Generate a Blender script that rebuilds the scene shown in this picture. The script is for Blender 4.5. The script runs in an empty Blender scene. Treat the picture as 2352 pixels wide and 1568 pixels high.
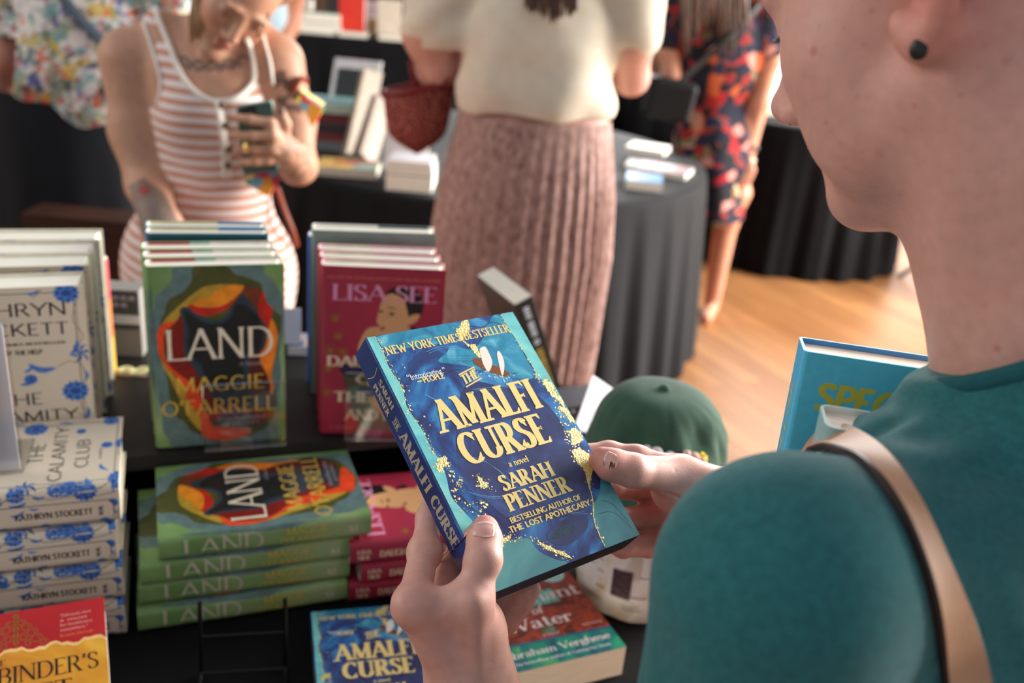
import bpy, bmesh, math, random
import numpy as np
from mathutils import Vector, Matrix
try:
    import openvdb as vdb
except ImportError:
    import pyopenvdb as vdb

S = bpy.context.scene
COL = S.collection
R_ = math.radians

def lin(r, g, b, a=1.0):
    """sRGB 0-255 -> linear RGBA"""
    f = lambda c: (c / 255) / 12.92 if c / 255 <= 0.04045 else ((c / 255 + 0.055) / 1.055) ** 2.4
    return (f(r), f(g), f(b), a)

# ---------------------------------------------------------------- camera
FPX, PITCH, ROLL, HC = 2200.0, 0.39, 0.091, 1.50
W_, H_ = 2352.0, 1568.0
CAM_ROT = np.array(Matrix.Rotation(math.pi / 2 - PITCH, 3, 'X') @ Matrix.Rotation(ROLL, 3, 'Z'))
cam_d = bpy.data.cameras.new('camera')
cam = bpy.data.objects.new('camera', cam_d)
COL.objects.link(cam)
cam.location = (0, 0, HC)
cam.rotation_euler = Matrix(CAM_ROT.tolist()).to_euler()
cam_d.sensor_width = 36.0
cam_d.lens = FPX / W_ * 36.0
cam_d.clip_start = 0.05
cam_d.dof.use_dof = True
cam_d.dof.focus_distance = 0.675
cam_d.dof.aperture_fstop = 4.9
S.camera = cam

# ---------------------------------------------------------------- world + exposure
S.view_settings.view_transform = 'Standard'
S.view_settings.look = 'None'
S.view_settings.gamma = 1.0
S.view_settings.exposure = 0.24
S.view_settings.use_curve_mapping = False
world = bpy.data.worlds.new('world')
S.world = world
world.use_nodes = True
_n = world.node_tree.nodes
_n['Background'].inputs[0].default_value = (0.86, 0.92, 1.0, 1)
_n['Background'].inputs[1].default_value = 0.36

# ---------------------------------------------------------------- daylight through the windows, plus a weak left fill
def area(name, loc, target, sx, sy, energy, col):
    l = bpy.data.lights.new(name, 'AREA')
    l.shape = 'RECTANGLE'; l.size = sx; l.size_y = sy; l.energy = energy; l.color = col
    o = bpy.data.objects.new(name, l); COL.objects.link(o)
    o.location = loc
    o.rotation_euler = (Vector(target) - Vector(loc)).to_track_quat('-Z', 'Y').to_euler()
    return o
area('window_light_right', (4.6, 4.2, 2.5), (0.0, 1.2, 0.9), 2.6, 2.2, 560, (1.0, 0.97, 0.92))
area('window_light_back', (1.6, 8.6, 2.6), (0.2, 1.5, 0.9), 3.4, 2.2, 340, (1.0, 0.98, 0.95))
area('window_light_side', (5.5, 2.3, 1.8), (0.0, 1.2, 1.0), 1.8, 2.2, 300, (1.0, 0.95, 0.88))
area('window_light_left', (-4.2, 1.0, 2.8), (0.0, 1.2, 1.0), 2.2, 2.0, 50, (1.0, 0.93, 0.85))  # added front-left fill; the left wall has no window
# ---------------------------------------------------------------- layout helpers (a picture ray meets a plane of the room)
def ray(x, y):
    return CAM_ROT @ np.array([(x - W_ / 2) / FPX, (H_ / 2 - y) / FPX, -1.0])
def atz(x, y, z):
    d = ray(x, y); t = (z - HC) / d[2]
    return np.array([d[0] * t, d[1] * t, z])
def aty(x, y, Y):
    d = ray(x, y); t = Y / d[1]
    return np.array([d[0] * t, Y, HC + d[2] * t])
def atd(x, y, t):
    """point at depth t along the viewing axis"""
    return np.array([0, 0, HC]) + ray(x, y) * t

# ---------------------------------------------------------------- objects
def link(o, parent=None):
    COL.objects.link(o)
    if parent is not None: o.parent = parent
    return o
def tag(o, label=None, cat=None, group=None, kind=None):
    if label: o['label'] = label
    if cat: o['category'] = cat
    if group: o['group'] = group
    if kind: o['kind'] = kind
    return o
def empty(name, label=None, cat=None, loc=(0, 0, 0), rz=0, group=None):
    o = bpy.data.objects.new(name, None)
    o.empty_display_size = 0.02
    COL.objects.link(o); o.location = loc; o.rotation_euler = (0, 0, rz)
    return tag(o, label, cat, group)
def copy_tree(o, parent=None):
    c = o.copy(); COL.objects.link(c)
    if parent is not None: c.parent = parent
    for ch in list(o.children): copy_tree(ch, c)
    return c

class MB:
    """collects verts and faces with material slots, linked as ONE mesh object"""
    def __init__(s): s.v = []; s.f = []; s.m = []; s.mats = []
    def slot(s, mat):
        if mat not in s.mats: s.mats.append(mat)
        return s.mats.index(mat)
    def add(s, verts, faces, mat):
        b = len(s.v); k = s.slot(mat)
        s.v.extend([tuple(float(c) for c in p) for p in verts])
        for f in faces: s.f.append(tuple(b + i for i in f)); s.m.append(k)
    def box(s, c, d, mat, M=None):
        x, y, z = [q / 2 for q in d]
        vs = [(-x, -y, -z), (x, -y, -z), (x, y, -z), (-x, y, -z), (-x, -y, z), (x, -y, z), (x, y, z), (-x, y, z)]
        if M is not None: vs = [tuple(M @ Vector(p)) for p in vs]
        vs = [(p[0] + c[0], p[1] + c[1], p[2] + c[2]) for p in vs]
        s.add(vs, [(0, 3, 2, 1), (4, 5, 6, 7), (0, 1, 5, 4), (1, 2, 6, 5), (2, 3, 7, 6), (3, 0, 4, 7)], mat)
    def tube(s, pts, r, mat, n=8, caps=True, flat=1.0):
        pts = [Vector(p) for p in pts]
        rr = r if isinstance(r, (list, tuple)) else [r] * len(pts)
        vs = []; ref = None
        for i, p in enumerate(pts):
            t = (pts[min(i + 1, len(pts) - 1)] - pts[max(i - 1, 0)]).normalized()
            if ref is None: ref = t.orthogonal().normalized()
            ref = (ref - t * ref.dot(t)).normalized()
            bi = t.cross(ref)
            for k in range(n):
                a = 2 * math.pi * k / n
                vs.append(p + ref * math.cos(a) * rr[i] + bi * math.sin(a) * rr[i] * flat)
        fs = []
        for i in range(len(pts) - 1):
            for k in range(n):
                a, b = i * n + k, i * n + (k + 1) % n
                fs.append((a, b, b + n, a + n))
        if caps: fs += [tuple(range(n))[::-1], tuple(range((len(pts) - 1) * n, len(pts) * n))]
        s.add(vs, fs, mat)
    def lathe(s, prof, mat, n=32, c=(0, 0, 0), sx=1.0, sy=1.0, wob=None):
        vs = []; m = len(prof)
        for k in range(n):
            a = 2 * math.pi * k / n
            for j, (r, z) in enumerate(prof):
                q = r * (wob(a, z) if wob else 1)
                vs.append((c[0] + q * math.cos(a) * sx, c[1] + q * math.sin(a) * sy, c[2] + z))
        fs = []
        for k in range(n):
            for j in range(m - 1):
                a, b = k * m + j, ((k + 1) % n) * m + j
                fs.append((a, b, b + 1, a + 1))
        s.add(vs, fs, mat)
    def build(s, name, parent=None, smooth=False, auto=None):
        me = bpy.data.meshes.new(name)
        me.from_pydata(s.v, [], s.f)
        for m in s.mats: me.materials.append(m)
        me.polygons.foreach_set('material_index', s.m)
        if smooth or auto: me.polygons.foreach_set('use_smooth', [True] * len(me.polygons))
        me.update()
        o = link(bpy.data.objects.new(name, me), parent)
        if auto:
            bm = bmesh.new(); bm.from_mesh(me)
            for e in bm.edges:
                if len(e.link_faces) == 2 and e.calc_face_angle(0) > auto: e.smooth = False
            bm.to_mesh(me); bm.free()
        return o

def crom(pts, n=6, closed=False):
    """Catmull-Rom through the points"""
    P = [np.array(p, float) for p in pts]; m = len(P); out = []
    for i in range(m if closed else m - 1):
        if closed: a, b, c, d = P[i - 1], P[i], P[(i + 1) % m], P[(i + 2) % m]
        else: a, b, c, d = P[max(i - 1, 0)], P[i], P[i + 1], P[min(i + 2, m - 1)]
        for k in range(n):
            t = k / n
            out.append(0.5 * ((2 * b) + (c - a) * t + (2 * a - 5 * b + 4 * c - d) * t * t + (3 * b - a - 3 * c + d) * t ** 3))
    if not closed: out.append(P[-1])
    return out

# ---------------------------------------------------------------- materials
def mat(name, col, rough=0.6, spec=0.4, var=0.0, vscale=20.0, bump=0.0, bscale=200.0, metal=0.0, sheen=0.0, sss=0.0, coat=0.0, stretch=None):
    m = bpy.data.materials.new(name); m.use_nodes = True
    nt = m.node_tree; b = nt.nodes['Principled BSDF']
    b.inputs['Base Color'].default_value = col
    b.inputs['Roughness'].default_value = rough
    b.inputs['Specular IOR Level'].default_value = spec
    b.inputs['Metallic'].default_value = metal
    if sheen: b.inputs['Sheen Weight'].default_value = sheen
    if coat: b.inputs['Coat Weight'].default_value = coat; b.inputs['Coat Roughness'].default_value = 0.12
    if sss:
        b.inputs['Subsurface Weight'].default_value = sss
        b.inputs['Subsurface Radius'].default_value = (0.006, 0.0022, 0.0012)
        b.inputs['Subsurface Scale'].default_value = 1.0
    if var or bump:
        tc = nt.nodes.new('ShaderNodeTexCoord'); mp = nt.nodes.new('ShaderNodeMapping')
        nt.links.new(tc.outputs['Object'], mp.inputs[0])
        if stretch: mp.inputs['Scale'].default_value = stretch
    if var:
        no = nt.nodes.new('ShaderNodeTexNoise'); no.inputs['Scale'].default_value = vscale; no.inputs['Detail'].default_value = 5
        nt.links.new(mp.outputs[0], no.inputs['Vector'])
        mx = nt.nodes.new('ShaderNodeMix'); mx.data_type = 'RGBA'
        mx.inputs['A'].default_value = tuple(min(1, c * (1 - var)) for c in col[:3]) + (1,)
        mx.inputs['B'].default_value = tuple(min(1, c * (1 + var)) for c in col[:3]) + (1,)
        mr = nt.nodes.new('ShaderNodeMapRange'); mr.inputs[1].default_value = 0.3; mr.inputs[2].default_value = 0.7
        nt.links.new(no.outputs[0], mr.inputs[0]); nt.links.new(mr.outputs[0], mx.inputs['Factor'])
        nt.links.new(mx.outputs['Result'], b.inputs['Base Color'])
    if bump:
        n2 = nt.nodes.new('ShaderNodeTexNoise'); n2.inputs['Scale'].default_value = bscale; n2.inputs['Detail'].default_value = 3
        nt.links.new(mp.outputs[0], n2.inputs['Vector'])
        bp = nt.nodes.new('ShaderNodeBump'); bp.inputs['Strength'].default_value = bump; bp.inputs['Distance'].default_value = 0.002
        nt.links.new(n2.outputs[0], bp.inputs['Height']); nt.links.new(bp.outputs[0], b.inputs['Normal'])
    return m
def ramp_mat(name, stops, scale, rough=0.5, detail=4.0, distort=1.0, stretch=(1, 1, 1), spec=0.4, bump=0.0, coat=0.0, kind='noise', rot=(0, 0, 0), interp='LINEAR', coords='Object'):
    """a printed or woven pattern: noise (or wave / voronoi) through a colour ramp"""
    m = bpy.data.materials.new(name); m.use_nodes = True
    nt = m.node_tree; b = nt.nodes['Principled BSDF']
    b.inputs['Roughness'].default_value = rough; b.inputs['Specular IOR Level'].default_value = spec
    if coat: b.inputs['Coat Weight'].default_value = coat; b.inputs['Coat Roughness'].default_value = 0.15
    tc = nt.nodes.new('ShaderNodeTexCoord'); mp = nt.nodes.new('ShaderNodeMapping')
    mp.inputs['Scale'].default_value = stretch; mp.inputs['Rotation'].default_value = rot
    nt.links.new(tc.outputs[coords], mp.inputs[0])
    if kind == 'wave':
        t = nt.nodes.new('ShaderNodeTexWave'); t.inputs['Distortion'].default_value = distort; t.inputs['Detail'].default_value = detail
        out = t.outputs['Fac']
    elif kind == 'voronoi':
        t = nt.nodes.new('ShaderNodeTexVoronoi'); out = t.outputs['Color']
    else:
        t = nt.nodes.new('ShaderNodeTexNoise'); t.inputs['Detail'].default_value = detail; t.inputs['Distortion'].default_value = distort
        out = t.outputs['Fac']
    t.inputs['Scale'].default_value = scale
    nt.links.new(mp.outputs[0], t.inputs['Vector'])
    r = nt.nodes.new('ShaderNodeValToRGB'); r.color_ramp.interpolation = interp
    e = r.color_ramp.elements
    while len(e) < len(stops): e.new(0.5)
    for k, (p, c) in enumerate(stops): e[k].position = p; e[k].color = c
    if kind == 'voronoi':
        sp = nt.nodes.new('ShaderNodeSeparateColor'); nt.links.new(out, sp.inputs[0]); out = sp.outputs[0]
    nt.links.new(out, r.inputs[0]); nt.links.new(r.outputs[0], b.inputs['Base Color'])
    if bump:
        bp = nt.nodes.new('ShaderNodeBump'); bp.inputs['Strength'].default_value = bump; bp.inputs['Distance'].default_value = 0.002
        nt.links.new(out, bp.inputs['Height']); nt.links.new(bp.outputs[0], b.inputs['Normal'])
    return m
def emit_mat(name, col, strength):
    m = bpy.data.materials.new(name); m.use_nodes = True
    b = m.node_tree.nodes['Principled BSDF']
    b.inputs['Base Color'].default_value = col
    b.inputs['Emission Color'].default_value = col; b.inputs['Emission Strength'].default_value = strength
    return m
def clear_mat(name, tint=(1, 1, 1, 1), gloss=0.08):
    m = bpy.data.materials.new(name); m.use_nodes = True
    nt = m.node_tree; nt.nodes.remove(nt.nodes['Principled BSDF'])
    o = nt.nodes['Material Output']
    t = nt.nodes.new('ShaderNodeBsdfTransparent'); t.inputs[0].default_value = tint
    g = nt.nodes.new('ShaderNodeBsdfGlossy'); g.inputs['Roughness'].default_value = 0.08
    lw = nt.nodes.new('ShaderNodeLayerWeight'); lw.inputs[0].default_value = 0.35
    mr = nt.nodes.new('ShaderNodeMath'); mr.operation = 'MULTIPLY_ADD'; mr.inputs[1].default_value = 0.5; mr.inputs[2].default_value = gloss
    nt.links.new(lw.outputs['Fresnel'], mr.inputs[0])
    mx = nt.nodes.new('ShaderNodeMixShader')
    nt.links.new(mr.outputs[0], mx.inputs[0]); nt.links.new(t.outputs[0], mx.inputs[1]); nt.links.new(g.outputs[0], mx.inputs[2])
    nt.links.new(mx.outputs[0], o.inputs[0])
    return m
def attr_mat(name, rough=0.6, spec=0.35, bump=0.0, bscale=300.0, sss=0.0, sheen=0.0, var=0.0, vscale=60.0, coat=0.0):
    """takes its colour from the mesh's colour attribute 'pigment'"""
    m = mat(name, (0.5, 0.5, 0.5, 1), rough, spec, 0, 20, bump, bscale, sss=sss, sheen=sheen, coat=coat)
    nt = m.node_tree; b = nt.nodes['Principled BSDF']
    a = nt.nodes.new('ShaderNodeAttribute'); a.attribute_name = 'pigment'
    if var:
        tc = nt.nodes.new('ShaderNodeTexCoord')
        no = nt.nodes.new('ShaderNodeTexNoise'); no.inputs['Scale'].default_value = vscale; no.inputs['Detail'].default_value = 5
        nt.links.new(tc.outputs['Object'], no.inputs['Vector'])
        mr = nt.nodes.new('ShaderNodeMapRange'); mr.inputs[1].default_value = 0.3; mr.inputs[2].default_value = 0.7
        mr.inputs[3].default_value = 1 - var; mr.inputs[4].default_value = 1 + var
        nt.links.new(no.outputs[0], mr.inputs[0])
        mx = nt.nodes.new('ShaderNodeMix'); mx.data_type = 'RGBA'; mx.blend_type = 'MULTIPLY'; mx.inputs['Factor'].default_value = 1
        nt.links.new(a.outputs['Color'], mx.inputs['A']); nt.links.new(mr.outputs[0], mx.inputs['B'])
        nt.links.new(mx.outputs['Result'], b.inputs['Base Color'])
    else:
        nt.links.new(a.outputs['Color'], b.inputs['Base Color'])
    return m

# ---------------------------------------------------------------- one continuous body surface from blended volumes
class Blob:
    """signed distance volume: round cones, ellipsoids and boxes blended smoothly, meshed as one closed surface"""
    def __init__(s, vox): s.vox = vox; s.ops = []
    def cone(s, a, b, ra, rb, k=0.01, sub=False):
        s.ops.append(('c', np.array(a, float), np.array(b, float), ra, rb, k, sub)); return s
    def chain(s, pts, rad, k=0.01):
        for i in range(len(pts) - 1): s.cone(pts[i], pts[i + 1], rad[i], rad[i + 1], k)
        return s
    def ell(s, c, r, rot=None, k=0.01, sub=False):
        """rot: 3x3, columns = local axes"""
        Rm = np.eye(3) if rot is None else np.array(rot, float)
        s.ops.append(('e', np.array(c, float), np.array(r, float), Rm, k, sub)); return s
    def box(s, c, r, rot=None, rd=0.005, k=0.01, sub=False):
        Rm = np.eye(3) if rot is None else np.array(rot, float)
        s.ops.append(('b', np.array(c, float), np.array(r, float), Rm, rd, k, sub)); return s
    def plane(s, p, n, k=0.004):
        """cut away everything on the side n points to"""
        n = np.array(n, float); s.ops.append(('p', np.array(p, float), n / np.linalg.norm(n), k)); return s
    def bounds(s):
        lo = np.full(3, 1e9); hi = -lo
        for o in s.ops:
            if o[0] == 'c' and not o[-1]:
                for p, r in ((o[1], o[3]), (o[2], o[4])): lo = np.minimum(lo, p - r); hi = np.maximum(hi, p + r)
            if o[0] in 'eb' and not o[-1]:
                e = np.abs(o[3]) @ o[2] + (o[4] if o[0] == 'b' else 0)
                lo = np.minimum(lo, o[1] - e); hi = np.maximum(hi, o[1] + e)
        return lo - 4 * s.vox, hi + 4 * s.vox
    def field(s):
        lo, hi = s.bounds(); v = s.vox
        n = np.ceil((hi - lo) / v).astype(int) + 1
        big = 6 * v
        D = np.full(n, big, np.float32)
        ax = [np.arange(n[i], dtype=np.float32) * v + lo[i] for i in range(3)]
        for o in s.ops:
            k = o[3] if o[0] == 'p' else o[-2]
            m = k + 4 * v
            if o[0] == 'c':
                a = np.minimum(o[1] - o[3], o[2] - o[4]) - m; b = np.maximum(o[1] + o[3], o[2] + o[4]) + m
            elif o[0] in 'eb':
                e = np.abs(o[3]) @ o[2] + m + (o[4] if o[0] == 'b' else 0); a = o[1] - e; b = o[1] + e
            else: a, b = lo, hi
            i0 = np.clip(np.floor((a - lo) / v).astype(int), 0, n); i1 = np.clip(np.ceil((b - lo) / v).astype(int) + 1, 0, n)
            if np.any(i1 <= i0): continue
            sl = tuple(slice(i0[i], i1[i]) for i in range(3))
            X = ax[0][sl[0]][:, None, None]; Y = ax[1][sl[1]][None, :, None]; Z = ax[2][sl[2]][None, None, :]
            sub = False
            if o[0] == 'c':
                A, B, ra, rb = o[1], o[2], o[3], o[4]; d = B - A; L2 = max(float(d @ d), 1e-12)
                px, py, pz = X - A[0], Y - A[1], Z - A[2]
                t = np.clip((px * d[0] + py * d[1] + pz * d[2]) / L2, 0, 1)
                q = np.sqrt((px - t * d[0]) ** 2 + (py - t * d[1]) ** 2 + (pz - t * d[2]) ** 2) - (ra + t * (rb - ra)); sub = o[-1]
            elif o[0] in 'eb':
                Rm = o[3]; px, py, pz = X - o[1][0], Y - o[1][1], Z - o[1][2]
                l = [px * Rm[0, i] + py * Rm[1, i] + pz * Rm[2, i] for i in range(3)]
                if o[0] == 'e':
                    r = o[2]
                    k0 = np.sqrt(sum((l[i] / r[i]) ** 2 for i in range(3))); k1 = np.sqrt(sum((l[i] / r[i] ** 2) ** 2 for i in range(3)))
                    q = k0 * (k0 - 1) / np.maximum(k1, 1e-6)
                else:
                    g = [np.abs(l[i]) - o[2][i] for i in range(3)]
                    q = np.sqrt(sum(np.maximum(c, 0) ** 2 for c in g)) + np.minimum(np.maximum(g[0], np.maximum(g[1], g[2])), 0) - o[4]
                sub = o[-1]
            else:
                q = (X - o[1][0]) * o[2][0] + (Y - o[1][1]) * o[2][1] + (Z - o[1][2]) * o[2][2]
                sub = None
            q = q.astype(np.float32); cur = D[sl]
            if sub is None:
                h = np.maximum(k - np.abs(cur - q), 0) / max(k, 1e-6); D[sl] = np.maximum(cur, q) + h * h * k / 4
            elif sub:
                q = -q; h = np.maximum(k - np.abs(cur - q), 0) / max(k, 1e-6); D[sl] = np.maximum(cur, q) + h * h * k / 4
            else:
                h = np.maximum(k - np.abs(cur - q), 0) / max(k, 1e-6); D[sl] = np.minimum(cur, q) - h * h * k / 4
        D[0] = D[-1] = big; D[:, 0] = D[:, -1] = big; D[:, :, 0] = D[:, :, -1] = big
        return D, lo
    def mesh(s, smooth=2):
        D, lo = s.field(); v = s.vox
        g = vdb.FloatGrid(background=float(6 * v))
        g.copyFromArray(np.clip(D, -6 * v, 6 * v).astype(np.float32))
        P, Q = g.convertToQuads(0.0)
        P = P.astype(np.float64) * v + lo
        Q = Q[:, ::-1].astype(np.int64)
        e = np.concatenate([Q[:, [0, 1]], Q[:, [1, 2]], Q[:, [2, 3]], Q[:, [3, 0]]])
        cnt = np.maximum(np.bincount(e[:, 0], minlength=len(P)) + np.bincount(e[:, 1], minlength=len(P)), 1)[:, None]
        for _ in range(smooth):                         # gentle smoothing of the voxel facets
            for lam in (0.5, -0.52):
                acc = np.stack([np.bincount(e[:, 0], P[e[:, 1], i], len(P)) + np.bincount(e[:, 1], P[e[:, 0], i], len(P)) for i in range(3)], 1)
                P = P + lam * (acc / cnt - P)
        return P, Q
    def build(s, name, mat, parent=None, paint=None, smooth=2, warp=None):
        return body_mesh(name, [s.mesh(smooth)], mat, parent, paint, warp)
def vnormals(P, Q):
    n = np.cross(P[Q[:, 2]] - P[Q[:, 0]], P[Q[:, 3]] - P[Q[:, 1]]); N = np.zeros_like(P)
    for k in range(4):
        for i in range(3): N[:, i] += np.bincount(Q[:, k], n[:, i], len(P))
    return N / np.maximum(np.linalg.norm(N, axis=1), 1e-12)[:, None]
def body_mesh(name, pieces, mat, parent=None, paint=None, warp=None):
    """pieces [(P, Q)] in world space become one mesh; the object sits at its parent's origin"""
    Ps, Qs, b = [], [], 0
    for P, Q in pieces: Ps.append(P); Qs.append(Q + b); b += len(P)
    P = np.concatenate(Ps); Q = np.concatenate(Qs)
    if warp is not None: P = P + vnormals(P, Q) * warp(P)[:, None]
    off = np.array(parent.location) if parent is not None else np.zeros(3)
    me = bpy.data.meshes.new(name)
    me.vertices.add(len(P)); me.loops.add(len(Q) * 4); me.polygons.add(len(Q))
    me.vertices.foreach_set('co', (P - off).astype(np.float32).ravel())
    me.loops.foreach_set('vertex_index', Q.astype(np.int32).ravel())
    me.polygons.foreach_set('loop_start', np.arange(len(Q), dtype=np.int32) * 4)
    me.polygons.foreach_set('use_smooth', np.ones(len(Q), bool))
    me.update(calc_edges=True); me.validate()
    me.materials.append(mat)
    if paint is not None: pigment(me, paint(P))
    o = link(bpy.data.objects.new(name, me), parent); o['_pq'] = 0; del o['_pq']
    SURF[name, parent.name if parent else ''] = (P, Q)
    return o
SURF = {}
def caster(P, Q):
    """drop points on a surface along camera-independent rays: returns f(origin, direction) -> (hit, normal)"""
    from mathutils.bvhtree import BVHTree
    t = BVHTree.FromPolygons([Vector(p) for p in P], [tuple(int(i) for i in q) for q in Q])
    def f(o, d):
        h = t.ray_cast(Vector(o), Vector(nrm(d)))
        if h[0] is None: return None, None
        n = np.array(h[1])
        return np.array(h[0]), (n if n @ np.array(d) < 0 else -n)
    return f
def pigment(me, rgb):
    a = me.color_attributes.new('pigment', 'FLOAT_COLOR', 'POINT')
    c = np.ones((len(me.vertices), 4), np.float32); c[:, :3] = rgb[:, :3]
    a.data.foreach_set('color', c.ravel())

def frame(z, up=(0, 0, 1)):
    """3x3 with columns x, y, z; z along the given axis"""
    z = np.array(z, float); z /= np.linalg.norm(z); up = np.array(up, float)
    x = np.cross(up, z)
    if np.linalg.norm(x) < 1e-6: x = np.cross((1, 0, 0), z)
    x /= np.linalg.norm(x); y = np.cross(z, x)
    return np.stack([x, y, z], 1)
def nrm(v): v = np.array(v, float); return v / np.linalg.norm(v)

def vnoise(P, scale, seed=0):
    """smooth value noise in [0,1] for painting pigments"""
    q = np.asarray(P, float) * scale + seed * 17.3
    i = np.floor(q).astype(np.int64); f = q - i; f = f * f * (3 - 2 * f)
    def h(a, b, c):
        n = (a * 374761393 + b * 668265263 + c * 2147483647 + seed * 974711) & 0x7fffffff
        n = ((n ^ (n >> 13)) * 1274126177) & 0x7fffffff
        return ((n ^ (n >> 16)) & 0xffff) / 65535.0
    o = 0
    for dx in (0, 1):
        for dy in (0, 1):
            for dz in (0, 1):
                w = (f[:, 0] if dx else 1 - f[:, 0]) * (f[:, 1] if dy else 1 - f[:, 1]) * (f[:, 2] if dz else 1 - f[:, 2])
                o = o + w * h(i[:, 0] + dx, i[:, 1] + dy, i[:, 2] + dz)
    return o
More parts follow.
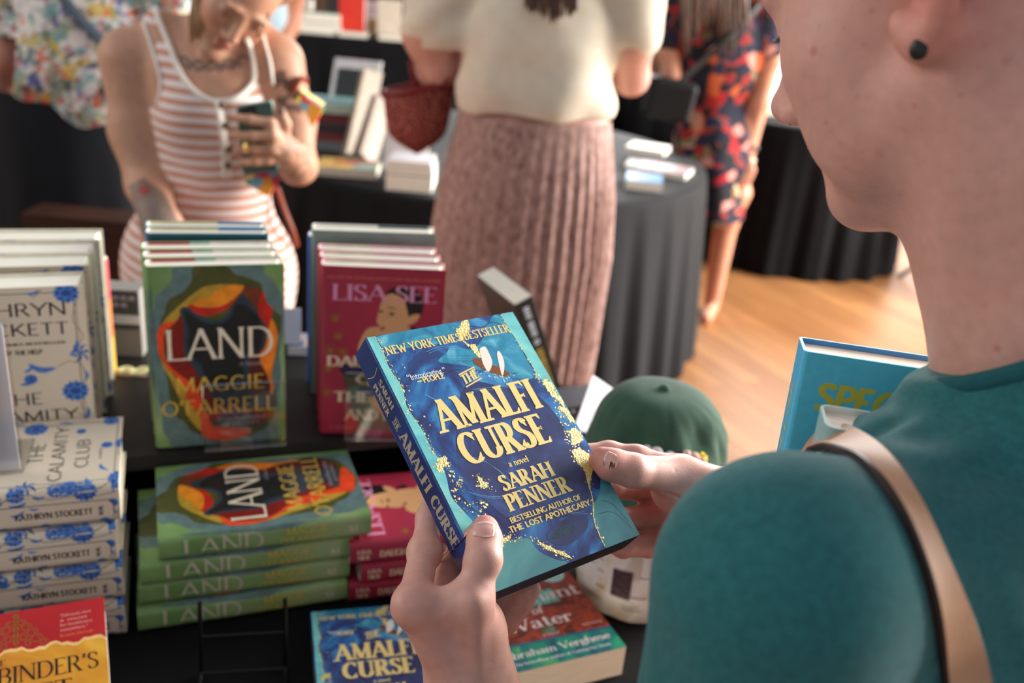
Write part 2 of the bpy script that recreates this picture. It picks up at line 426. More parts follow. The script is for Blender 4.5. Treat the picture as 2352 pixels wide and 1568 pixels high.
# ---------------------------------------------------------------- lettering: a pen-stroke roman alphabet
# l x0 y0 x1 y1 weight | a cx cy rx ry a0 a1 | c x y x y ... (smooth curve) | s x y left right (foot or head serif) | v x y dir (arm tip)
T, t_ = 1, 0
_G = {
'A': (.80, 'l .04 0 .40 1 0;l .40 1 .76 0 1;l .17 .34 .63 .34 0;s .04 0 1 1;s .76 0 1 1'),
'B': (.66, 'l .12 0 .12 1 1;l .12 1 .34 1 0;a .34 .76 .20 .24 90 -90;l .12 .52 .36 .52 0;a .34 .26 .25 .26 90 -90;l .12 0 .34 0 0;s .12 0 1 0;s .12 1 1 0'),
'C': (.74, 'a .42 .5 .35 .5 48 312;v .65 .88 -1;v .65 .12 1'),
'D': (.80, 'l .12 0 .12 1 1;l .12 1 .34 1 0;a .34 .5 .38 .5 90 -90;l .12 0 .34 0 0;s .12 0 1 0;s .12 1 1 0'),
'E': (.60, 'l .12 0 .12 1 1;l .12 1 .52 1 0;l .12 .52 .42 .52 0;l .12 0 .54 0 0;s .12 0 1 0;s .12 1 1 0;v .52 1 -1;v .54 0 1;v .42 .52 0'),
'F': (.56, 'l .12 0 .12 1 1;l .12 1 .52 1 0;l .12 .52 .42 .52 0;s .12 0 1 1;s .12 1 1 0;v .52 1 -1;v .42 .52 0'),
'G': (.80, 'a .42 .5 .35 .5 48 330;l .70 .04 .70 .42 1;s .70 .42 1 1;v .65 .88 -1'),
'H': (.84, 'l .12 0 .12 1 1;l .72 0 .72 1 1;l .12 .52 .72 .52 0;s .12 0 1 1;s .12 1 1 1;s .72 0 1 1;s .72 1 1 1'),
'I': (.28, 'l .14 0 .14 1 1;s .14 0 1 1;s .14 1 1 1'),
'J': (.42, 'l .28 1 .28 .2 1;c .28 .25 .24 .06 .12 0 .04 .08;s .28 1 1 1'),
'K': (.74, 'l .12 0 .12 1 1;l .14 .38 .60 1 0;l .28 .56 .66 0 1;s .12 0 1 1;s .12 1 1 1;s .60 1 1 1;s .66 0 1 1'),
'L': (.58, 'l .12 0 .12 1 1;l .12 0 .54 0 0;s .12 0 1 0;s .12 1 1 1;v .54 0 1'),
'M': (1.0, 'l .12 0 .14 1 0;l .14 1 .50 .06 1;l .50 .06 .86 1 0;l .86 1 .88 0 1;s .12 0 1 1;s .88 0 1 1;s .14 1 1 0;s .86 1 0 1'),
'N': (.84, 'l .12 0 .12 1 0;l .12 1 .72 0 1;l .72 0 .72 1 0;s .12 0 1 1;s .12 1 1 0;s .72 1 1 1'),
'O': (.88, 'a .44 .5 .36 .5 0 360'),
'P': (.62, 'l .12 0 .12 1 1;l .12 1 .32 1 0;a .32 .74 .23 .26 90 -90;l .12 .48 .32 .48 0;s .12 0 1 1;s .12 1 1 0'),
'Q': (.88, 'a .44 .5 .36 .5 0 360;l .48 .2 .8 -.14 1'),
'R': (.72, 'l .12 0 .12 1 1;l .12 1 .32 1 0;a .32 .75 .21 .25 90 -90;l .12 .5 .34 .5 0;l .34 .5 .64 0 1;s .12 0 1 1;s .12 1 1 0;s .64 0 .4 1'),
'S': (.58, 'c .49 .86 .40 .97 .28 1 .15 .95 .09 .77 .17 .62 .30 .53 .43 .43 .50 .26 .44 .08 .29 0 .16 .03 .08 .14;v .49 .87 -1;v .08 .13 1'),
'T': (.66, 'l .33 0 .33 1 1;l .04 1 .62 1 0;s .33 0 1 1;v .62 1 -1;v .04 1 -1'),
'U': (.80, 'l .13 1 .13 .3 1;a .40 .3 .27 .3 180 360;l .67 .3 .67 1 0;s .13 1 1 1;s .67 1 1 1'),
'V': (.76, 'l .04 1 .38 0 1;l .38 0 .72 1 0;s .04 1 1 1;s .72 1 1 1'),
'W': (1.1, 'l .04 1 .32 0 1;l .32 0 .55 .86 0;l .55 .86 .78 0 1;l .78 0 1.06 1 0;s .04 1 1 1;s 1.06 1 1 1;s .55 .86 1 1'),
'X': (.74, 'l .06 1 .68 0 1;l .66 1 .06 0 0;s .06 1 1 1;s .68 0 1 1;s .66 1 1 1;s .06 0 1 1'),
'Y': (.74, 'l .04 1 .37 .46 1;l .70 1 .37 .46 0;l .37 .46 .37 0 1;s .04 1 1 1;s .70 1 1 1;s .37 0 1 1'),
'a': (.54, 'c .09 .50 .18 .62 .34 .60 .39 .44;l .39 .46 .39 .03 1;c .39 .36 .22 .34 .09 .24 .10 .06 .22 0 .39 .12;s .41 0 0 1'),
'b': (.60, 'l .11 0 .11 1 1;a .31 .31 .21 .31 140 -140;s .11 1 1 0'),
'c': (.48, 'a .28 .31 .21 .31 50 315;v .42 .53 -1'),
'd': (.62, 'l .50 0 .50 1 1;a .29 .31 .21 .31 40 320;s .50 1 1 0;s .52 0 0 1'),
'e': (.52, 'a .27 .31 .20 .31 0 318;l .08 .33 .46 .33 0'),
'f': (.40, 'l .16 0 .16 .80 1;c .16 .78 .19 .96 .30 1 .38 .93;l .04 .62 .34 .62 0;s .16 0 1 1'),
'g': (.54, 'a .25 .41 .17 .21 0 360;c .18 .22 .10 .12 .24 .05 .40 .02 .46 -.10 .36 -.24 .20 -.26 .07 -.18 .10 -.06 .20 .02;l .36 .60 .50 .62 0'),
'h': (.62, 'l .11 0 .11 1 1;c .11 .44 .22 .60 .36 .61 .48 .50 .49 .34;l .49 .36 .49 0 1;s .11 0 1 1;s .11 1 1 0;s .49 0 1 1'),
'i': (.28, 'l .14 0 .14 .62 1;s .14 0 1 1;s .14 .62 1 0;o .14 .86'),
'k': (.58, 'l .11 0 .11 1 1;l .12 .26 .44 .62 0;l .22 .38 .50 0 1;s .11 0 1 1;s .11 1 1 0;s .50 0 1 1'),
'l': (.28, 'l .14 0 .14 1 1;s .14 0 1 1;s .14 1 1 0'),
'm': (.92, 'l .11 0 .11 .62 1;c .11 .44 .20 .60 .32 .61 .44 .50 .45 .34;l .45 .36 .45 0 1;c .45 .44 .55 .60 .67 .61 .78 .50 .79 .34;l .79 .36 .79 0 1;s .11 0 1 1;s .11 .62 1 0;s .45 0 1 1;s .79 0 1 1'),
'n': (.62, 'l .11 0 .11 .62 1;c .11 .44 .22 .60 .36 .61 .48 .50 .49 .34;l .49 .36 .49 0 1;s .11 0 1 1;s .11 .62 1 0;s .49 0 1 1'),
'o': (.56, 'a .28 .31 .22 .31 0 360'),
'p': (.60, 'l .11 -.34 .11 .62 1;a .31 .31 .21 .31 140 -140;s .11 -.34 1 1;s .11 .62 1 0'),
'r': (.44, 'l .11 0 .11 .62 1;c .11 .42 .18 .56 .28 .62 .38 .58;s .11 0 1 1;s .11 .62 1 0;o .36 .54'),
's': (.42, 'c .35 .54 .28 .61 .18 .62 .09 .55 .09 .43 .20 .34 .32 .26 .35 .14 .28 .02 .17 0 .07 .08;v .35 .53 -1;v .07 .09 1'),
't': (.38, 'l .16 .82 .16 .14 1;c .16 .18 .18 .03 .27 0 .36 .08;l .03 .62 .34 .62 0'),
'u': (.62, 'l .11 .62 .11 .22 1;c .11 .26 .14 .06 .26 0 .38 .03 .48 .18;l .49 .62 .49 0 1;s .11 .62 1 0;s .49 .62 1 0;s .51 0 0 1'),
'v': (.54, 'l .04 .62 .27 0 1;l .27 0 .50 .62 0;s .04 .62 1 1;s .50 .62 1 1'),
'w': (.78, 'l .04 .62 .24 0 1;l .24 0 .39 .56 0;l .39 .56 .55 0 1;l .55 0 .74 .62 0;s .04 .62 1 1;s .74 .62 1 1'),
'x': (.54, 'l .05 .62 .49 0 1;l .47 .62 .06 0 0;s .05 .62 1 1;s .49 0 1 1;s .47 .62 1 1;s .06 0 1 1'),
'y': (.54, 'l .04 .62 .27 0 1;c .50 .62 .34 .20 .24 -.14 .12 -.30;s .04 .62 1 1;s .50 .62 1 1'),
'.': (.24, 'o .12 .07'), "'": (.22, 'l .12 1 .09 .76 1'), '\u201c': (.40, 'l .12 .76 .15 1 1;l .28 .76 .31 1 1'), '\u201d': (.40, 'l .14 1 .11 .76 1;l .30 1 .27 .76 1'),
',': (.22, 'l .13 .07 .08 -.14 1'), '-': (.5, 'l .06 .36 .44 .36 0'), ' ': (.34, ''), '#': (.6, 'l .2 0 .3 1 0;l .4 0 .5 1 0;l .05 .35 .6 .35 0;l .08 .65 .62 .65 0'), '1': (.4, 'l .22 0 .22 1 1;l .22 1 .06 .82 0;s .22 0 1 1'),
}
def glyph(ch, st):
    """-> (advance, polygons) in units of the cap height"""
    w, spec = _G.get(ch, _G[' '])
    Tk, tn, sl, sh = st['T'], st['t'], st.get('sl', 0.07), st.get('sh', 0.03)
    cx = st.get('cond', 1.0); lo, sc = tn / 2, 1 - tn
    Y = lambda y: lo + y * sc
    polys = []
    def strip(P, wd, ext):
        P = [np.array(p, float) for p in P]; n = len(P); L = []; Rr = []
        for i in range(n):
            d = P[min(i + 1, n - 1)] - P[max(i - 1, 0)]; d = d / (np.linalg.norm(d) + 1e-9)
            nr = np.array([-d[1], d[0]]); p = P[i].copy()
            if i == 0: p = p - d * ext
            if i == n - 1: p = p + d * ext
            ww = wd if wd else tn + (Tk - tn) * abs(d[1]) ** 1.3
            L.append(p + nr * ww / 2); Rr.append(p - nr * ww / 2)
        for i in range(n - 1): polys.append([L[i], Rr[i], Rr[i + 1], L[i + 1]])
    for c in filter(None, spec.split(';')):
        q = c.split(); k = q[0]; a = [float(z) for z in q[1:]]
        if k == 'l':
            x0, y0, x1, y1, hv = a; wd = Tk if hv else tn
            horiz = abs(y1 - y0) < 1e-6
            if not horiz and not hv: wd = tn + (Tk - tn) * st.get('diag', 0.15)
            p0 = (x0 * cx, Y(y0)); p1 = (x1 * cx, Y(y1))
            if horiz: strip([p0, p1], wd, 0 if abs(x1 - x0) < .2 else 0)
            else:
                # ends cut level with the line
                dx = p1[0] - p0[0]; dy = p1[1] - p0[1]; L = math.hypot(dx, dy); hx = wd / 2 * L / abs(dy)
                e = lo * dx / dy * (1 if dy > 0 else -1)
                s0 = -1 if dy > 0 else 1
                a0 = (p0[0] - e, p0[1] + s0 * lo); a1 = (p1[0] + e, p1[1] - s0 * lo)
                fl = st.get('flare', 0) * Tk
                m = ((a0[0] + a1[0]) / 2, (a0[1] + a1[1]) / 2)
                polys.append([(a0[0] - hx - fl, a0[1]), (a0[0] + hx + fl, a0[1]), (m[0] + hx, m[1]), (m[0] - hx, m[1])])
                polys.append([(m[0] - hx, m[1]), (m[0] + hx, m[1]), (a1[0] + hx + fl, a1[1]), (a1[0] - hx - fl, a1[1])])
        elif k == 'a':
            x, y, rx, ry, a0, a1 = a; n = max(8, int(abs(a1 - a0) / 12))
            strip([((x + rx * math.cos(R_(a0 + (a1 - a0) * i / n))) * cx, Y(y + ry * math.sin(R_(a0 + (a1 - a0) * i / n)))) for i in range(n + 1)], None, 0)
        elif k == 'c':
            strip(crom([(a[i] * cx, Y(a[i + 1])) for i in range(0, len(a), 2)], 5), None, 0)
        elif k == 's' and sl > 0:
            x, y, l, r = a; yy = Y(y) + (lo if y > .3 else -lo); sg = -1 if y > .3 else 1
            xl = x * cx - (Tk / 2 + sl) * (l > 0) - (0 if l else Tk / 4); xr = x * cx + (Tk / 2 + sl) * (r > 0) + (0 if r else Tk / 4)
            h2 = sh * (1 + st.get('bracket', 0.8))
            polys.append([(xl, yy), (xr, yy), (xr, yy + sg * sh), (xl, yy + sg * sh)])
            polys.append([(xl, yy + sg * sh), (xr, yy + sg * sh), ((x * cx + Tk / 2) if r else xr, yy + sg * h2), ((x * cx - Tk / 2) if l else xl, yy + sg * h2)])
        elif k == 'v' and sl > 0:
            x, y, d = a; vh = st.get('arm', 0.2); x *= cx; yy = Y(y) - d * -0 ; b = max(tn, sh) * .9
            if d == 0: polys.append([(x - b, yy), (x + b * .2, yy - vh / 2), (x + b * .2, yy + vh / 2)])
            else: polys.append([(x - 1.4 * b, yy - d * lo), (x + b * .3, yy - d * lo), (x + b * .5, yy + d * vh), (x + b * .1, yy + d * vh)])
        elif k == 'o':
            r = Tk * .55; polys.append([(a[0] * cx + r * math.cos(j * math.pi / 5), a[1] + r * math.sin(j * math.pi / 5)) for j in range(10)])
    return w * cx, polys
def text_polys(s, st, gap=0.02):
    x = 0; out = []; gap = st.get('gap', gap)
    for ch in s:
        w, P = glyph(ch, st)
        out += [[(p[0] + x, p[1]) for p in poly] for poly in P]
        x += w + gap
    return x - gap, out
_font_cache = {}
def sans_polys(s, bold=0.0, space=1.0):
    """outlines of the built-in sans face, cap height 1"""
    key = (s, bold, space)
    if key not in _font_cache:
        cu = bpy.data.curves.new('lettering', 'FONT'); cu.body = s; cu.offset = bold; cu.space_character = space; cu.resolution_u = 3
        cu.fill_mode = 'FRONT'
        o = bpy.data.objects.new('lettering', cu); COL.objects.link(o)
        dg = bpy.context.evaluated_depsgraph_get(); dg.update()
        me = bpy.data.meshes.new_from_object(o.evaluated_get(dg))
        v = [(p.co.x, p.co.y) for p in me.vertices]; f = [tuple(p.vertices) for p in me.polygons]
        bpy.data.objects.remove(o); bpy.data.curves.remove(cu); bpy.data.meshes.remove(me)
        cap = 0.71
        x0 = min((p[0] for p in v), default=0)
        _font_cache[key] = (max((p[0] for p in v), default=1) / cap - x0 / cap, [[((v[i][0] - x0) / cap, v[i][1] / cap) for i in q] for q in f])
    return _font_cache[key]

ST = {
 'latin': dict(T=.165, t=.075, sl=.035, sh=.05, bracket=.5, cond=.60, arm=.15, diag=.12, gap=.055),       # heavy condensed, wedge feet
 'flare': dict(T=.105, t=.055, sl=.03, sh=.02, bracket=2.5, cond=1.0, arm=.07, diag=.45, flare=.12),
 'hum':   dict(T=.125, t=.08, sl=.012, sh=.02, bracket=2.0, cond=.98, arm=.05, diag=.6, flare=.1, gap=.06),
 'didone': dict(T=.17, t=.05, sl=.06, sh=.03, bracket=.8, cond=.98, arm=.17, diag=.1),
 'bold':  dict(T=.21, t=.10, sl=.04, sh=.04, bracket=1.5, cond=1.0, arm=.1, diag=.35, flare=.1),
 'roman': dict(T=.13, t=.05, sl=.07, sh=.025, bracket=1.2, cond=1.0, arm=.13, diag=.15),
 'poster': dict(T=.15, t=.075, sl=.035, sh=.04, bracket=1.0, cond=.72, arm=.13, diag=.3, gap=.06),
 'gothic': dict(T=.10, t=.075, sl=0, sh=0, cond=.92, diag=.8),                                   # geometric sans
 'gothicb': dict(T=.19, t=.16, sl=0, sh=0, cond=.86, diag=.8),
}
# ---------------------------------------------------------------- printed colours
rnd = random.Random(7)
M = {}
def pm(key, rgb, rough=0.42, var=0.12, vs=45, **k):
    if key not in M: M[key] = mat(key, lin(*rgb), rough, 0.4, var, vs, **k)
    return M[key]
M['page'] = ramp_mat('page_paper', [(0.35, lin(226, 220, 204)), (0.65, lin(246, 242, 230))], 1.0, 0.8, 2, 0, (30, 30, 2600), 0.2)
M['page_aged'] = ramp_mat('page_paper_cream', [(0.35, lin(214, 198, 168)), (0.65, lin(236, 222, 194))], 1.0, 0.8, 2, 0, (30, 30, 2400), 0.2)
M['white'] = mat('white_print', lin(236, 234, 228), 0.5, 0.4)
M['black'] = mat('black_print', lin(24, 22, 22), 0.5, 0.4)
M['acrylic'] = clear_mat('clear_acrylic')

def bands(poly, ax, cuts):
    """cut a polygon into strips at the given coordinates, so that it can follow a curved surface"""
    lo = min(p[ax] for p in poly); hi = max(p[ax] for p in poly)
    cs = [c for c in cuts if lo + 1e-6 < c < hi - 1e-6]
    if not cs: return [poly]
    def half(P, c, sg):
        out = []
        for i in range(len(P)):
            a, b = P[i], P[(i + 1) % len(P)]; da, db = (a[ax] - c) * sg, (b[ax] - c) * sg
            if da >= 0: out.append(tuple(a))
            if da * db < 0: t = da / (da - db); out.append((a[0] + (b[0] - a[0]) * t, a[1] + (b[1] - a[1]) * t))
        return out
    out = []; rest = poly
    for c in cs:
        h = half(rest, c, -1); rest = half(rest, c, 1)
        if len(h) > 2: out.append(h)
        if len(rest) < 3: return out
    return out + [rest]
class Cover:
    """bound cover: back, rounded spine and front in one sheet, with its printing laid on it"""
    def __init__(s, w, h, t, r, base, inner, th=0.0018, bulge=0.0):
        s.w, s.h, s.t, s.r, s.th = w, h, t, min(r, t / 2 - 1e-4), th
        s.mb = MB(); s.base = base; s.layer = 0
        w2, r = w / 2, s.r
        n = 6
        prof = [(w2, 0)] + [(-w2 + r - r * math.sin(a), r - r * math.cos(a)) for a in [math.pi / 2 * i / n for i in range(n + 1)]]
        prof += [(-w2 + r - r * math.cos(a), t - r + r * math.sin(a)) for a in [math.pi / 2 * i / n for i in range(n + 1)]] + [(w2, t)]
        ri = max(r - th, 1e-4)
        inn = [(w2, th)] + [(-w2 + r - ri * math.sin(a), r - ri * math.cos(a)) for a in [math.pi / 2 * i / n for i in range(n + 1)]]
        inn += [(-w2 + r - ri * math.cos(a), t - r + ri * math.sin(a)) for a in [math.pi / 2 * i / n for i in range(n + 1)]] + [(w2, t - th)]
        m = len(prof)
        vs = [(x, y, z) for y in (0, h) for x, z in prof] + [(x, y, z) for y in (0, h) for x, z in inn]
        o, i_ = [], []
        for k in range(m - 1):
            o.append((k, k + 1, m + k + 1, m + k))
            i_.append((2 * m + k, 3 * m + k, 3 * m + k + 1, 2 * m + k + 1))
            o.append((k, 2 * m + k, 2 * m + k + 1, k + 1)); o.append((m + k, m + k + 1, 3 * m + k + 1, 3 * m + k))
        o.append((0, m, 3 * m, 2 * m)); o.append((m - 1, 2 * m + m - 1, 3 * m + m - 1, m + m - 1))
        s.mb.add(vs, [f[::-1] for f in o], base)
        b = len(s.mb.v) - len(vs); k = s.mb.slot(inner)
        for f in i_: s.mb.f.append(tuple(b + q for q in f[::-1])); s.mb.m.append(k)
    def zf(s, u):
        return s.t - s.r + math.sqrt(max(s.r ** 2 - (s.r - u) ** 2, 0)) if u < s.r else s.t
    def xs(s, q):
        d = min(q, s.t - q)
        return -s.w / 2 + (s.r - math.sqrt(max(s.r ** 2 - (s.r - d) ** 2, 0)) if d < s.r else 0)
    def front(s, poly, m, layer):
        """poly in metres, origin bottom-left of the front"""
        r = s.r; cuts = [0, .12 * r, .3 * r, .6 * r, r] if r > .002 else []; u0 = 0 if r > .002 else r
        for pl in bands(poly, 0, cuts):
            vs = [(-s.w / 2 + min(max(u, u0), s.w), min(max(v, 0.0), s.h), s.zf(max(u, u0)) + 2e-5 * layer) for u, v in pl]
            s.mb.add(vs, [tuple(range(len(vs)))], m)
    def spine(s, poly, m, layer):
        """poly (s from the top down, q up from the back cover)"""
        r, t = s.r, s.t; e = [.08 * r, .25 * r, .5 * r, r]; cuts = e + [t - x for x in e[::-1]] if r > .002 else []; q0 = 1e-4 if r > .002 else r
        for pl in bands(poly, 1, cuts):
            vs = [(s.xs(min(max(q, q0), t - q0)) - 2e-5 * layer, s.h - min(max(a, 1e-4), s.h - 1e-4), min(max(q, q0), t - q0)) for a, q in pl]
            s.mb.add(vs, [tuple(range(len(vs)))], m)
    def blob(s, pts, m, layer, scale=1e-4, n=5, side='front', ragged=0.0):
        P = [np.array(p) * scale for p in crom(pts, n, True)]
        if ragged:
            c = sum(P) / len(P); P = [p + (p - c) / (np.linalg.norm(p - c) + 1e-9) * rnd.uniform(-ragged, ragged) for p in P]
        getattr(s, side)([tuple(p) for p in P], m, layer)
    def text(s, txt, style, x0, x1, y0, h, m, layer, side='front', y1=None, mm=1e-3, space=1.0, ital=0.0):
        """fit txt between x0 and x1 (mm), baseline y0 (rising to y1), cap height h"""
        if style in ('sans', 'sansb'): W, P = sans_polys(txt, 0.012 if style == 'sansb' else 0.0, space)
        else: W, P = text_polys(txt, ST[style], 0.02 * space)
        k = (x1 - x0) / W; sl = 0 if y1 is None else (y1 - y0) / (x1 - x0)
        for i, p in enumerate(P):                      # a hair's step between overlapping strokes
            q = [((x0 + a * k + ital * b * h) * mm, (y0 + sl * a * k + b * h) * mm) for a, b in p]
            getattr(s, side)(q, m, layer + .5 * (i % 8))
    def specks(s, line, n, spread, r, m, layer, scale=1e-4, power=2.0, side='front'):
        L = [np.array(p) * scale for p in crom(line, 6)]
        for _ in range(n):
            p = L[rnd.randrange(len(L))] + np.array([rnd.gauss(0, spread), rnd.gauss(0, spread)])
            rr = r * (0.25 + rnd.random() ** power)
            if not (0.001 < p[0] < s.w - .001 and 0.001 < p[1] < s.h - .001) and side == 'front': continue
            getattr(s, side)([(p[0] + rr * math.cos(a) * rnd.uniform(.6, 1.2), p[1] + rr * math.sin(a) * rnd.uniform(.6, 1.2)) for a in [j * 2 * math.pi / 6 for j in range(6)]], m, layer)
    def stroke(s, pts, wd, m, layer, scale=1e-3, side='front', smooth=True):
        P = [np.array(p) * scale for p in (crom(pts, 6) if smooth and len(pts) > 2 else pts)]
        for i in range(len(P) - 1):
            d = P[i + 1] - P[i]; d = d / (np.linalg.norm(d) + 1e-9); nr = np.array([-d[1], d[0]]) * wd / 2
            getattr(s, side)([tuple(P[i] - nr), tuple(P[i + 1] - nr), tuple(P[i + 1] + nr), tuple(P[i] + nr)], m, layer)
    def inside_band(s, x0, x1, m, dep=0.012):
        """paste-down showing above the page block inside the back board"""
        z = s.th + 5e-5
        s.mb.add([(-s.w / 2 + x0, s.h - dep, z), (-s.w / 2 + x1, s.h - dep, z), (-s.w / 2 + x1, s.h - 1e-4, z), (-s.w / 2 + x0, s.h - 1e-4, z)], [(0, 1, 2, 3)], m)

def book(name, cov, label, cat='book', group=None, pages=None, over=0.0035, parts=()):
    """empty root with cover and page block"""
    r = empty(name, label, cat, group=group)
    cov.mb.build('cover', r, auto=R_(40))
    w, h, t, th = cov.w, cov.h, cov.t, cov.th
    b = MB()
    x0 = -w / 2 + max(th, 0.001) + 0.0006; x1 = w / 2 - over; y0 = over; y1 = h - over; z0 = th + 2e-4; z1 = t - th - 2e-4
    n = 8; pr = []
    dip = 0.004 if over > 0 else 0.0
    for i in range(n + 1):                              # hollow fore-edge, rounded back
        z = z0 + (z1 - z0) * i / n; c = 1 - (2 * i / n - 1) ** 2
        pr.append((x1 - dip * c, z))
    rr = max(cov.r - th, 0.0005)
    for i in range(n, -1, -1):
        z = z0 + (z1 - z0) * i / n; d = min(z - th, t - th - z)
        pr.append((x0 + (rr - math.sqrt(max(rr * rr - (rr - d) ** 2, 0)) if d < rr else 0), z))
    m = len(pr)
    vs = [(x, y0, z) for x, z in pr] + [(x, y1, z) for x, z in pr]
    fs = [(k, (k + 1) % m, m + (k + 1) % m, m + k) for k in range(m)] + [tuple(range(m)), tuple(range(2 * m - 1, m - 1, -1))]
    b.add(vs, [f[::-1] for f in fs], pages or M['page'])
    b.build('page_block', r, auto=R_(40))
    return r
def place(o, M3, p):
    o.matrix_world = Matrix(np.block([[np.array(M3, float), np.array(p, float).reshape(3, 1)], [np.zeros((1, 3)), np.ones((1, 1))]]).tolist())
    return o
def rz(a): return np.array(Matrix.Rotation(a, 3, 'Z'))
def rx(a): return np.array(Matrix.Rotation(a, 3, 'X'))
def ry(a): return np.array(Matrix.Rotation(a, 3, 'Y'))
def stand(o, yaw, p, lean=0.0):
    """upright, front facing -y turned by yaw; p = bottom centre of the back"""
    return place(o, rz(yaw) @ rx(math.pi / 2 - lean), p)
def lie(o, yaw, p):
    """flat, front up, spine towards the viewer"""
    return place(o, rz(yaw + math.pi / 2), p)

# ---------------------------------------------------------------- the green novel
def green_cover():
    g = ramp_mat('jacket_green', [(0.30, lin(86, 128, 66)), (0.52, lin(128, 160, 100)), (0.72, lin(168, 182, 138))], 9, 0.38, 3, 0.4)
    red = pm('endpaper_red', (178, 30, 34)); teal = pm('endpaper_teal', (150, 190, 180)); wht = pm('flap_white', (226, 218, 214))
    c = Cover(.160, .240, .0305, .0085, g, wht)
    c.inside_band(.004, .058, red); c.inside_band(.058, .082, teal)
    A = {
'slate': [(396,2398),(308,2258),(267,2176),(193,2105),(106,2025),(96,1920),(70,1794),(40,1581),(12,1175),(6,920),(36,815),(67,676),(95,559),(107,430),(100,278),(129,181),(174,94),(228,4),(702,4),(1432,4),(1497,67),(1508,176),(1531,369),(1517,586),(1534,787),(1556,926),(1547,1101),(1538,1240),(1589,1581),(1588,1860),(1554,2036),(1495,2147),(1446,2224),(1358,2291),(1281,2396)],
'olive': [(563,2397),(530,2231),(480,2148),(391,2056),(277,2008),(226,1915),(192,1799),(148,1683),(101,1324),(149,1144),(186,940),(197,757),(228,594),(278,415),(354,350),(429,225),(556,142),(705,43),(909,12),(1223,116),(1371,200),(1468,374),(1501,564),(1481,660),(1442,876),(1464,1049),(1507,1242),(1529,1438),(1551,1561),(1562,1705),(1512,1774),(1452,1832),(1393,1900),(1345,2044),(1327,2142),(1259,2198),(1143,2244),(1018,2290),(904,2396)],
'gold': [(966,2153),(774,2154),(659,2132),(523,2041),(385,1919),(287,1827),(208,1745),(156,1651),(121,1512),(110,1302),(133,1201),(156,1088),(217,972),(294,750),(364,560),(416,403),(491,279),(558,201),(613,327),(550,510),(394,811),(302,932),(231,1072),(181,1220),(199,1573),(318,1697),(420,1843),(537,1923),(672,1982),(819,2062)],
'orange': [(946,2149),(1063,2145),(1125,2127),(1080,2053),(960,1939),(842,1879),(716,1868),(592,1884),(518,1919),(577,1975),(711,2002),(790,2074)],
'red': [(518,1919),(469,1883),(570,1793),(684,1761),(810,1794),(919,1843),(1009,1948),(1090,2053),(960,1939),(842,1879),(716,1868),(592,1884)],
'brown': [(1125,2121),(1238,2102),(1336,2077),(1344,2000),(1294,1959),(1282,1817),(1233,1841),(1185,1941),(1128,2008),(1089,2042)],
'red2': [(1345,2055),(1393,1900),(1452,1832),(1441,1711),(1399,1579),(1349,1648),(1291,1751),(1283,1872),(1314,1980)],
'orange2': [(1440,1689),(1490,1586),(1519,1461),(1492,1266),(1475,1152),(1443,992),(1441,852),(1461,757),(1439,652),(1419,677),(1420,783),(1390,879),(1351,998),(1301,1117),(1303,1231),(1365,1319),(1398,1534)],
'maroon': [(379,1791),(318,1686),(228,1593),(177,1509),(175,1276),(216,1151),(288,1046),(381,960),(475,874),(531,801),(576,682),(601,541),(646,407),(714,319),(818,428),(705,672),(584,889),(503,1077),(430,1205),(396,1307),(410,1627),(395,1715)],
'flame': [(319,1718),(166,1672),(116,1599),(102,1513),(102,1346),(134,1223),(204,1096),(285,989),(393,777),(407,649),(547,428),(559,213),(585,103),(705,67),(889,38),(1066,82),(1171,139),(1017,196),(813,238),(692,273),(646,407),(601,541),(576,682),(531,801),(475,874),(381,960),(288,1046),(216,1151),(165,1265),(179,1552),(249,1635)],
'maroon2': [(1284,1300),(1302,1140),(1361,974),(1400,855),(1419,665),(1481,613),(1437,401),(1288,232),(1121,211),(1207,372),(1191,635),(1175,894),(1180,1159)],
'navy': [(373,1850),(431,1890),(496,1861),(569,1782),(692,1717),(798,1696),(896,1746),(957,1831),(1008,1916),(1099,2036),(1137,1992),(1195,1930),(1233,1841),(1292,1806),(1320,1705),(1369,1592),(1387,1445),(1324,1253),(1301,1094),(1297,862),(1335,600),(1290,389),(1142,233),(915,229),(763,267),(717,413),(626,679),(584,889),(503,1088),(440,1204),(397,1329),(411,1649),(388,1769)],
'dark': [(419,1832),(475,1819),(558,1740),(680,1669),(816,1652),(925,1701),(986,1797),(1017,1883),(1086,1896),(1174,1855),(1232,1786),(1281,1729),(1309,1628),(1337,1448),(1273,1256),(1111,1220),(1096,992),(1075,959),(932,865),(732,867),(636,954),(601,1093),(527,1199),(454,1303),(466,1581),(442,1691)]}
    cols = {'slate': (92, 118, 118), 'olive': (72, 76, 34), 'gold': (176, 142, 46), 'orange': (226, 138, 34), 'red': (186, 36, 22), 'brown': (112, 50, 24), 'red2': (186, 36, 26), 'orange2': (234, 128, 32), 'maroon': (120, 24, 18), 'flame': (226, 68, 30), 'maroon2': (82, 32, 28), 'navy': (42, 58, 72), 'dark': (26, 30, 28)}
    for k, n in enumerate(('slate', 'olive', 'gold', 'brown', 'red', 'orange', 'navy', 'maroon', 'maroon2', 'flame', 'dark', 'red2', 'orange2')):
        c.blob(A[n], pm('ink_' + n, cols[n], 0.38, 0.22, 70), k + 1)
    cream = pm('ink_cream', (226, 214, 192), var=0); gold = pm('ink_yellow', (214, 176, 66), var=0); gry = pm('ink_grey', (170, 160, 158), var=0)
    c.text('LAND', 'flare', 18.4, 147, 119, 40.8, cream, 16)
    c.text('A Novel', 'roman', 104, 131, 108, 4.6, gry, 16)
    c.text('MAGGIE', 'hum', 28, 135, 75.2, 20, gold, 16); c.text("O'FARRELL", 'hum', 10.3, 149, 43.8, 20.5, gold, 16)
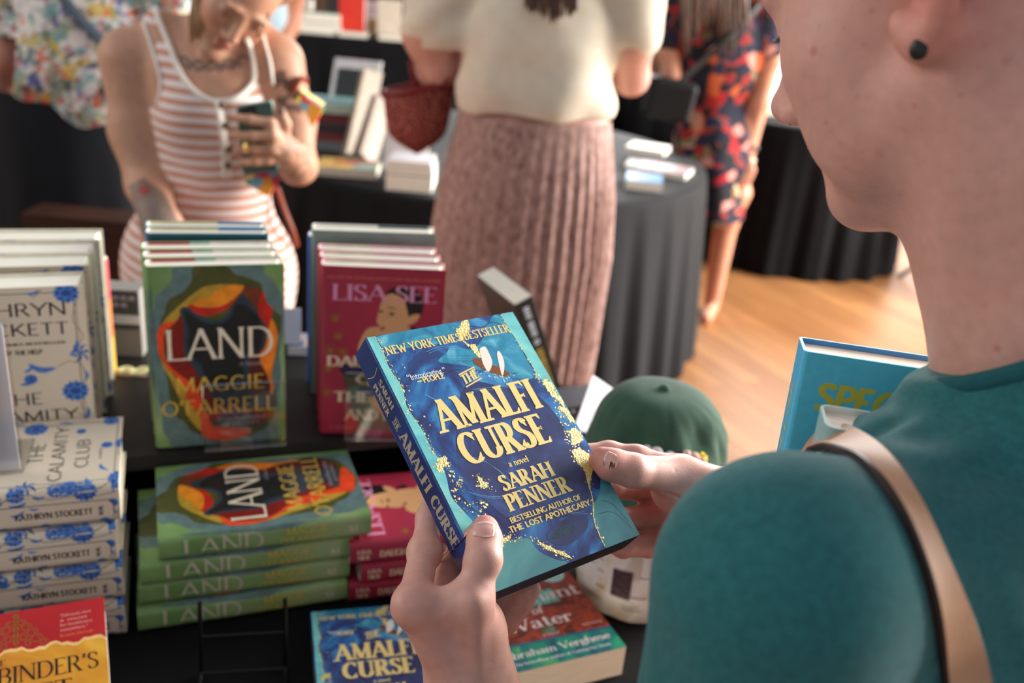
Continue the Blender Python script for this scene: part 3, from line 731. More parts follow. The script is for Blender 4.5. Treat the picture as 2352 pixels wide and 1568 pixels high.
    c.text('Bestselling author', 'roman', 75, 136, 33, 5.3, gry, 16); c.text('of HAMNET', 'roman', 84, 128, 25.3, 4.8, gry, 16)
    # spine: title, author in two lines, the press mark; the slate ring spills over the upper hinge
    sc = pm('ink_stone', (196, 190, 172), var=0)
    c.blob([(30, 30.5), (60, 27.5), (95, 26.5), (125, 25), (160, 28), (195, 30.5)], M['ink_slate'], 1, 1e-3, 5, 'spine')
    c.text('LAND', 'flare', 26, 115, 3.2, 22, sc, 3, 'spine')
    c.text('MAGGIE', 'hum', 140, 190, 15.5, 9.5, gold, 3, 'spine'); c.text("O'FARRELL", 'hum', 133, 195, 3.2, 9.0, gold, 3, 'spine')
    c.text('X', 'didone', 213, 219, 10, 7.5, cream, 3, 'spine'); c.stroke([(222, 10), (222, 17.5)], .0012, cream, 3, 1e-3, 'spine', False)
    return c

# ---------------------------------------------------------------- the rose-red novel
def rose_cover():
    base = ramp_mat('jacket_rose', [(0.34, lin(150, 40, 62)), (0.55, lin(168, 46, 72)), (0.75, lin(190, 62, 66))], 8, 0.36, 3, 0.5)
    fl = pm('flap_pink', (236, 196, 206)); cream = pm('flap_cream', (232, 224, 202))
    c = Cover(.157, .235, .030, .0085, base, fl)
    c.inside_band(.004, .070, cream)
    skin = pm('ink_skin', (216, 164, 116), var=.06); dark = pm('ink_hair', (32, 26, 28), var=.1); gold = pm('ink_dull_gold', (150, 104, 40), var=0)
    grn = pm('ink_moss', (92, 94, 52), var=.3); lav = pm('ink_lavender', (222, 152, 190), var=0); pap = pm('ink_paper', (232, 212, 180), var=0); ind = pm('ink_indigo', (52, 40, 78), var=.2)
    for cx, cy, rr in ((14, 120, 9), (24, 140, 7), (12, 95, 8), (30, 118, 8), (20, 165, 7), (132, 96, 9), (143, 60, 8), (10, 60, 7), (140, 120, 7)):   # scrolling gold vine
        c.stroke([(cx + rr * math.cos(a) * (1 - a / 14), cy + rr * math.sin(a) * (1 - a / 14)) for a in [i * .5 for i in range(18)]], .0007, gold, 1)
        c.blob([(cx + 4 * math.cos(a) * (1 + .35 * math.cos(5 * a)), cy + 4 * math.sin(a) * (1 + .35 * math.cos(5 * a))) for a in [i * .42 for i in range(15)]], gold, 1, 1e-3, 2)
    c.blob([(60, 8), (45, 40), (35, 70), (30, 96), (50, 104), (78, 92), (105, 100), (135, 80), (140, 40), (130, 6)], grn, 2, 1e-3)
    c.blob([(62, 60), (70, 95), (92, 118), (112, 132), (128, 120), (138, 70), (128, 30), (100, 20), (78, 34)], skin, 3, 1e-3)
    c.blob([(26, 92), (34, 104), (52, 104), (60, 92), (44, 84)], ind, 4, 1e-3); c.blob([(50, 66), (74, 74), (98, 92), (104, 84), (80, 62), (60, 54)], ind, 4, 1e-3)
    c.blob([(497,1200),(540,1410),(618,1527),(713,1553),(777,1533),(822,1453),(971,1458),(1115,1579),(1150,1487),(1126,1300),(900,1180),(700,1120)], skin, 4)
    c.blob([(929,2016),(825,1978),(771,1886),(748,1783),(730,1692),(721,1623),(755,1566),(746,1497),(790,1452),(844,1431),(971,1458),(1065,1508),(1115,1591),(1119,1740),(1092,1876),(1025,1964)], skin, 5)
    c.blob([(814,2011),(895,2082),(998,2114),(1146,2103),(1244,2029),(1302,1918),(1307,1804),(1269,1723),(1204,1732),(1131,1706),(1095,1819),(1058,1931),(993,1985),(897,2015)], dark, 6)
    c.blob([(1162,1730),(1257,1745),(1250,1676),(1188,1616),(1115,1591),(1122,1683)], skin, 7)
    c.blob([(1169,1569),(1212,1559),(1253,1491),(1240,1421),(1174,1465)], dark, 7)
    lip = pm('ink_lip', (150, 44, 40), var=0)
    for e in ([(748,1766),(774,1784),(801,1763),(775,1750)], [(876,1743),(907,1755),(950,1740),(908,1715)]): c.blob(e, dark, 8)
    c.blob([(852,1806),(904,1829),(968,1803),(905,1816)], dark, 8); c.blob([(766,1526),(792,1556),(835,1540),(809,1516),(783,1510)], lip, 8)
    c.text('NEW YORK TIMES BESTSELLING AUTHOR OF LADY TANS CIRCLE OF WOMEN', 'gothicb', 10, 150, 219, 3.2, pm('ink_coral', (206, 110, 84), var=0), 9)
    c.text('LISA SEE', 'didone', 16, 148, 190, 21.7, lav, 9)
    c.text('DAUGHTERS', 'bold', 10.4, 146, 98.6, 14.7, pap, 9)
    c.text('OF', 'bold', 47.7, 84, 73.9, 13.6, pap, 9)
    c.text('THE SUN', 'bold', 20, 128, 47, 15.6, pap, 9); c.text('AND MOON', 'bold', 35, 148, 20.9, 15.5, pap, 9)
    c.text('A NOVEL', 'roman', 14, 45, 7.2, 3.6, pm('ink_pink', (222, 140, 150), var=0), 9)
    c.text('LISA', 'bold', 9, 25, 16, 5.5, pap, 3, 'spine'); c.text('SEE', 'bold', 9, 25, 8, 5.5, pap, 3, 'spine')
    c.text('DAUGHTERS OF THE SUN AND MOON', 'bold', 36, 200, 9.5, 9, pap, 3, 'spine')
    return c

# ---------------------------------------------------------------- the sea-blue paperback with gold foil
def sea_cover():
    base = ramp_mat('cover_sea_blue', [(0.28, lin(40, 46, 92)), (0.44, lin(48, 72, 132)), (0.56, lin(48, 112, 178)), (0.74, lin(84, 166, 212))], 17, 0.32, 8, 3.2, (1, .8, 1), .5, 0, .25)
    teal = ramp_mat('ink_teal_wash', [(0.3, lin(80, 164, 182)), (0.55, lin(122, 208, 208)), (0.8, lin(172, 230, 208))], 22, 0.32, 5, 1.5, (1, 1, 1), .5, 0, .25)
    deep = ramp_mat('ink_deep_teal', [(0.3, lin(62, 120, 136)), (0.6, lin(90, 162, 166)), (0.8, lin(112, 184, 180))], 16, 0.32, 5, 1.2, (1, 1, 1), .5, 0, .25)
    seam = ramp_mat('ink_open_sea', [(0.3, lin(34, 110, 150)), (0.55, lin(56, 150, 184)), (0.8, lin(136, 206, 220))], 26, 0.32, 6, 2.5, (1, 1, 1), .5, 0, .25)
    dusk = ramp_mat('ink_dusk', [(0.35, lin(44, 46, 84)), (0.58, lin(52, 66, 118)), (0.75, lin(58, 100, 164))], 24, 0.32, 5, 1.6, (1, 1, 1), .5, 0, .25)
    gold = mat('gold_foil_letters', lin(246, 218, 142), 0.42, 0.4)
    leaf = mat('gold_leaf', lin(246, 216, 132), 0.32, 0.5, 0.25, 900, 0.6, 700, metal=0.15)
    line = mat('dark_burnt_edge', lin(58, 54, 50), 0.4, 0.4)
    spn = ramp_mat('spine_blue', [(0.35, lin(26, 46, 104)), (0.6, lin(34, 66, 138)), (0.8, lin(36, 104, 172))], 11, 0.35, 4, 1, (1, 1, 1), .5, 0, .2)
    c = Cover(.1365, .205, .0245, .0012, base, M['white'], .0005)
    c.spine([(0, .0002), (.2049, .0002), (.2049, .0243), (0, .0243)], spn, 1)
    c.spine([(.168, .0003), (.2049, .0003), (.2049, .0242), (.176, .0242)], dusk, 2)
    c.blob([(300,1100),(600,1500),(900,1420),(1150,1300),(1240,1000),(1200,800),(1150,600),(1130,400),(1020,300),(700,330),(420,420),(300,600),(220,800)], dusk, 1)
    c.blob([(108,2046),(791,2046),(756,1936),(635,1889),(296,1902),(128,1922)], seam, 2)
    c.blob([(671,1854),(801,1786),(953,1856),(1152,2040),(1240,1990),(1245,1596),(1246,1496),(1188,1425),(1026,1474),(849,1541),(721,1637),(587,1693),(478,1742),(589,1802)], seam, 3)
    c.blob([(-2,2049),(83,2049),(88,1903),(74,1801),(94,1641),(89,1552),(62,1444),(73,1341),(90,1226),(90,1104),(85,1045),(101,1004),(102,920),(86,830),(65,754),(60,686),(97,572),(129,471),(150,397),(54,333),(2,331)], teal, 4, n=4)
    c.blob([(1241,2047),(1237,1918),(1248,1754),(1259,1594),(1259,1494),(1235,1428),(1319,1367),(1346,1263),(1358,1136),(1362,983),(1364,1200),(1364,1700),(1362,2047)], teal, 4, n=4)
    c.blob([(1360,660),(1323,543),(1313,482),(1189,365),(1112,326),(1050,222),(1034,143),(1033,65),(1024,2),(1200,2),(1364,2),(1364,300)], deep, 4, n=4)
    c.blob([(2,350),(69,361),(259,301),(454,261),(475,197),(507,130),(591,51),(650,2),(300,2),(2,2)], deep, 4, n=4)
    c.blob([(1110,560),(1180,470),(1240,420),(1300,520),(1250,620),(1160,640)], dusk, 5); c.blob([(620,240),(820,300),(1000,280),(960,180),(760,120),(640,160)], dusk, 5)
    for ln, w in (([(760,1980),(900,1990),(1010,1960),(1120,1990),(1210,1940)], .0006), ([(470,1620),(600,1640),(720,1580),(860,1600)], .0006), ([(520,240),(620,100),(700,10)], .0009), ([(1200,340),(1280,280),(1330,120)], .0004), ([(1120,250),(1250,220),(1330,60)], .0004), ([(130,700),(180,560),(300,470),(520,420)], .0007)):
        c.stroke(ln, w, line, 6, 1e-4)
    wave = pm('ink_wave', (120, 184, 222), .35, .3, 500)
    for ln in ([(640,1700),(740,1640),(840,1600),(960,1540)], [(560,1760),(680,1730),(780,1710)], [(700,1560),(860,1520),(1000,1470)], [(420,1840),(560,1860),(700,1830)], [(300,960),(420,900),(520,760),(560,640)], [(200,700),(300,640),(420,600)], [(640,1450),(900,1420),(1100,1380)], [(760,420),(900,330),(1010,300)], [(240,1500),(330,1400),(360,1280)]):
        c.stroke(ln, .0003, wave, 5, 1e-4); c.stroke([(a + 14, b - 18) for a, b in ln], .0002, wave, 5, 1e-4)
    lineL = [(83,2041),(88,1903),(74,1801),(83,1695),(94,1641),(89,1552),(62,1444),(73,1341),(90,1226),(90,1104),(85,1045)]
    lineR = [(1237,2040),(1237,1918),(1248,1754),(1259,1594),(1259,1494),(1235,1428)]
    c.stroke(lineL, .0005, line, 6, 1e-4); c.stroke(lineR, .0005, line, 6, 1e-4)
    c.specks(lineL, 150, .0011, .0007, leaf, 7); c.specks(lineR, 60, .0005, .0006, leaf, 7)
    c.specks([(90,1800),(180,1700),(60,1500),(160,1250)], 26, .0045, .0008, leaf, 7)
    for g in ([(757,1965),(822,2009),(860,2046),(912,2046),(880,1958),(811,1909),(773,1876),(802,1840),(860,1817),(858,1761),(866,1710),(830,1711),(805,1807),(769,1856),(751,1902),(765,1942)],
              [(1285,1386),(1355,1343),(1333,1266),(1358,1217),(1350,1124),(1320,1172),(1297,1233),(1274,1294)], [(1297,1136),(1350,1124),(1362,1051),(1358,983),(1322,1007),(1301,1094)],
              [(1244,933),(1330,924),(1358,882),(1350,838),(1289,814),(1236,802),(1234,869),(1261,888)], [(1198,766),(1273,766),(1315,715),(1323,634),(1279,568),(1211,511),(1163,448),(1173,509),(1203,590),(1181,647),(1184,698)],
              [(80,974),(126,1004),(161,976),(156,941),(107,919),(70,894),(59,932)], [(320,800),(336,759),(364,727),(352,695),(311,713),(314,753)],
              [(520,217),(597,147),(669,89),(709,24),(670,48),(607,98),(549,156)], [(261,306),(345,319),(326,296),(268,295)]):
        c.blob(g, leaf, 8, ragged=.0011); c.specks(g + g[:1], 46, .0016, .0008, leaf, 9)
    c.specks([(1240,1430),(1330,1300),(1290,1120),(1230,900),(1190,700)], 130, .0024, .0009, leaf, 9)
    c.specks([(129,913),(134,800),(183,779),(90,716),(100,650),(145,592),(247,596),(230,540),(150,460)], 120, .0022, .0009, leaf, 9)
    c.specks([(320,720),(360,690),(390,660)], 20, .002, .0009, leaf, 9); c.specks([(280,306),(440,280),(560,150)], 40, .0012, .0006, leaf, 9)
    c.stroke([(1163,450),(1132,357),(1070,253),(1035,166),(1037,148),(1028,102),(1023,20)], .0007, leaf, 9, 1e-4); c.specks([(1163,450),(1070,253),(1023,20)], 40, .0007, .0008, leaf, 9)
    hull = pm('ink_hull', (128, 72, 34), var=.3, vs=600); sail = pm('ink_sail', (242, 230, 220), var=.05); foam = pm('ink_foam', (176, 214, 228), var=.1)
    c.specks([(740,1600),(850,1560),(950,1490),(1040,1490)], 60, .0018, .0009, foam, 9)
    c.blob([(778,1700),(829,1693),(872,1642),(966,1581),(1025,1509),(960,1500),(848,1569),(775,1650)], hull, 10)
    c.blob([(878,1771),(935,1784),(941,1730),(924,1635),(849,1565),(840,1639),(856,1705)], sail, 11); c.blob([(1005,1696),(1037,1722),(1042,1667),(1016,1588),(950,1505),(967,1584)], sail, 11)
    c.stroke([(1025,1509),(1110,1500)], .0003, line, 11, 1e-4)
    c.blob([(620,200),(700,240),(800,250),(880,220),(820,190),(700,180)], pm('ink_far_coast', (30, 60, 84), var=.4, vs=400), 6)
    wht = pm('ink_white', (226, 232, 240), var=0)
    c.text('NEW YORK TIMES BESTSELLER', 'poster', 10.5, 123.7, 187.3, 7.4, gold, 12)
    c.text('\u201cIntoxicating.\u201d', 'sansb', 16.7, 49.9, 163.3, 5.2, wht, 12)
    c.stroke([(23, 161), (27, 161)], .0009, gold, 12); c.text('PEOPLE', 'gothicb', 28, 46.6, 159.0, 5.0, gold, 12)
    c.stroke([(58.7, 159.3), (75.2, 163.2)], .0011, gold, 12); c.stroke([(59.4, 148.2), (76.3, 152.6)], .0011, gold, 12)
    c.text('THE', 'latin', 59.5, 75, 150.2, 8.2, gold, 12, y1=153.8)
    c.text('AMALFI', 'latin', 23.6, 114.8, 117, 26.5, gold, 12); c.text('CURSE', 'latin', 30, 107.3, 88.2, 25.3, gold, 12)
    c.text('a novel', 'poster', 60.8, 78.5, 78.5, 5.2, gold, 12)
    c.text('SARAH', 'latin', 46.8, 93.5, 62.5, 12.2, gold, 12); c.text('PENNER', 'latin', 43.8, 100.2, 47.4, 12.8, gold, 12)
    c.text('BESTSELLING AUTHOR OF', 'gothicb', 39.7, 104.7, 39.3, 4.2, gold, 12); c.text('THE LOST APOTHECARY', 'gothicb', 35.4, 109.7, 33.0, 4.6, gold, 12)
    # spine (q measured up from the back)
    sg = mat('spine_foil', lin(214, 206, 176), 0.35, 0.5, metal=0.4)
    c.text('SARAH', 'latin', 32.5, 56, 13.4, 5.6, sg, 4, 'spine'); c.text('PENNER', 'latin', 30.5, 56, 4.6, 5.6, sg, 4, 'spine')
    c.text('THE', 'latin', 62.5, 70.5, 8.6, 5.0, sg, 4, 'spine'); c.stroke([(62, 14.8), (71, 14.8)], .0006, sg, 4, 1e-3, 'spine'); c.stroke([(62, 7.6), (71, 7.6)], .0006, sg, 4, 1e-3, 'spine')
    c.text('AMALFI', 'latin', 75, 121, 6.6, 11.5, sg, 4, 'spine'); c.text('CURSE', 'latin', 127, 165, 6.6, 11.5, sg, 4, 'spine')
    c.stroke([(22, 3), (26, 12), (24, 21)], .0005, leaf, 3, 1e-3, 'spine')
    return c
M['edge_navy'] = ramp_mat('sprayed_page_edge', [(0.4, lin(14, 18, 34)), (0.6, lin(26, 44, 66)), (0.72, lin(96, 36, 40))], 40, 0.6, 4, 1, (1, 1, 2))

# ---------------------------------------------------------------- the cream novel with blue flowers
def floral_cover():
    cream = pm('jacket_cream', (218, 204, 184), .5, .03, 12); b1 = pm('ink_blue', (72, 122, 194), .45, .25, 260); b2 = pm('ink_deep_blue', (40, 78, 156), .45, .2, 260)
    stem = pm('ink_stem', (150, 124, 72), .5, .1); ink = pm('ink_text', (44, 40, 38), .5, 0); pan = pm('jacket_panel', (222, 202, 182), .5, .02)
    c = Cover(.155, .2245, .0500, .010, cream, pm('flap_ivory', (232, 226, 206)))
    fx = lambda u: 155 - (161.3 - u) * 1.042
    fy = lambda v: 224.5 - (239.2 - v) * 1.042
    def flower(x, y, r, side='front', L=3):
        n = 26
        if side == 'front': x, y = fx(x), fy(y)
        if side == 'front' and y < -4: return
        c.blob([(x + r * (1 + .10 * math.cos(k * math.pi)) * math.cos(2 * math.pi * k / n), y + .9 * r * (1 + .10 * math.cos(k * math.pi)) * math.sin(2 * math.pi * k / n)) for k in range(n)], b1, L, 1e-3, 2, side)
        c.blob([(x + r * .42 * math.cos(a), y + r * .3 * math.sin(a)) for a in [k * .7 for k in range(9)]], b2, L + 1, 1e-3, 3, side)
        for k in range(7):
            a = 2 * math.pi * k / 7 + .4; px, py = x + r * .72 * math.cos(a), y + r * .64 * math.sin(a); q = r * .17
            c.blob([(px + q * math.cos(b), py + q * math.sin(b)) for b in [j * 1.05 for j in range(6)]], b2, L + 1, 1e-3, 2, side)
    def leaf(x, y, l, a, side='front', L=3, m=None):
        if side == 'front': x, y = fx(x), fy(y)
        ca, sa = math.cos(a), math.sin(a)
        P = [(0, 0), (.25, .22), (.55, .30), (.85, .18), (1, 0), (.8, .02), (.5, .06), (.25, .02)]
        c.blob([(x + l * (p * ca - q * sa), y + l * (p * sa + q * ca)) for p, q in P], m or b1, L, 1e-3, 3, side)
    def vine(pts, side='front'): c.stroke([(fx(a), fy(b)) for a, b in pts] if side == 'front' else pts, .0009, stem, 2, 1e-3, side)
    # front
    c.stroke([(144, 5), (144, 217), (10, 217), (10, 5), (144, 5)], .0009, ink, 1, smooth=False); c.stroke([(146.5, 3), (146.5, 219.5)], .0004, ink, 1, smooth=False)
    for x, y, r in ((144, 231, 13), (144, 113, 14), (32, 231, 11), (153, 36, 10), (17, 150, 11), (24, 22, 14), (98, 20, 12), (152, 8, 11), (60, 236, 8), (14, 70, 10), (132, 66, 6), (96, 38, 7), (100, 131, 7)): flower(x, y, r)
    for x, y, r in ((153, 159, 10), (20, 110, 9), (128, 12, 8)):
        for k in range(6): leaf(x, y, r * 1.25, k * 1.05, m=b1 if k % 2 else b2)
    for x, y, l, a in ((127, 143, 30, 2.9), (156, 138, 14, 4.6), (150, 176, 20, 4.3), (104, 150, 15, 3.9), (106, 134, 20, 3.6), (20, 196, 22, 1.2), (12, 44, 20, .6), (60, 12, 22, 2.9), (118, 236, 14, 3.4), (155, 92, 18, 4.4), (40, 34, 18, .5)): leaf(x, y, l, a)
    for v in ([(156, 228), (148, 200), (157, 180), (147, 160), (156, 132), (148, 96), (157, 70), (150, 44)], [(120, 236), (112, 228), (106, 233)], [(150, 80), (140, 88), (132, 84)], [(14, 220), (20, 180), (12, 140), (18, 90), (14, 40), (40, 16), (80, 26), (120, 16)], [(128, 144), (140, 150), (152, 146)]): vine(v)
    for tx, st, u0, u1, v, hh_ in (('KATHRYN', 'gothic', 22, 143, 206, 15.2), ('STOCKETT', 'gothic', 22, 143.6, 183.3, 14.7), ('#1 NEW YORK TIMES BESTSELLER', 'gothicb', 26, 139, 172.2, 3.0), ('AUTHOR OF THE HELP', 'gothicb', 50, 114.4, 161, 5.6), ('THE', 'gothic', 66, 110, 99.6, 14.4), ('CALAMITY', 'gothic', 26, 145, 78.8, 13.2), ('CLUB', 'gothic', 50, 112, 55, 13.2), ('A NOVEL', 'gothic', 66, 92, 42, 3.4)):
        c.text(tx, st, fx(u0), fx(u1), fy(v), hh_ * 1.04, ink, 6)
    # spine: flowers over the hinge, a clipped panel with the name
    for x, q, r in ((191, 42, 11.5), (163, 46, 8), (125, 44, 9), (103, 41, 8), (217, 26, 6), (85, 40, 9), (45, 38, 10), (10, 24, 10), (208, 4, 5), (70, 12, 7), (150, 3, 5), (110, 2, 5)): flower(x, q, r, 'spine', 2)
    for x, q, l, a in ((171, 39, 13, 2.4), (180, 46, 13, 3.6), (135, 36, 18, 3.3), (153, 41, 13, 3.1), (113, 38, 13, 3.4), (219, 38, 10, 1.2), (222, 12, 9, 2), (69, 36, 14, 3.2), (128, 33, 16, 3.4)): leaf(x, q, l, a, 'spine', 3)
    vine([(222, 40), (200, 36), (180, 38), (155, 37), (135, 44), (105, 37), (75, 42), (45, 34)], 'spine'); vine([(222, 18), (219, 6), (200, 2), (160, 3), (100, 3)], 'spine')
    P = [(82, 5), (213, 5), (218, 11), (218, 24), (213, 30.5), (82, 30.5)]
    c.spine([(a * 1e-3, b * 1e-3) for a, b in P], pan, 5)
    c.stroke(P + P[:1], .0009, ink, 6, 1e-3, 'spine', False)
    for x, q, l, a in ((132, 26, 15, 3.5), (146, 27, 10, 3.0)): leaf(x, q, l, a, 'spine', 7)
    c.text('KATHRYN STOCKETT', 'gothicb', 122, 197, 14.2, 7.6, ink, 7, 'spine')
    for k in (0, 1): c.stroke([(203, 12 + 6 * k), (207, 13.6 + 6 * k), (203, 15 + 6 * k), (208, 17 + 6 * k)], .0013, ink, 7, 1e-3, 'spine')
    return c

# ---------------------------------------------------------------- single titles
def scarlet_cover():
    red = ramp_mat('jacket_scarlet', [(0.35, lin(176, 26, 34)), (0.7, lin(204, 44, 42))], 10, 0.4, 3, .3)
    am = ramp_mat('ink_amber', [(0.3, lin(196, 120, 30)), (0.55, lin(226, 162, 44)), (0.8, lin(240, 190, 80))], 16, 0.45, 5, .8)
    gold = pm('ink_ornament', (150, 92, 34), var=.1); ink = pm('ink_brown_black', (46, 30, 22), var=0); torn = pm('ink_torn_edge', (240, 196, 128), var=.1); wht = pm('ink_blush', (236, 170, 160), var=0)
    c = Cover(.160, .240, .03, .008, red, M['white'])
    edge = [(i * 5, 197.5 + 2.2 * math.sin(i * .9) + 1.4 * math.sin(i * 2.3) - i * .12) for i in range(33)]
    c.front([(a * 1e-3, (b + 2.4) * 1e-3) for a, b in edge] + [(.16, .0), (.0, .0)], torn, 1)
    c.front([(a * 1e-3, (b - .8 + math.sin(a) * .6) * 1e-3) for a, b in edge] + [(.16, .0), (.0, .0)], am, 2)
    cx = 80
    for sg in (-1, 1):
        for k, (dx, y, r) in enumerate(((5, 226, 4), (9, 220, 5), (14, 213, 5.5), (7, 210, 4.5), (18, 206, 5.5), (11, 203, 4), (24, 201.5, 3.5))):
            c.stroke([(cx + sg * (dx + r * math.cos(a) * (1 - a / 13)), y + r * math.sin(a) * (1 - a / 13)) for a in [i * .55 for i in range(15)]], .0010, gold, 3)
    c.stroke([(cx, 200), (cx, 236)], .0012, gold, 3)
    for k in range(5): c.blob([(cx + 2.6 * math.cos(a), 206 + 7 * k + 3.2 * math.sin(a)) for a in [j * .8 for j in range(8)]], gold, 3, 1e-3, 2)
    for k, s_ in enumerate(('\u201cDeliciously clever', 'a must', 'for booklovers', 'everywhere.\u201d')): c.text(s_, 'sans', 119, 148 - 4 * (k % 2), 225 - 5.4 * k, 3.4, wht, 3)
    c.text('Kristin Harmel', 'sans', 119, 148, 202.5, 3.4, pm('ink_orange_small', (236, 132, 60), var=0), 3)
    c.text('THE', 'roman', 52, 72, 183, 6.5, ink, 4); c.text("BOOKBINDER'S", 'roman', 6, 152, 163, 17.5, ink, 4); c.text('SECRET', 'roman', 36, 128, 140, 17.5, ink, 4)
    c.text('A NOVEL', 'roman', 62, 98, 128, 4, ink, 4); c.text('A. D. BELL', 'roman', 40, 120, 30, 12, ink, 4)
    return c
def forest_cover():
    base = ramp_mat('cover_rust_forest', [(0.30, lin(40, 44, 30)), (0.42, lin(96, 40, 26)), (0.52, lin(168, 66, 36)), (0.60, lin(120, 32, 32)), (0.68, lin(92, 84, 44)), (0.78, lin(120, 160, 140))], 34, 0.4, 6, 1.2, (1, 1.6, 1))
    band = ramp_mat('ink_green_water', [(0.30, lin(22, 70, 92)), (0.45, lin(28, 112, 112)), (0.58, lin(40, 146, 104)), (0.72, lin(120, 170, 84)), (0.82, lin(90, 190, 190))], 44, 0.4, 6, .6, (1, .5, 1))
    tq = pm('ink_turquoise', (104, 186, 170), .4, .15); wht = pm('ink_pale_pink', (232, 218, 214), var=0); sky = pm('ink_seal', (188, 216, 216), .4, .1)
    c = Cover(.155, .229, .0405, .0012, base, M['white'], .0005)
    c.front([(0, 0), (.155, 0), (.155, .034), (0, .0395)], band, 1); c.front([(0, .0395), (.155, .034), (.155, .0385), (0, .0425)], pm('ink_blue_line', (40, 92, 120)), 1)
    c.front([(.02, .098), (.118, .097), (.118, .122), (.02, .127)], tq, 1)
    for x in (88, 96, 108, 114): c.stroke([(x, 96), (x + 2, 130), (x + 1, 165)], .0011, M['black'], 2)
    for r, m, L in ((15.5, sky, 3), (13.2, pm('ink_seal_inner', (150, 200, 196), .4, .2), 4)):
        c.blob([(131 + r * math.cos(a), 145 + r * .82 * math.sin(a)) for a in [k * .5236 for k in range(12)]], m, L, 1e-3, 3)
    c.text('The', 'roman', 22, 46, 142, 16, wht, 5); c.text('Covenant', 'roman', 14, 150, 103, 21, wht, 5); c.text('of', 'roman', 76, 91, 83, 14, wht, 5, ital=.15)
    c.text('Water', 'roman', 34, 120, 60, 19, wht, 5); c.text('A Novel', 'roman', 71, 92, 44, 4, wht, 5); c.text('Abraham Verghese', 'roman', 12, 146, 19, 10.5, wht, 5)
    c.text('The bestselling author of Cutting for Stone', 'roman', 20, 140, 8, 4.4, wht, 5)
    c.text('NATIONAL BESTSELLER', 'gothicb', 124, 150, 48, 1.6, wht, 5)
    return c
def azure_cover():
    base = mat('jacket_azure', lin(92, 204, 234), .5, .4, .06, 200); sp = mat('spine_azure', lin(80, 190, 240), .45, .4)
    yel = pm('ink_lemon', (216, 206, 74), var=0); fl = pm('flap_blue', (76, 142, 196))
    c = Cover(.160, .235, .034, .0035, base, fl)
    c.inside_band(.095, .15, pm('flap_teal', (72, 184, 190)))
    c.spine([(0, .0005), (.2348, .0005), (.2348, .0335), (0, .0335)], sp, 1)
    c.text('SPECTACULAR', 'gothicb', 12, 157, 198, 19, yel, 2, ital=.12)
    c.text('SPECTACULAR', 'gothicb', 24, 110, 13, 8, yel, 3, 'spine', ital=.12)
    return c
def night_cover():
    base = ramp_mat('cover_night', [(0.35, lin(16, 18, 22)), (0.6, lin(34, 38, 48)), (0.8, lin(60, 66, 84))], 14, .35, 5, 1)
    c = Cover(.140, .210, .034, .0014, base, M['white'], .0006)
    wht = pm('ink_silver', (196, 200, 210), var=0); gold = pm('ink_gold_title', (176, 146, 66), var=0)
    c.spine([(0, .0005), (.2098, .0005), (.2098, .0335), (0, .0335)], pm('spine_black', (24, 24, 26)), 1)
    r3 = random.Random(12)
    for x in range(14, 92, 6):                                            # lettering too small and soft to read
        if x in (38, 74): continue
        c.spine([(x * 1e-3, .012), ((x + r3.uniform(3, 4.6)) * 1e-3, .012), ((x + r3.uniform(3, 4.6)) * 1e-3, .022), (x * 1e-3, .022)], wht, 2)
    for x in range(100, 190, 7): c.spine([(x * 1e-3, .011), ((x + r3.uniform(3.5, 5.5)) * 1e-3, .011), ((x + r3.uniform(3.5, 5.5)) * 1e-3, .023), (x * 1e-3, .023)], gold, 2)
    return c
def plain_cover(key, rgb, w, h, t, spine_rgb=None, marks=(), paper=True):
    c = Cover(w, h, t, .0015 if paper else .006, pm(key, rgb, .45, .1, 30), M['white'], .0006 if paper else .0018)
    if spine_rgb: c.spine([(0, .0005), (h - .0002, .0005), (h - .0002, t - .0005), (0, t - .0005)], pm(key + '_spine', spine_rgb), 1)
    for k, (x0, y0, x1, y1, col) in enumerate(marks): c.front([(x0, y0), (x1, y0), (x1, y1), (x0, y1)], pm(key + '_print_%s' % 'abcdefgh'[k], col), 1 + k)
    return c
# ---------------------------------------------------------------- room shell
def wood_floor():
    m = bpy.data.materials.new('oak_floor'); m.use_nodes = True
    nt = m.node_tree; b = nt.nodes['Principled BSDF']; N = nt.nodes.new; L = nt.links.new
    tc = N('ShaderNodeTexCoord'); mp = N('ShaderNodeMapping'); mp.inputs['Rotation'].default_value = (0, 0, R_(62))
    L(tc.outputs['Object'], mp.inputs[0])
    br = N('ShaderNodeTexBrick'); br.inputs['Scale'].default_value = 1.0; br.inputs['Brick Width'].default_value = 1.3; br.inputs['Row Height'].default_value = 0.09
    br.inputs['Mortar Size'].default_value = 0.0015; br.inputs['Color1'].default_value = lin(140, 92, 54); br.inputs['Color2'].default_value = lin(164, 114, 70); br.inputs['Mortar'].default_value = lin(70, 42, 24)
    L(mp.outputs[0], br.inputs['Vector'])
    m2 = N('ShaderNodeMapping'); m2.inputs['Scale'].default_value = (1.2, 14, 1); L(mp.outputs[0], m2.inputs[0])
    no = N('ShaderNodeTexNoise'); no.inputs['Scale'].default_value = 2.2; no.inputs['Detail'].default_value = 6; L(m2.outputs[0], no.inputs['Vector'])
    mx = N('ShaderNodeMix'); mx.data_type = 'RGBA'; mx.blend_type = 'OVERLAY'; mx.inputs['Factor'].default_value = 0.55
    L(br.outputs['Color'], mx.inputs['A']); L(no.outputs['Fac'], mx.inputs['B']); L(mx.outputs['Result'], b.inputs['Base Color'])
    b.inputs['Roughness'].default_value = 0.46; b.inputs['Specular IOR Level'].default_value = 0.32
    return m
fl = MB(); fl.add([(-6, -2, 0), (6, -2, 0), (6, 9.2, 0), (-6, 9.2, 0)], [(0, 1, 2, 3)], wood_floor())
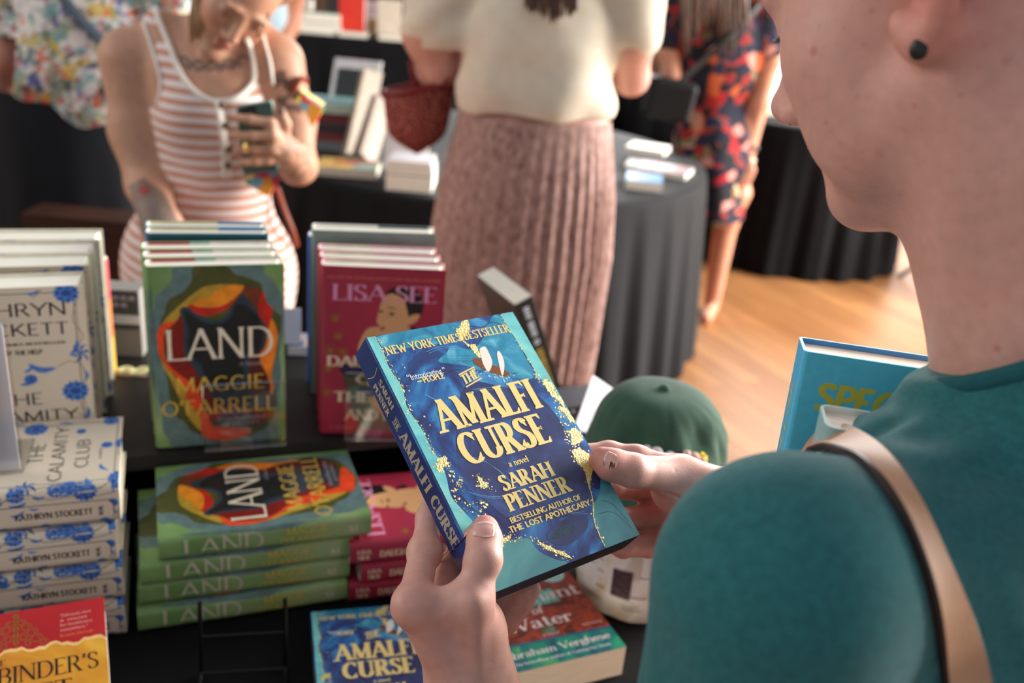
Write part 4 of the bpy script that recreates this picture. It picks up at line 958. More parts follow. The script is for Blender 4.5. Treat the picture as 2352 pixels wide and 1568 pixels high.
fl.add([(-6, -2, -.05), (-6, 9.2, -.05), (6, 9.2, -.05), (6, -2, -.05)], [(0, 1, 2, 3)], pm('floor_under', (60, 40, 26)))
tag(fl.build('floor'), kind='structure')
plaster = mat('wall_plaster', lin(196, 188, 174), 0.8, 0.2, 0.05, 3)
brickm = mat('wall_dark', lin(96, 74, 58), 0.8, 0.2, 0.12, 4)
pane = emit_mat('daylit_pane', (1.0, 0.98, 0.95, 1), 3.2)
frm = mat('window_paint', lin(226, 222, 212), 0.5)
def wall_with_windows(name, p0, p1, openings, m, th=.2, zt=3.4):
    """wall from p0 to p1 with openings (s0, s1, z0, z1) measured along it"""
    p0, p1 = np.array(p0, float), np.array(p1, float); d = p1 - p0; Lw = np.linalg.norm(d); d /= Lw; nrm_ = np.array([-d[1], d[0]])
    xs = sorted({0.0, Lw, *[o[0] for o in openings], *[o[1] for o in openings]}); mb = MB()
    def blk(a, b, z0, z1):
        if b - a < 1e-4 or z1 - z0 < 1e-4: return
        c = p0 + d * (a + b) / 2 + nrm_ * th / 2
        mb.box((c[0], c[1], (z0 + z1) / 2), (b - a, th, z1 - z0), m, Matrix.Rotation(math.atan2(d[1], d[0]), 3, 'Z'))
    for a, b in zip(xs[:-1], xs[1:]):
        o = [q for q in openings if q[0] <= a + 1e-6 and q[1] >= b - 1e-6]
        if o: blk(a, b, 0, o[0][2]); blk(a, b, o[0][3], zt)
        else: blk(a, b, 0, zt)
    w = tag(mb.build(name), kind='structure')
    ang = math.atan2(d[1], d[0]); out = []
    for s0, s1, z0, z1 in openings:
        c = p0 + d * (s0 + s1) / 2 + nrm_ * th * .45; W, H = s1 - s0, z1 - z0
        fr = MB(); Mx = Matrix.Rotation(ang, 3, 'Z')
        for ox, oz, sx, sz in ((-W / 2 + .03, 0, .06, H), (W / 2 - .03, 0, .06, H), (0, -H / 2 + .03, W - .12, .06), (0, H / 2 - .03, W - .12, .06), (0, 0, .04, H - .12), (0, H * .1, W - .12, .035)):
            fr.box((0, 0, 0), (sx, .07, sz), frm, None)
            k = len(fr.v) - 8; fr.v[k:] = [tuple(np.array(Mx) @ np.array((x + ox, y, z + oz)) + [c[0], c[1], (z0 + z1) / 2]) for x, y, z in fr.v[k:]]
        f = tag(fr.build('window_%d' % (wall_with_windows.n + 1)), kind='structure'); wall_with_windows.n += 1
        g = MB(); g.box((c[0] + nrm_[0] * .03, c[1] + nrm_[1] * .03, (z0 + z1) / 2), (W - .08, .012, H - .08), pane, Mx); g.build('pane', f)
    return w
wall_with_windows.n = 0
wall_with_windows('wall_back', (6, 9.2), (-6, 9.2), [(1.2, 4.7, .25, 3.0), (10.2, 11.6, .8, 2.8)], brickm, -.2)
wall_with_windows('wall_right', (6, -2), (6, 9.2), [(3.6, 5.4, .5, 2.9), (6.6, 8.6, .5, 2.9)], plaster, -.2)
wall_with_windows('wall_left', (-6, 9.2), (-6, -2), [], plaster, -.2)
bb = MB(); bb.box((0, 9.17, .07), (11.9, .03, .14), frm); tag(bb.build('baseboard_back'), kind='structure')

# ---------------------------------------------------------------- tables under black cloths
cloth = mat('black_cloth', lin(18, 18, 20), 0.9, 0.12, 0.10, 18, 0.25, 700, sheen=0.02)
cloth2 = mat('charcoal_cloth', lin(20, 21, 25), 0.8, 0.2, 0.10, 9, 0.2, 500, sheen=0.06)
def drape(name, outline, zt, zb, amp, nf, m, label, group=None, jitter=3):
    """cloth: flat top, rounded edge, folds that deepen towards the hem"""
    P = np.array(outline, float); n = len(P); c = P.mean(0)
    tang = np.roll(P, -1, 0) - np.roll(P, 1, 0); nr = np.stack([tang[:, 1], -tang[:, 0]], 1); nr /= np.linalg.norm(nr, axis=1)[:, None]
    per = np.concatenate([[0], np.cumsum(np.linalg.norm(np.roll(P, -1, 0) - P, axis=1))]); s = per[:-1] / per[-1]
    rr = random.Random(jitter); ph = [rr.uniform(0, 6.28) for _ in range(4)]
    fold = np.sin(2 * np.pi * nf * s + ph[0] + 1.1 * np.sin(2 * np.pi * 5 * s + ph[1])) * .6 + np.sin(2 * np.pi * (nf * 2 + 3) * s + ph[2]) * .25 + np.sin(2 * np.pi * 4 * s + ph[3]) * .3
    rings = [(-.30, 0, 0), (-.04, 0, 0), (-.008, -.001, 0), (.002, -.006, .0), (.006, -.02, .04)]
    H = zt - zb
    for k in range(1, 15): f = k / 14; rings.append((.008 + .05 * f, -.02 - (H - .02) * f, .05 + .95 * f ** .8))
    vs = [(c[0], c[1], zt)]
    for off, dz, a in rings:
        for i in range(n):
            if off == -.30: q = c + (P[i] - c) * .6
            else: q = P[i] + nr[i] * (off + amp * a * fold[i])
            vs.append((q[0], q[1], max(zt + dz, zb)))
    fs = [(0, 1 + i, 1 + (i + 1) % n) for i in range(n)]
    for r in range(len(rings) - 1):
        for i in range(n):
            a, b = 1 + r * n + i, 1 + r * n + (i + 1) % n
            fs.append((a, a + n, b + n, b))
    mb = MB(); mb.add(vs, fs, m)
    o = mb.build(name, smooth=True)
    return tag(o, label, 'tablecloth', group)
def rect_outline(o, ax, L, D, step=.02, r=.03):
    """rectangle corner o, direction ax, length L, depth D, ccw"""
    a = np.array([math.cos(ax), math.sin(ax)]); d = np.array([-a[1], a[0]]); o = np.array(o, float)
    C = [o, o + a * L, o + a * L + d * D, o + d * D]; out = []
    for i in range(4):
        p, q = C[i], C[(i + 1) % 4]; e = (q - p) / np.linalg.norm(q - p); l = np.linalg.norm(q - p); k = int((l - 2 * r) / step)
        for j in range(k + 1): out.append(p + e * (r + (l - 2 * r) * j / k))
        q1 = q - e * r; e2 = (C[(i + 2) % 4] - q) / np.linalg.norm(C[(i + 2) % 4] - q)
        for j in range(1, 6):
            t = j / 6 * math.pi / 2; out.append(q - e * r + e2 * r + e * r * math.sin(t) - e2 * r * math.cos(t))
    return out
def circ(c, r, n=260): return [(c[0] + r * math.cos(2 * math.pi * i / n), c[1] + r * math.sin(2 * math.pi * i / n)) for i in range(n)]
TAB = 0.735; YAW = 0.37
def tf(a, d, z=TAB): return np.array([a * math.cos(YAW) - d * math.sin(YAW), a * math.sin(YAW) + d * math.cos(YAW), z])
leg_m = mat('table_leg_steel', lin(60, 60, 62), 0.4, 0.5, metal=.8); ply = mat('table_ply', lin(120, 92, 64), .6, .3, .1, 10)
def table(name, label, c, yaw, L, D, zt, round_=False):
    t = empty(name, label, 'table', (c[0], c[1], 0), yaw)
    b = MB()
    if round_: b.lathe([(0, zt - .03), (L / 2, zt - .03), (L / 2, zt - .004), (0, zt - .004)], ply, 48)
    else: b.box((0, 0, zt - .017), (L, D, .026), ply)
    b.build('tabletop', t, auto=R_(40))
    for sx in (-1, 1):
        for sy in (-1, 1):
            g = MB(); x, y = (sx * L * .28, sy * L * .28) if round_ else (sx * (L / 2 - .12), sy * (D / 2 - .1))
            g.tube([(x, y, .0), (x, y, zt - .03)], .014, leg_m); g.build('leg', t)
    return t
a0, a1, d0, d1 = -1.5, .80, .46, 1.52
cc = tf((a0 + a1) / 2, (d0 + d1) / 2)
table('folding_table', 'long book display table in front, hidden under its black cloth', cc, YAW, a1 - a0 - .02, d1 - d0 - .02, TAB - .002)
drape('tablecloth', rect_outline(tf(a0, d0)[:2], YAW, a1 - a0, d1 - d0), TAB, .01, .028, 26, cloth, 'black cloth on the front book table, under the riser and the stacked novels', 'black tablecloths', 3)
RC, RR = (-.19, 3.87), .90
table('round_table', 'round table behind the woman in the pleated skirt, under a charcoal cloth', RC, 0, 2 * RR - .02, 0, .738, True)
drape('tablecloth', circ(RC, RR), .74, .008, .030, 34, cloth2, 'charcoal cloth hanging in folds from the round table behind the pleated skirt', 'black tablecloths', 5)
FC, FR = (1.50, 5.50), .60
table('round_table', 'small round table by the bright window, under a black cloth', FC, 0, 2 * FR - .02, 0, .778, True)
drape('tablecloth', circ(FC, FR, 200), .78, .008, .035, 20, cloth, 'black cloth on the small round table by the bright window', 'black tablecloths', 8)
BZ = .875
table('folding_table', 'long table of books far back along the dark wall, under a black cloth', (-1.0, 6.72), .07, 2.9, .7, BZ - .002)
drape('tablecloth', rect_outline((-2.45, 6.25), .07, 2.95, .75, .03), BZ, .008, .03, 30, cloth, 'black cloth on the long far table with the red book', 'black tablecloths', 11)
table('folding_table', 'black clothed table between the cream top and the floral dress', (1.02, 6.75), .12, .66, .6, .738)
drape('tablecloth', rect_outline((.66, 6.38), .12, .72, .66, .03), .74, .008, .03, 16, cloth, 'black cloth on the table between the cream top and the floral dress', 'black tablecloths', 13)

# ---------------------------------------------------------------- black riser on the front table
RIS = 0.878
wb = mat('black_stained_wood', lin(26, 22, 20), 0.55, 0.35, 0.3, 6, 0.2, 60, stretch=(1, 8, 1))
rsr = empty('display_riser', 'low black stained wooden riser carrying the upright novels', 'riser', tf(0, 0, TAB), YAW)
r0, r1, q0, q1 = -1.35, .42, 1.122, 1.47
b = MB(); b.box(((r0 + r1) / 2, (q0 + q1) / 2, RIS - TAB - .010), (r1 - r0, q1 - q0, .020), wb); b.build('shelf_board', rsr)
for x in (r0 + .012, r1 - .012):
    b = MB(); b.box((x, (q0 + q1) / 2 + .01, (RIS - TAB - .020) / 2), (.02, q1 - q0 - .04, RIS - TAB - .021), wb); b.build('side_panel', rsr)
b = MB(); b.box(((r0 + r1) / 2, q1 - .02, (RIS - TAB - .020) / 2), (r1 - r0 - .05, .014, RIS - TAB - .021), wb); b.build('back_panel', rsr)

# ---------------------------------------------------------------- the held book
held = book('novel', sea_cover(), 'sea blue paperback with gold foil lettering held open to view in both hands', group='sea blue paperbacks', pages=M['edge_navy'], over=.0)
MA = rz(.686) @ rx(.5948) @ ry(.0202)
HB = np.array([-.0002, .619, 1.1703]) + MA @ np.array([-.1365 / 2, -.1025, 0])      # front, bottom-left corner
def on_book(u, v, up=0.0): return HB + MA @ np.array([u, v, up])
place(held, MA, HB - MA @ np.array([-.1365 / 2, 0, .0245]))
b2 = copy_tree(held); b2['label'] = 'sea blue paperback with gold lettering lying flat on the black cloth below the held copy'
R2 = rz(.275); P2 = np.array([-.207, .912, TAB + .0247]) - R2 @ np.array([0, .205, 0]); place(b2, R2, P2 - R2 @ np.array([-.1365 / 2, 0, .0245]))

# ---------------------------------------------------------------- upright groups on the riser
def back_of(yaw): return np.array([-math.sin(yaw), math.cos(yaw), 0])
def side_of(yaw): return np.array([math.cos(yaw), math.sin(yaw), 0])
gc = green_cover(); g0 = book('novel', gc, 'green novel with fiery cave cover standing foremost in the middle upright group', group='upright green novels')
GY = .3629; GF = np.array([-.3595, 1.0757, RIS + .0025])
names = ['', 'green novel standing second in the middle upright group', 'green novel standing third in the middle upright group, before the two blue books']
for k in range(3):
    o = g0 if k == 0 else copy_tree(g0)
    if k: o['label'] = names[k]
    stand(o, GY - .012 * k, GF + back_of(GY) * (gc.t + .0335 * k) + side_of(GY) * (-.002 * k))
def blue_hard(): 
    c = plain_cover('jacket_lake_blue', (58, 112, 140), .153, .232, .027, (40, 120, 190), [(.004, .004, .149, .228, (34, 78, 88))], False)
    c.inside_band(.09, .148, pm('flap_strong_blue', (64, 132, 190))); c.inside_band(.004, .09, pm('flap_sand', (214, 204, 160)))
    return c
bh = book('novel', blue_hard(), 'blue jacketed hardback just behind the upright green novels', group='blue hardbacks behind the green novels')
for k in range(2):
    o = bh if k == 0 else copy_tree(bh)
    if k: o['label'] = 'rearmost blue jacketed hardback behind the upright green novels'
    stand(o, .30, GF + back_of(GY) * (gc.t + .115 + .030 * k) + side_of(GY) * -.002 + np.array([0, 0, .012]))
rc = rose_cover(); r0_ = book('novel', rc, 'rose red novel with portrait cover standing foremost behind the held book', group='upright rose red novels')
LY = .1574; LF = np.array([-.1685, 1.1382, RIS + .0025]) + rz(LY) @ np.array([0, 0, 0])
for k in range(3):
    o = r0_ if k == 0 else copy_tree(r0_)
    if k: o['label'] = ('rose red novel standing second in its upright group', 'rose red novel standing third, against the grey green hardback')[k - 1]
    stand(o, LY + .008 * k, LF + back_of(LY) * (rc.t + .032 * k) + side_of(LY) * (-.004 * k))
cg = plain_cover('jacket_grey_green', (132, 152, 144), .168, .243, .034, (120, 146, 144), [(.01, .10, .158, .2, (96, 106, 98)), (.04, .02, .12, .06, (150, 150, 130))], False)
cg.inside_band(.09, .16, pm('flap_slate', (52, 66, 86)))
o = book('hardback', cg, 'large grey green hardback standing behind the rose red novels'); stand(o, LY + .05, LF + back_of(LY) * .150 + side_of(LY) * -.014 + np.array([0, 0, .004]))
cb = plain_cover('jacket_cobalt', (44, 92, 170), .150, .225, .026, (50, 100, 180), [(.01, .12, .14, .19, (90, 110, 120))], False)
o = book('hardback', cb, 'cobalt blue hardback peeping out beside the grey green one'); stand(o, LY + .02, LF + back_of(LY) * .182 + side_of(LY) * -.030 + np.array([0, 0, .0]))
fc = floral_cover(); f0 = book('novel', fc, 'cream novel with blue flowers standing foremost behind the white sign', group='upright cream floral novels')
CY = .40; CF = atz(190, 655, RIS + .2250); CF[2] = RIS + .0005; CF = CF - side_of(CY) * .0775
for k, (bk, sh, up) in enumerate(((0, 0, 0), (.074, .006, .0), (.126, .011, .0), (.180, .019, 0))):
    o = f0 if k == 0 else copy_tree(f0)
    if k: o['label'] = ('cream floral novel standing second behind the white sign', 'cream floral novel standing third behind the white sign', 'rearmost cream floral novel of the upright row')[k - 1]
    stand(o, CY - .02 * k, CF + back_of(CY) * (fc.t + bk) + side_of(CY) * sh)

# ---------------------------------------------------------------- flat stacks on the cloth
GS = np.array([-.2887, 1.0025, 0]); gy = .3785
lab = ['topmost green novel of the flat stack, fiery cave cover upward', 'green novel second from the top of the flat stack', 'green novel third from the top of the flat stack', 'green novel at the bottom of the flat stack on the cloth']
for k, (sx, sy, dy) in enumerate(((0, 0, 0), (-.0215, .004, .01), (-.0235, .006, -.006), (-.028, .002, .012))):
    o = copy_tree(g0); o['label'] = lab[k]; o['group'] = 'flat stack of green novels'
    lie(o, gy + dy, GS + side_of(gy) * (sx + .12) + back_of(gy) * sy + np.array([0, 0, .8618 - gc.t * (k + 1) - .0004 * k]))
ry_ = .33; RS = atz(805, 1252, TAB + .0925) + side_of(ry_) * .235 + back_of(ry_) * .0785; RS[2] = 0
lab = ['topmost rose red novel lying on its flat stack behind the left hand', 'rose red novel second in the flat stack behind the left hand', 'rose red novel at the bottom of the flat stack behind the left hand']
for k, (sx, sy) in enumerate(((0, 0), (.012, .006), (.002, .004))):
    o = copy_tree(r0_); o['label'] = lab[k]; o['group'] = 'flat stack of rose red novels'
    lie(o, ry_ + (0, .02, -.015)[k], RS + side_of(ry_) * sx + back_of(ry_) * sy + np.array([0, 0, TAB + .001 + .0305 * (2 - k)]))
lab = ['topmost cream floral novel of the flat stack, cover upward', 'cream floral novel second in the flat stack', 'cream floral novel third in the flat stack', 'cream floral novel at the bottom, behind the scarlet book']
cy = .36; CS = np.array([-.408, .871, 0]) - side_of(cy) * .12 + back_of(cy) * .0775
for k, (sx, sy, dy) in enumerate(((.004, .002, .0), (-.003, .0, .010), (.0015, .001, -.006), (0, 0, 0))):
    o = copy_tree(f0); o['label'] = lab[k]; o['group'] = 'flat stack of cream floral novels'
    lie(o, cy + dy, CS + side_of(cy) * (sx + .12) + back_of(cy) * sy + np.array([0, 0, TAB + .001 + .0504 * (3 - k)]))
# ---------------------------------------------------------------- acrylic easels in front of the upright groups
def acrylic_easel(label, yaw, front, x0, x1, depth, lip_h, gap=.010):
    """base plate under the books, a lip before them and a back rest"""
    e = empty('acrylic_easel', label, 'easel', tuple(front), yaw, 'clear acrylic book easels')
    b = MB(); b.box(((x0 + x1) / 2, depth / 2 - gap, .0012), (x1 - x0, depth + gap, .002), M['acrylic']); b.build('base_plate', e)
    b = MB(); b.box(((x0 + x1) / 2, -gap - .0015, lip_h / 2), (x1 - x0, .0028, lip_h), M['acrylic']); b.build('lip', e)
    rim = clear_mat('acrylic_edge', (.8, .8, .8, 1), .35)
    b = MB(); b.tube([(x0, -gap - .0032, lip_h), (x0, -gap - .0032, 0.001), (x1, -gap - .0032, 0.001), (x1, -gap - .0032, lip_h), (x0, -gap - .0032, lip_h)], .0011, rim, 5); b.build('polished_edge', e)
    return e
acrylic_easel('clear acrylic easel under the upright green novels', GY, GF + np.array([0, 0, -.0020]), -.021, .079, .10, .092, .012)
acrylic_easel('clear acrylic easel under the upright rose red novels', LY, LF + np.array([0, 0, -.0020]), -.043, .060, .12, .098, .012)

# ---------------------------------------------------------------- wire easel standing empty on the cloth
wire = mat('black_wire', lin(6, 6, 7), .3, .4)
w0 = atz(462, 1546, TAB + .006); w1 = atz(655, 1534, TAB + .006); wy = math.atan2(w1[1] - w0[1], w1[0] - w0[0]); wl = np.linalg.norm((w1 - w0)[:2])
we = empty('wire_easel', 'empty black wire book easel in front of the flat green stack', 'easel', (w0[0], w0[1], TAB), wy)
for x in (0, wl):
    b = MB(); b.tube(crom([(x, -.075, .022), (x, -.072, .004), (x, -.03, .003), (x, 0, .004), (x, .004, .012), (x, .010, .05), (x, .016, .088)], 5), .0024, wire, 8); b.build('prong', we)
for y, z in ((.0, .006), (.0095, .048), (-.07, .004)):
    b = MB(); b.tube([(0, y, z), (wl, y, z)], .0016, wire, 6); b.build('cross_wire', we)

# ---------------------------------------------------------------- scarlet book propped low in front of the cream stack
sb = book('novel', scarlet_cover(), 'scarlet and amber novel propped almost flat before the cream floral stack')
MS = rz(.437) @ rx(math.pi / 2 - 1.2); place(sb, MS, atz(238, 1370, .853) - MS @ np.array([.16, .24, 0]) - MS @ np.array([-.08, 0, .03]))
pr = empty('prop_block', 'small black block propping up the scarlet novel', 'block', tuple(tf(-.13, .84)), .437)
b = MB(); b.add([(-.05, -.05, .001), (.05, -.05, .001), (.05, .03, .001), (-.05, .03, .001), (-.05, -.05, .030), (.05, -.05, .030), (.05, .03, .060), (-.05, .03, .060)], [(0, 3, 2, 1), (4, 5, 6, 7), (0, 1, 5, 4), (1, 2, 6, 5), (2, 3, 7, 6), (3, 0, 4, 7)], wb); b.build('wedge', pr)

# ---------------------------------------------------------------- thick paperback with forest cover
cv = book('novel', forest_cover(), 'thick rust red and green paperback lying flat below the held book', pages=M['page_aged'], over=.0)
MC = rz(.444); place(cv, MC, np.array([.161, .882, TAB + .0415]) - MC @ np.array([.155, 0, 0]) - MC @ np.array([-.0775, 0, .0405]))

# ---------------------------------------------------------------- dark book on its own easel, leaning back beside the skirt
nb = book('novel', night_cover(), 'black paperback with silver and gold spine lettering leaning back before the pleated skirt', over=.0)
Mn = rz(-4.142) @ rx(1.153) @ ry(-.056); 
for k in range(12): pass
nc = [o for o in nb.children if o.name.startswith('cover')][0]
bars = MB(); tmp = rnd
place(nb, Mn, np.array([.036, 1.554, .778]))
ne = empty('book_stand', 'low black stand holding the leaning black paperback', 'stand', (.06, 1.535, TAB), -4.142)
b = MB(); b.box((0, 0, .006), (.13, .10, .010), wb); b.build('base', ne)
b = MB(); b.box((0, -.045, .020), (.12, .006, .018), wb); b.build('ledge', ne)

# ---------------------------------------------------------------- table sign on the cream stack
sg_p = atz(52, 1082, TAB + .2035); sgy = .30
sg = empty('table_sign', 'white paper sign in a clear stand before the cream floral novels', 'sign', tuple(sg_p), sgy)
paper = mat('sign_paper', lin(226, 226, 232), .7, .2, .02, 8)
b = MB(); b.box((-.072, 0, .086), (.140, .0012, .166), paper)
Wt, Pt = text_polys('al', dict(T=.10, t=.05, sl=.07, sh=.03, bracket=.6), .05)
kx = .026 / Wt
for p in Pt: b.add([(-.0145 - .026 + x * kx, -.0008, .136 + y * .0215) for x, y in p], [tuple(range(len(p)))], M['black'])
b.build('paper', sg)
b = MB(); b.box((-.072, -.0022, .087), (.147, .0016, .174), M['acrylic']); b.box((-.072, .0022, .087), (.147, .0016, .174), M['acrylic']); b.build('clear_sleeve', sg)
b = MB(); b.box((-.072, .035, .0012), (.147, .075, .002), M['acrylic']); b.build('foot', sg)

# ---------------------------------------------------------------- small things on the riser between the groups
def slab_book(name, label, p, yaw, w, h, t, rgb, spine, cat='book', group=None, flat=False, lean=0.0, pages=None, marks=(), over=0.0):
    c = plain_cover('cover_' + name + '_%d' % slab_book.n, rgb, w, h, t, spine, marks, True); slab_book.n += 1
    o = book(name, c, label, cat, group, pages, over)
    return place(o, rz(yaw), p) if flat else stand(o, yaw, p, lean)
slab_book.n = 0
q = atz(250, 868, RIS)
pk = MB(); pkm = [pm('spine_coral', (206, 86, 92)), pm('spine_apricot', (232, 132, 70)), pm('spine_amber', (238, 188, 74))]
pb = empty('paperback', 'slim paperback with pink to yellow spine turned outwards beside the cream row', 'book', tuple(q), .2)
b = MB()
for k in range(3): b.box((0, .012, .058 * (2.5 - k)), (.0125, .024, .058), pkm[k])
b.build('cover', pb); b = MB(); b.box((0, .012, .1755), (.0105, .022, .003), M['page']); b.build('page_block', pb)
q = atz(286, 817, RIS); cd = empty('boxed_cards', 'small grey boxed set with landscape print behind the green novels', 'box', tuple(q), .1)
b = MB(); b.box((0, .02, .053), (.054, .04, .106), pm('box_grey', (150, 146, 140), .5, .05)); b.build('box', cd)
b = MB(); b.box((0, -.0004, .074), (.050, .001, .060), pm('print_dark_green', (72, 84, 80), .5, .3, 160)); b.box((.004, -.0012, .060), (.042, .001, .014), pm('print_cloud', (220, 226, 226), .5, .1)); b.box((-.016, -.0018, .060), (.012, .001, .012), pm('print_sky', (136, 196, 206)))
for r in range(2):
    for i in range(4 - r): b.box((-.018 + .0115 * i, -.0014, .094 - .011 * r), (.008, .001, .006), pm('print_lilac', (178, 168, 176)))
b.build('printed_panel', cd)
q = atz(296, 858, RIS); tg = empty('lettered_tag', 'pale yellow lettered wooden tag lying between the cream and green groups', 'tag', tuple(q), .1)
b = MB(); lt = pm('tag_lemon', (226, 224, 170), .6, .1)
for pts in ([(-.016, 0), (-.010, .010), (-.002, .012), (.004, .006), (-.004, .0), (-.012, -.003), (-.016, .003)], [(.002, -.002), (.010, .006), (.020, .010), (.026, .004), (.018, -.004), (.008, -.006)], [(.012, .012), (.022, .014), (.030, .006), (.034, -.002)]):
    b.tube([(x, y, .004) for x, y in crom(pts, 4)], .0028, lt, 6)
b.build('lettering', tg); b = MB(); b.box((-.004, .002, .0012), (.062, .022, .002), pm('tag_beige', (176, 156, 140))); b.build('base', tg)
q = atz(672, 848, RIS); slab_book('paperback', 'small blue striped paperback lying beside the rose red group', q + np.array([-.004, .05, .001]), .15, .034, .060, .014, (120, 150, 196), (150, 176, 206), flat=True, marks=[(.002 + .008 * k, .002, .006 + .008 * k, .056, (206, 164, 132)) for k in range(4)])
q = atz(672, 790, RIS + .016); wc = empty('price_card', 'blank white card standing between the green and rose red groups', 'card', (q[0], q[1], RIS), .2)
b = MB(); b.box((0, 0, .046), (.026, .0015, .060), paper); b.build('card', wc); b = MB(); b.box((0, .006, .008), (.03, .02, .016), wb); b.build('foot', wc)

# ---------------------------------------------------------------- card, dark card holder and cap by the right end of the table
tent = empty('tent_card', 'white handwritten tent card leaning behind the green cap', 'card', (.138, 1.26, TAB), .5)
P3 = [aty(1362, 862, 1.24), aty(1425, 905, 1.25), aty(1372, 1000, 1.16), aty(1318, 985, 1.15)]
b = MB(); loc = [np.array(rz(-.5) @ (p - np.array([.138, 1.26, TAB]))) for p in P3]
nn = nrm(np.cross(loc[1] - loc[0], loc[3] - loc[0])) * .0008
b.add([tuple(p + nn) for p in loc] + [tuple(p - nn) for p in loc], [(0, 1, 2, 3), (7, 6, 5, 4), (0, 4, 5, 1), (1, 5, 6, 2), (2, 6, 7, 3), (3, 7, 4, 0)], paper)
e1, e2 = loc[1] - loc[0], loc[3] - loc[0]
for r in range(3):
    for i in range(3):
        if (r, i) == (0, 2): continue
        o_ = loc[0] + e1 * (.30 + .20 * i) + e2 * (.38 + .16 * r) - nn * 1.5
        b.add([tuple(o_), tuple(o_ + e1 * .13), tuple(o_ + e1 * .13 + e2 * .08), tuple(o_ + e2 * .08)], [(0, 1, 2, 3)], M['black'])
b.build('card', tent)
b = MB(); b.box((0, .02, .05), (.03, .02, .1), M['acrylic']); b.build('holder', tent)
q = aty(1335, 960, 1.22); 
cdh = empty('card_box', 'dark blue box with a silver stud beside the tent card', 'box', (q[0] - .01, q[1] + .02, TAB), .5)
b = MB(); hz = q[2] - TAB; b.box((0, 0, hz / 2 + .012), (.075, .06, hz + .024), pm('box_navy', (44, 44, 58), .4, .05)); b.build('box', cdh)
b = MB(); b.lathe([(0, .004), (.003, .003), (.004, 0)], mat('silver_stud', lin(220, 222, 228), .2, .5, metal=.9), 12, (-.022, -.031, hz + .018)); b.build('stud', cdh)

CC = np.array([.186, 1.040, TAB])
pot = empty('head_form', 'round stand pasted over with book pages, under the green cap', 'display form', tuple(CC))
b = MB()
pg = ramp_mat('pasted_pages', [(0.36, lin(206, 200, 190)), (0.44, lin(232, 230, 228)), (0.60, lin(226, 222, 218)), (0.70, lin(214, 196, 170))], 26, .8, 4, .4)
b.lathe([(0, .004), (.060, .002), (.072, .008), (.079, .045), (.080, .085), (.074, .125), (.066, .16), (.062, .20), (.050, .235), (0, .25)], pg, 40, wob=lambda a, z: 1 + .012 * math.sin(7 * a + 30 * z) + .008 * math.sin(13 * a - 50 * z))
b.build('body', pot, smooth=True)
rr_ = random.Random(4); b = MB()
cl = [pm('scrap_ink', (110, 104, 112)), pm('scrap_green', (60, 84, 72)), pm('scrap_plum', (72, 48, 62), .6, .4, 300), pm('scrap_tan', (196, 166, 128))]
def on_pot(a, z, out=.0012):
    prof = [(.072, .008), (.079, .045), (.080, .085), (.074, .125), (.066, .16)]
    r = np.interp(z, [p[1] for p in prof], [p[0] for p in prof]) * (1 + .012 * math.sin(7 * a + 30 * z) + .008 * math.sin(13 * a - 50 * z)) + out
    return (r * math.cos(a), r * math.sin(a), z)
def patch(a, z, da, dz, m, n=5, out=.0014, tilt=0.0):
    vs = []
    for i in range(n + 1):
        for j in range(n + 1): vs.append(on_pot(a + da * (i / n - .5) + tilt * (j / n - .5), z + dz * (j / n - .5) , out))
    b.add(vs, [(i * (n + 1) + j, (i + 1) * (n + 1) + j, (i + 1) * (n + 1) + j + 1, i * (n + 1) + j + 1) for i in range(n) for j in range(n)], m)
for args, kw in (((-1.92, .066, .30, .040, cl[2]), {}), ((-1.98, .122, .16, .032, cl[1]), dict(tilt=-.2)), ((-2.46, .118, .10, .03, cl[3]), {}), ((-1.45, .10, .4, .05, pm('scrap_white', (236, 236, 240))), dict(out=.001))):
    b = MB(); patch(*args, **kw); b.build('pasted_scrap', pot)
b = MB()
for k in range(46):
    a = rr_.uniform(-2.9, -.4); z = rr_.uniform(.018, .15); patch(a, z, rr_.uniform(.12, .34), .0012, cl[0], 3, .0018, .0)
b.build('printed_lines', pot)
capm = mat('cap_cotton', lin(52, 84, 68), .85, .2, .12, 60, .35, 900, sheen=.12)
cap = empty('baseball_cap', 'dark green cotton baseball cap with a yellow flower resting on the pasted head form', 'cap', (CC[0], CC[1], TAB + .196))
b = MB(); n, m_ = 120, 26; vs = []
crx, cry, ch = .087, .090, .098
for j in range(m_ + 1):
    t = j / m_; el = t * math.pi / 2
    for i in range(n):
        a = 2 * math.pi * i / n
        seam = 1 - .022 * math.exp(-((((a * 6 / (2 * math.pi)) % 1) - .5) / .06) ** 2) * math.cos(el) ** .5
        wr = 1 + (.020 * math.sin(5 * a + 3 * el + 1) * math.sin(2.2 * el) + .016 * math.sin(11 * a - 5 * el) * math.sin(3 * el) + .009 * math.sin(23 * a + 9 * el)) * math.cos(el)
        r = math.cos(el) ** .55 * seam * wr
        dent = .012 * math.exp(-((a - 5.3) / .35) ** 2 - ((el - .75) / .28) ** 2) + .010 * math.exp(-((a - 4.25) / .25) ** 2 - ((el - .7) / .3) ** 2)
        vs.append(((crx - dent) * r * math.cos(a), (cry - dent) * r * math.sin(a), ch * math.sin(el) ** 1.0 * (1 - dent * 2)))
fs = [(j * n + i, j * n + (i + 1) % n, (j + 1) * n + (i + 1) % n, (j + 1) * n + i) for j in range(m_) for i in range(n)]
b.add(vs, fs, capm)
b.add([(x * .97, y * .97, z * .97 - .001) for x, y, z in vs], [f[::-1] for f in fs], capm)
b.build('crown', cap, smooth=True)
b = MB(); b.lathe([(.0005, .006), (.004, .0052), (.0072, .002), (.0078, -.002)], capm, 20, (0, 0, ch)); b.build('top_button', cap, smooth=True)
b = MB(); vs = []; nb_ = 26                                          # brim dipping towards the viewer
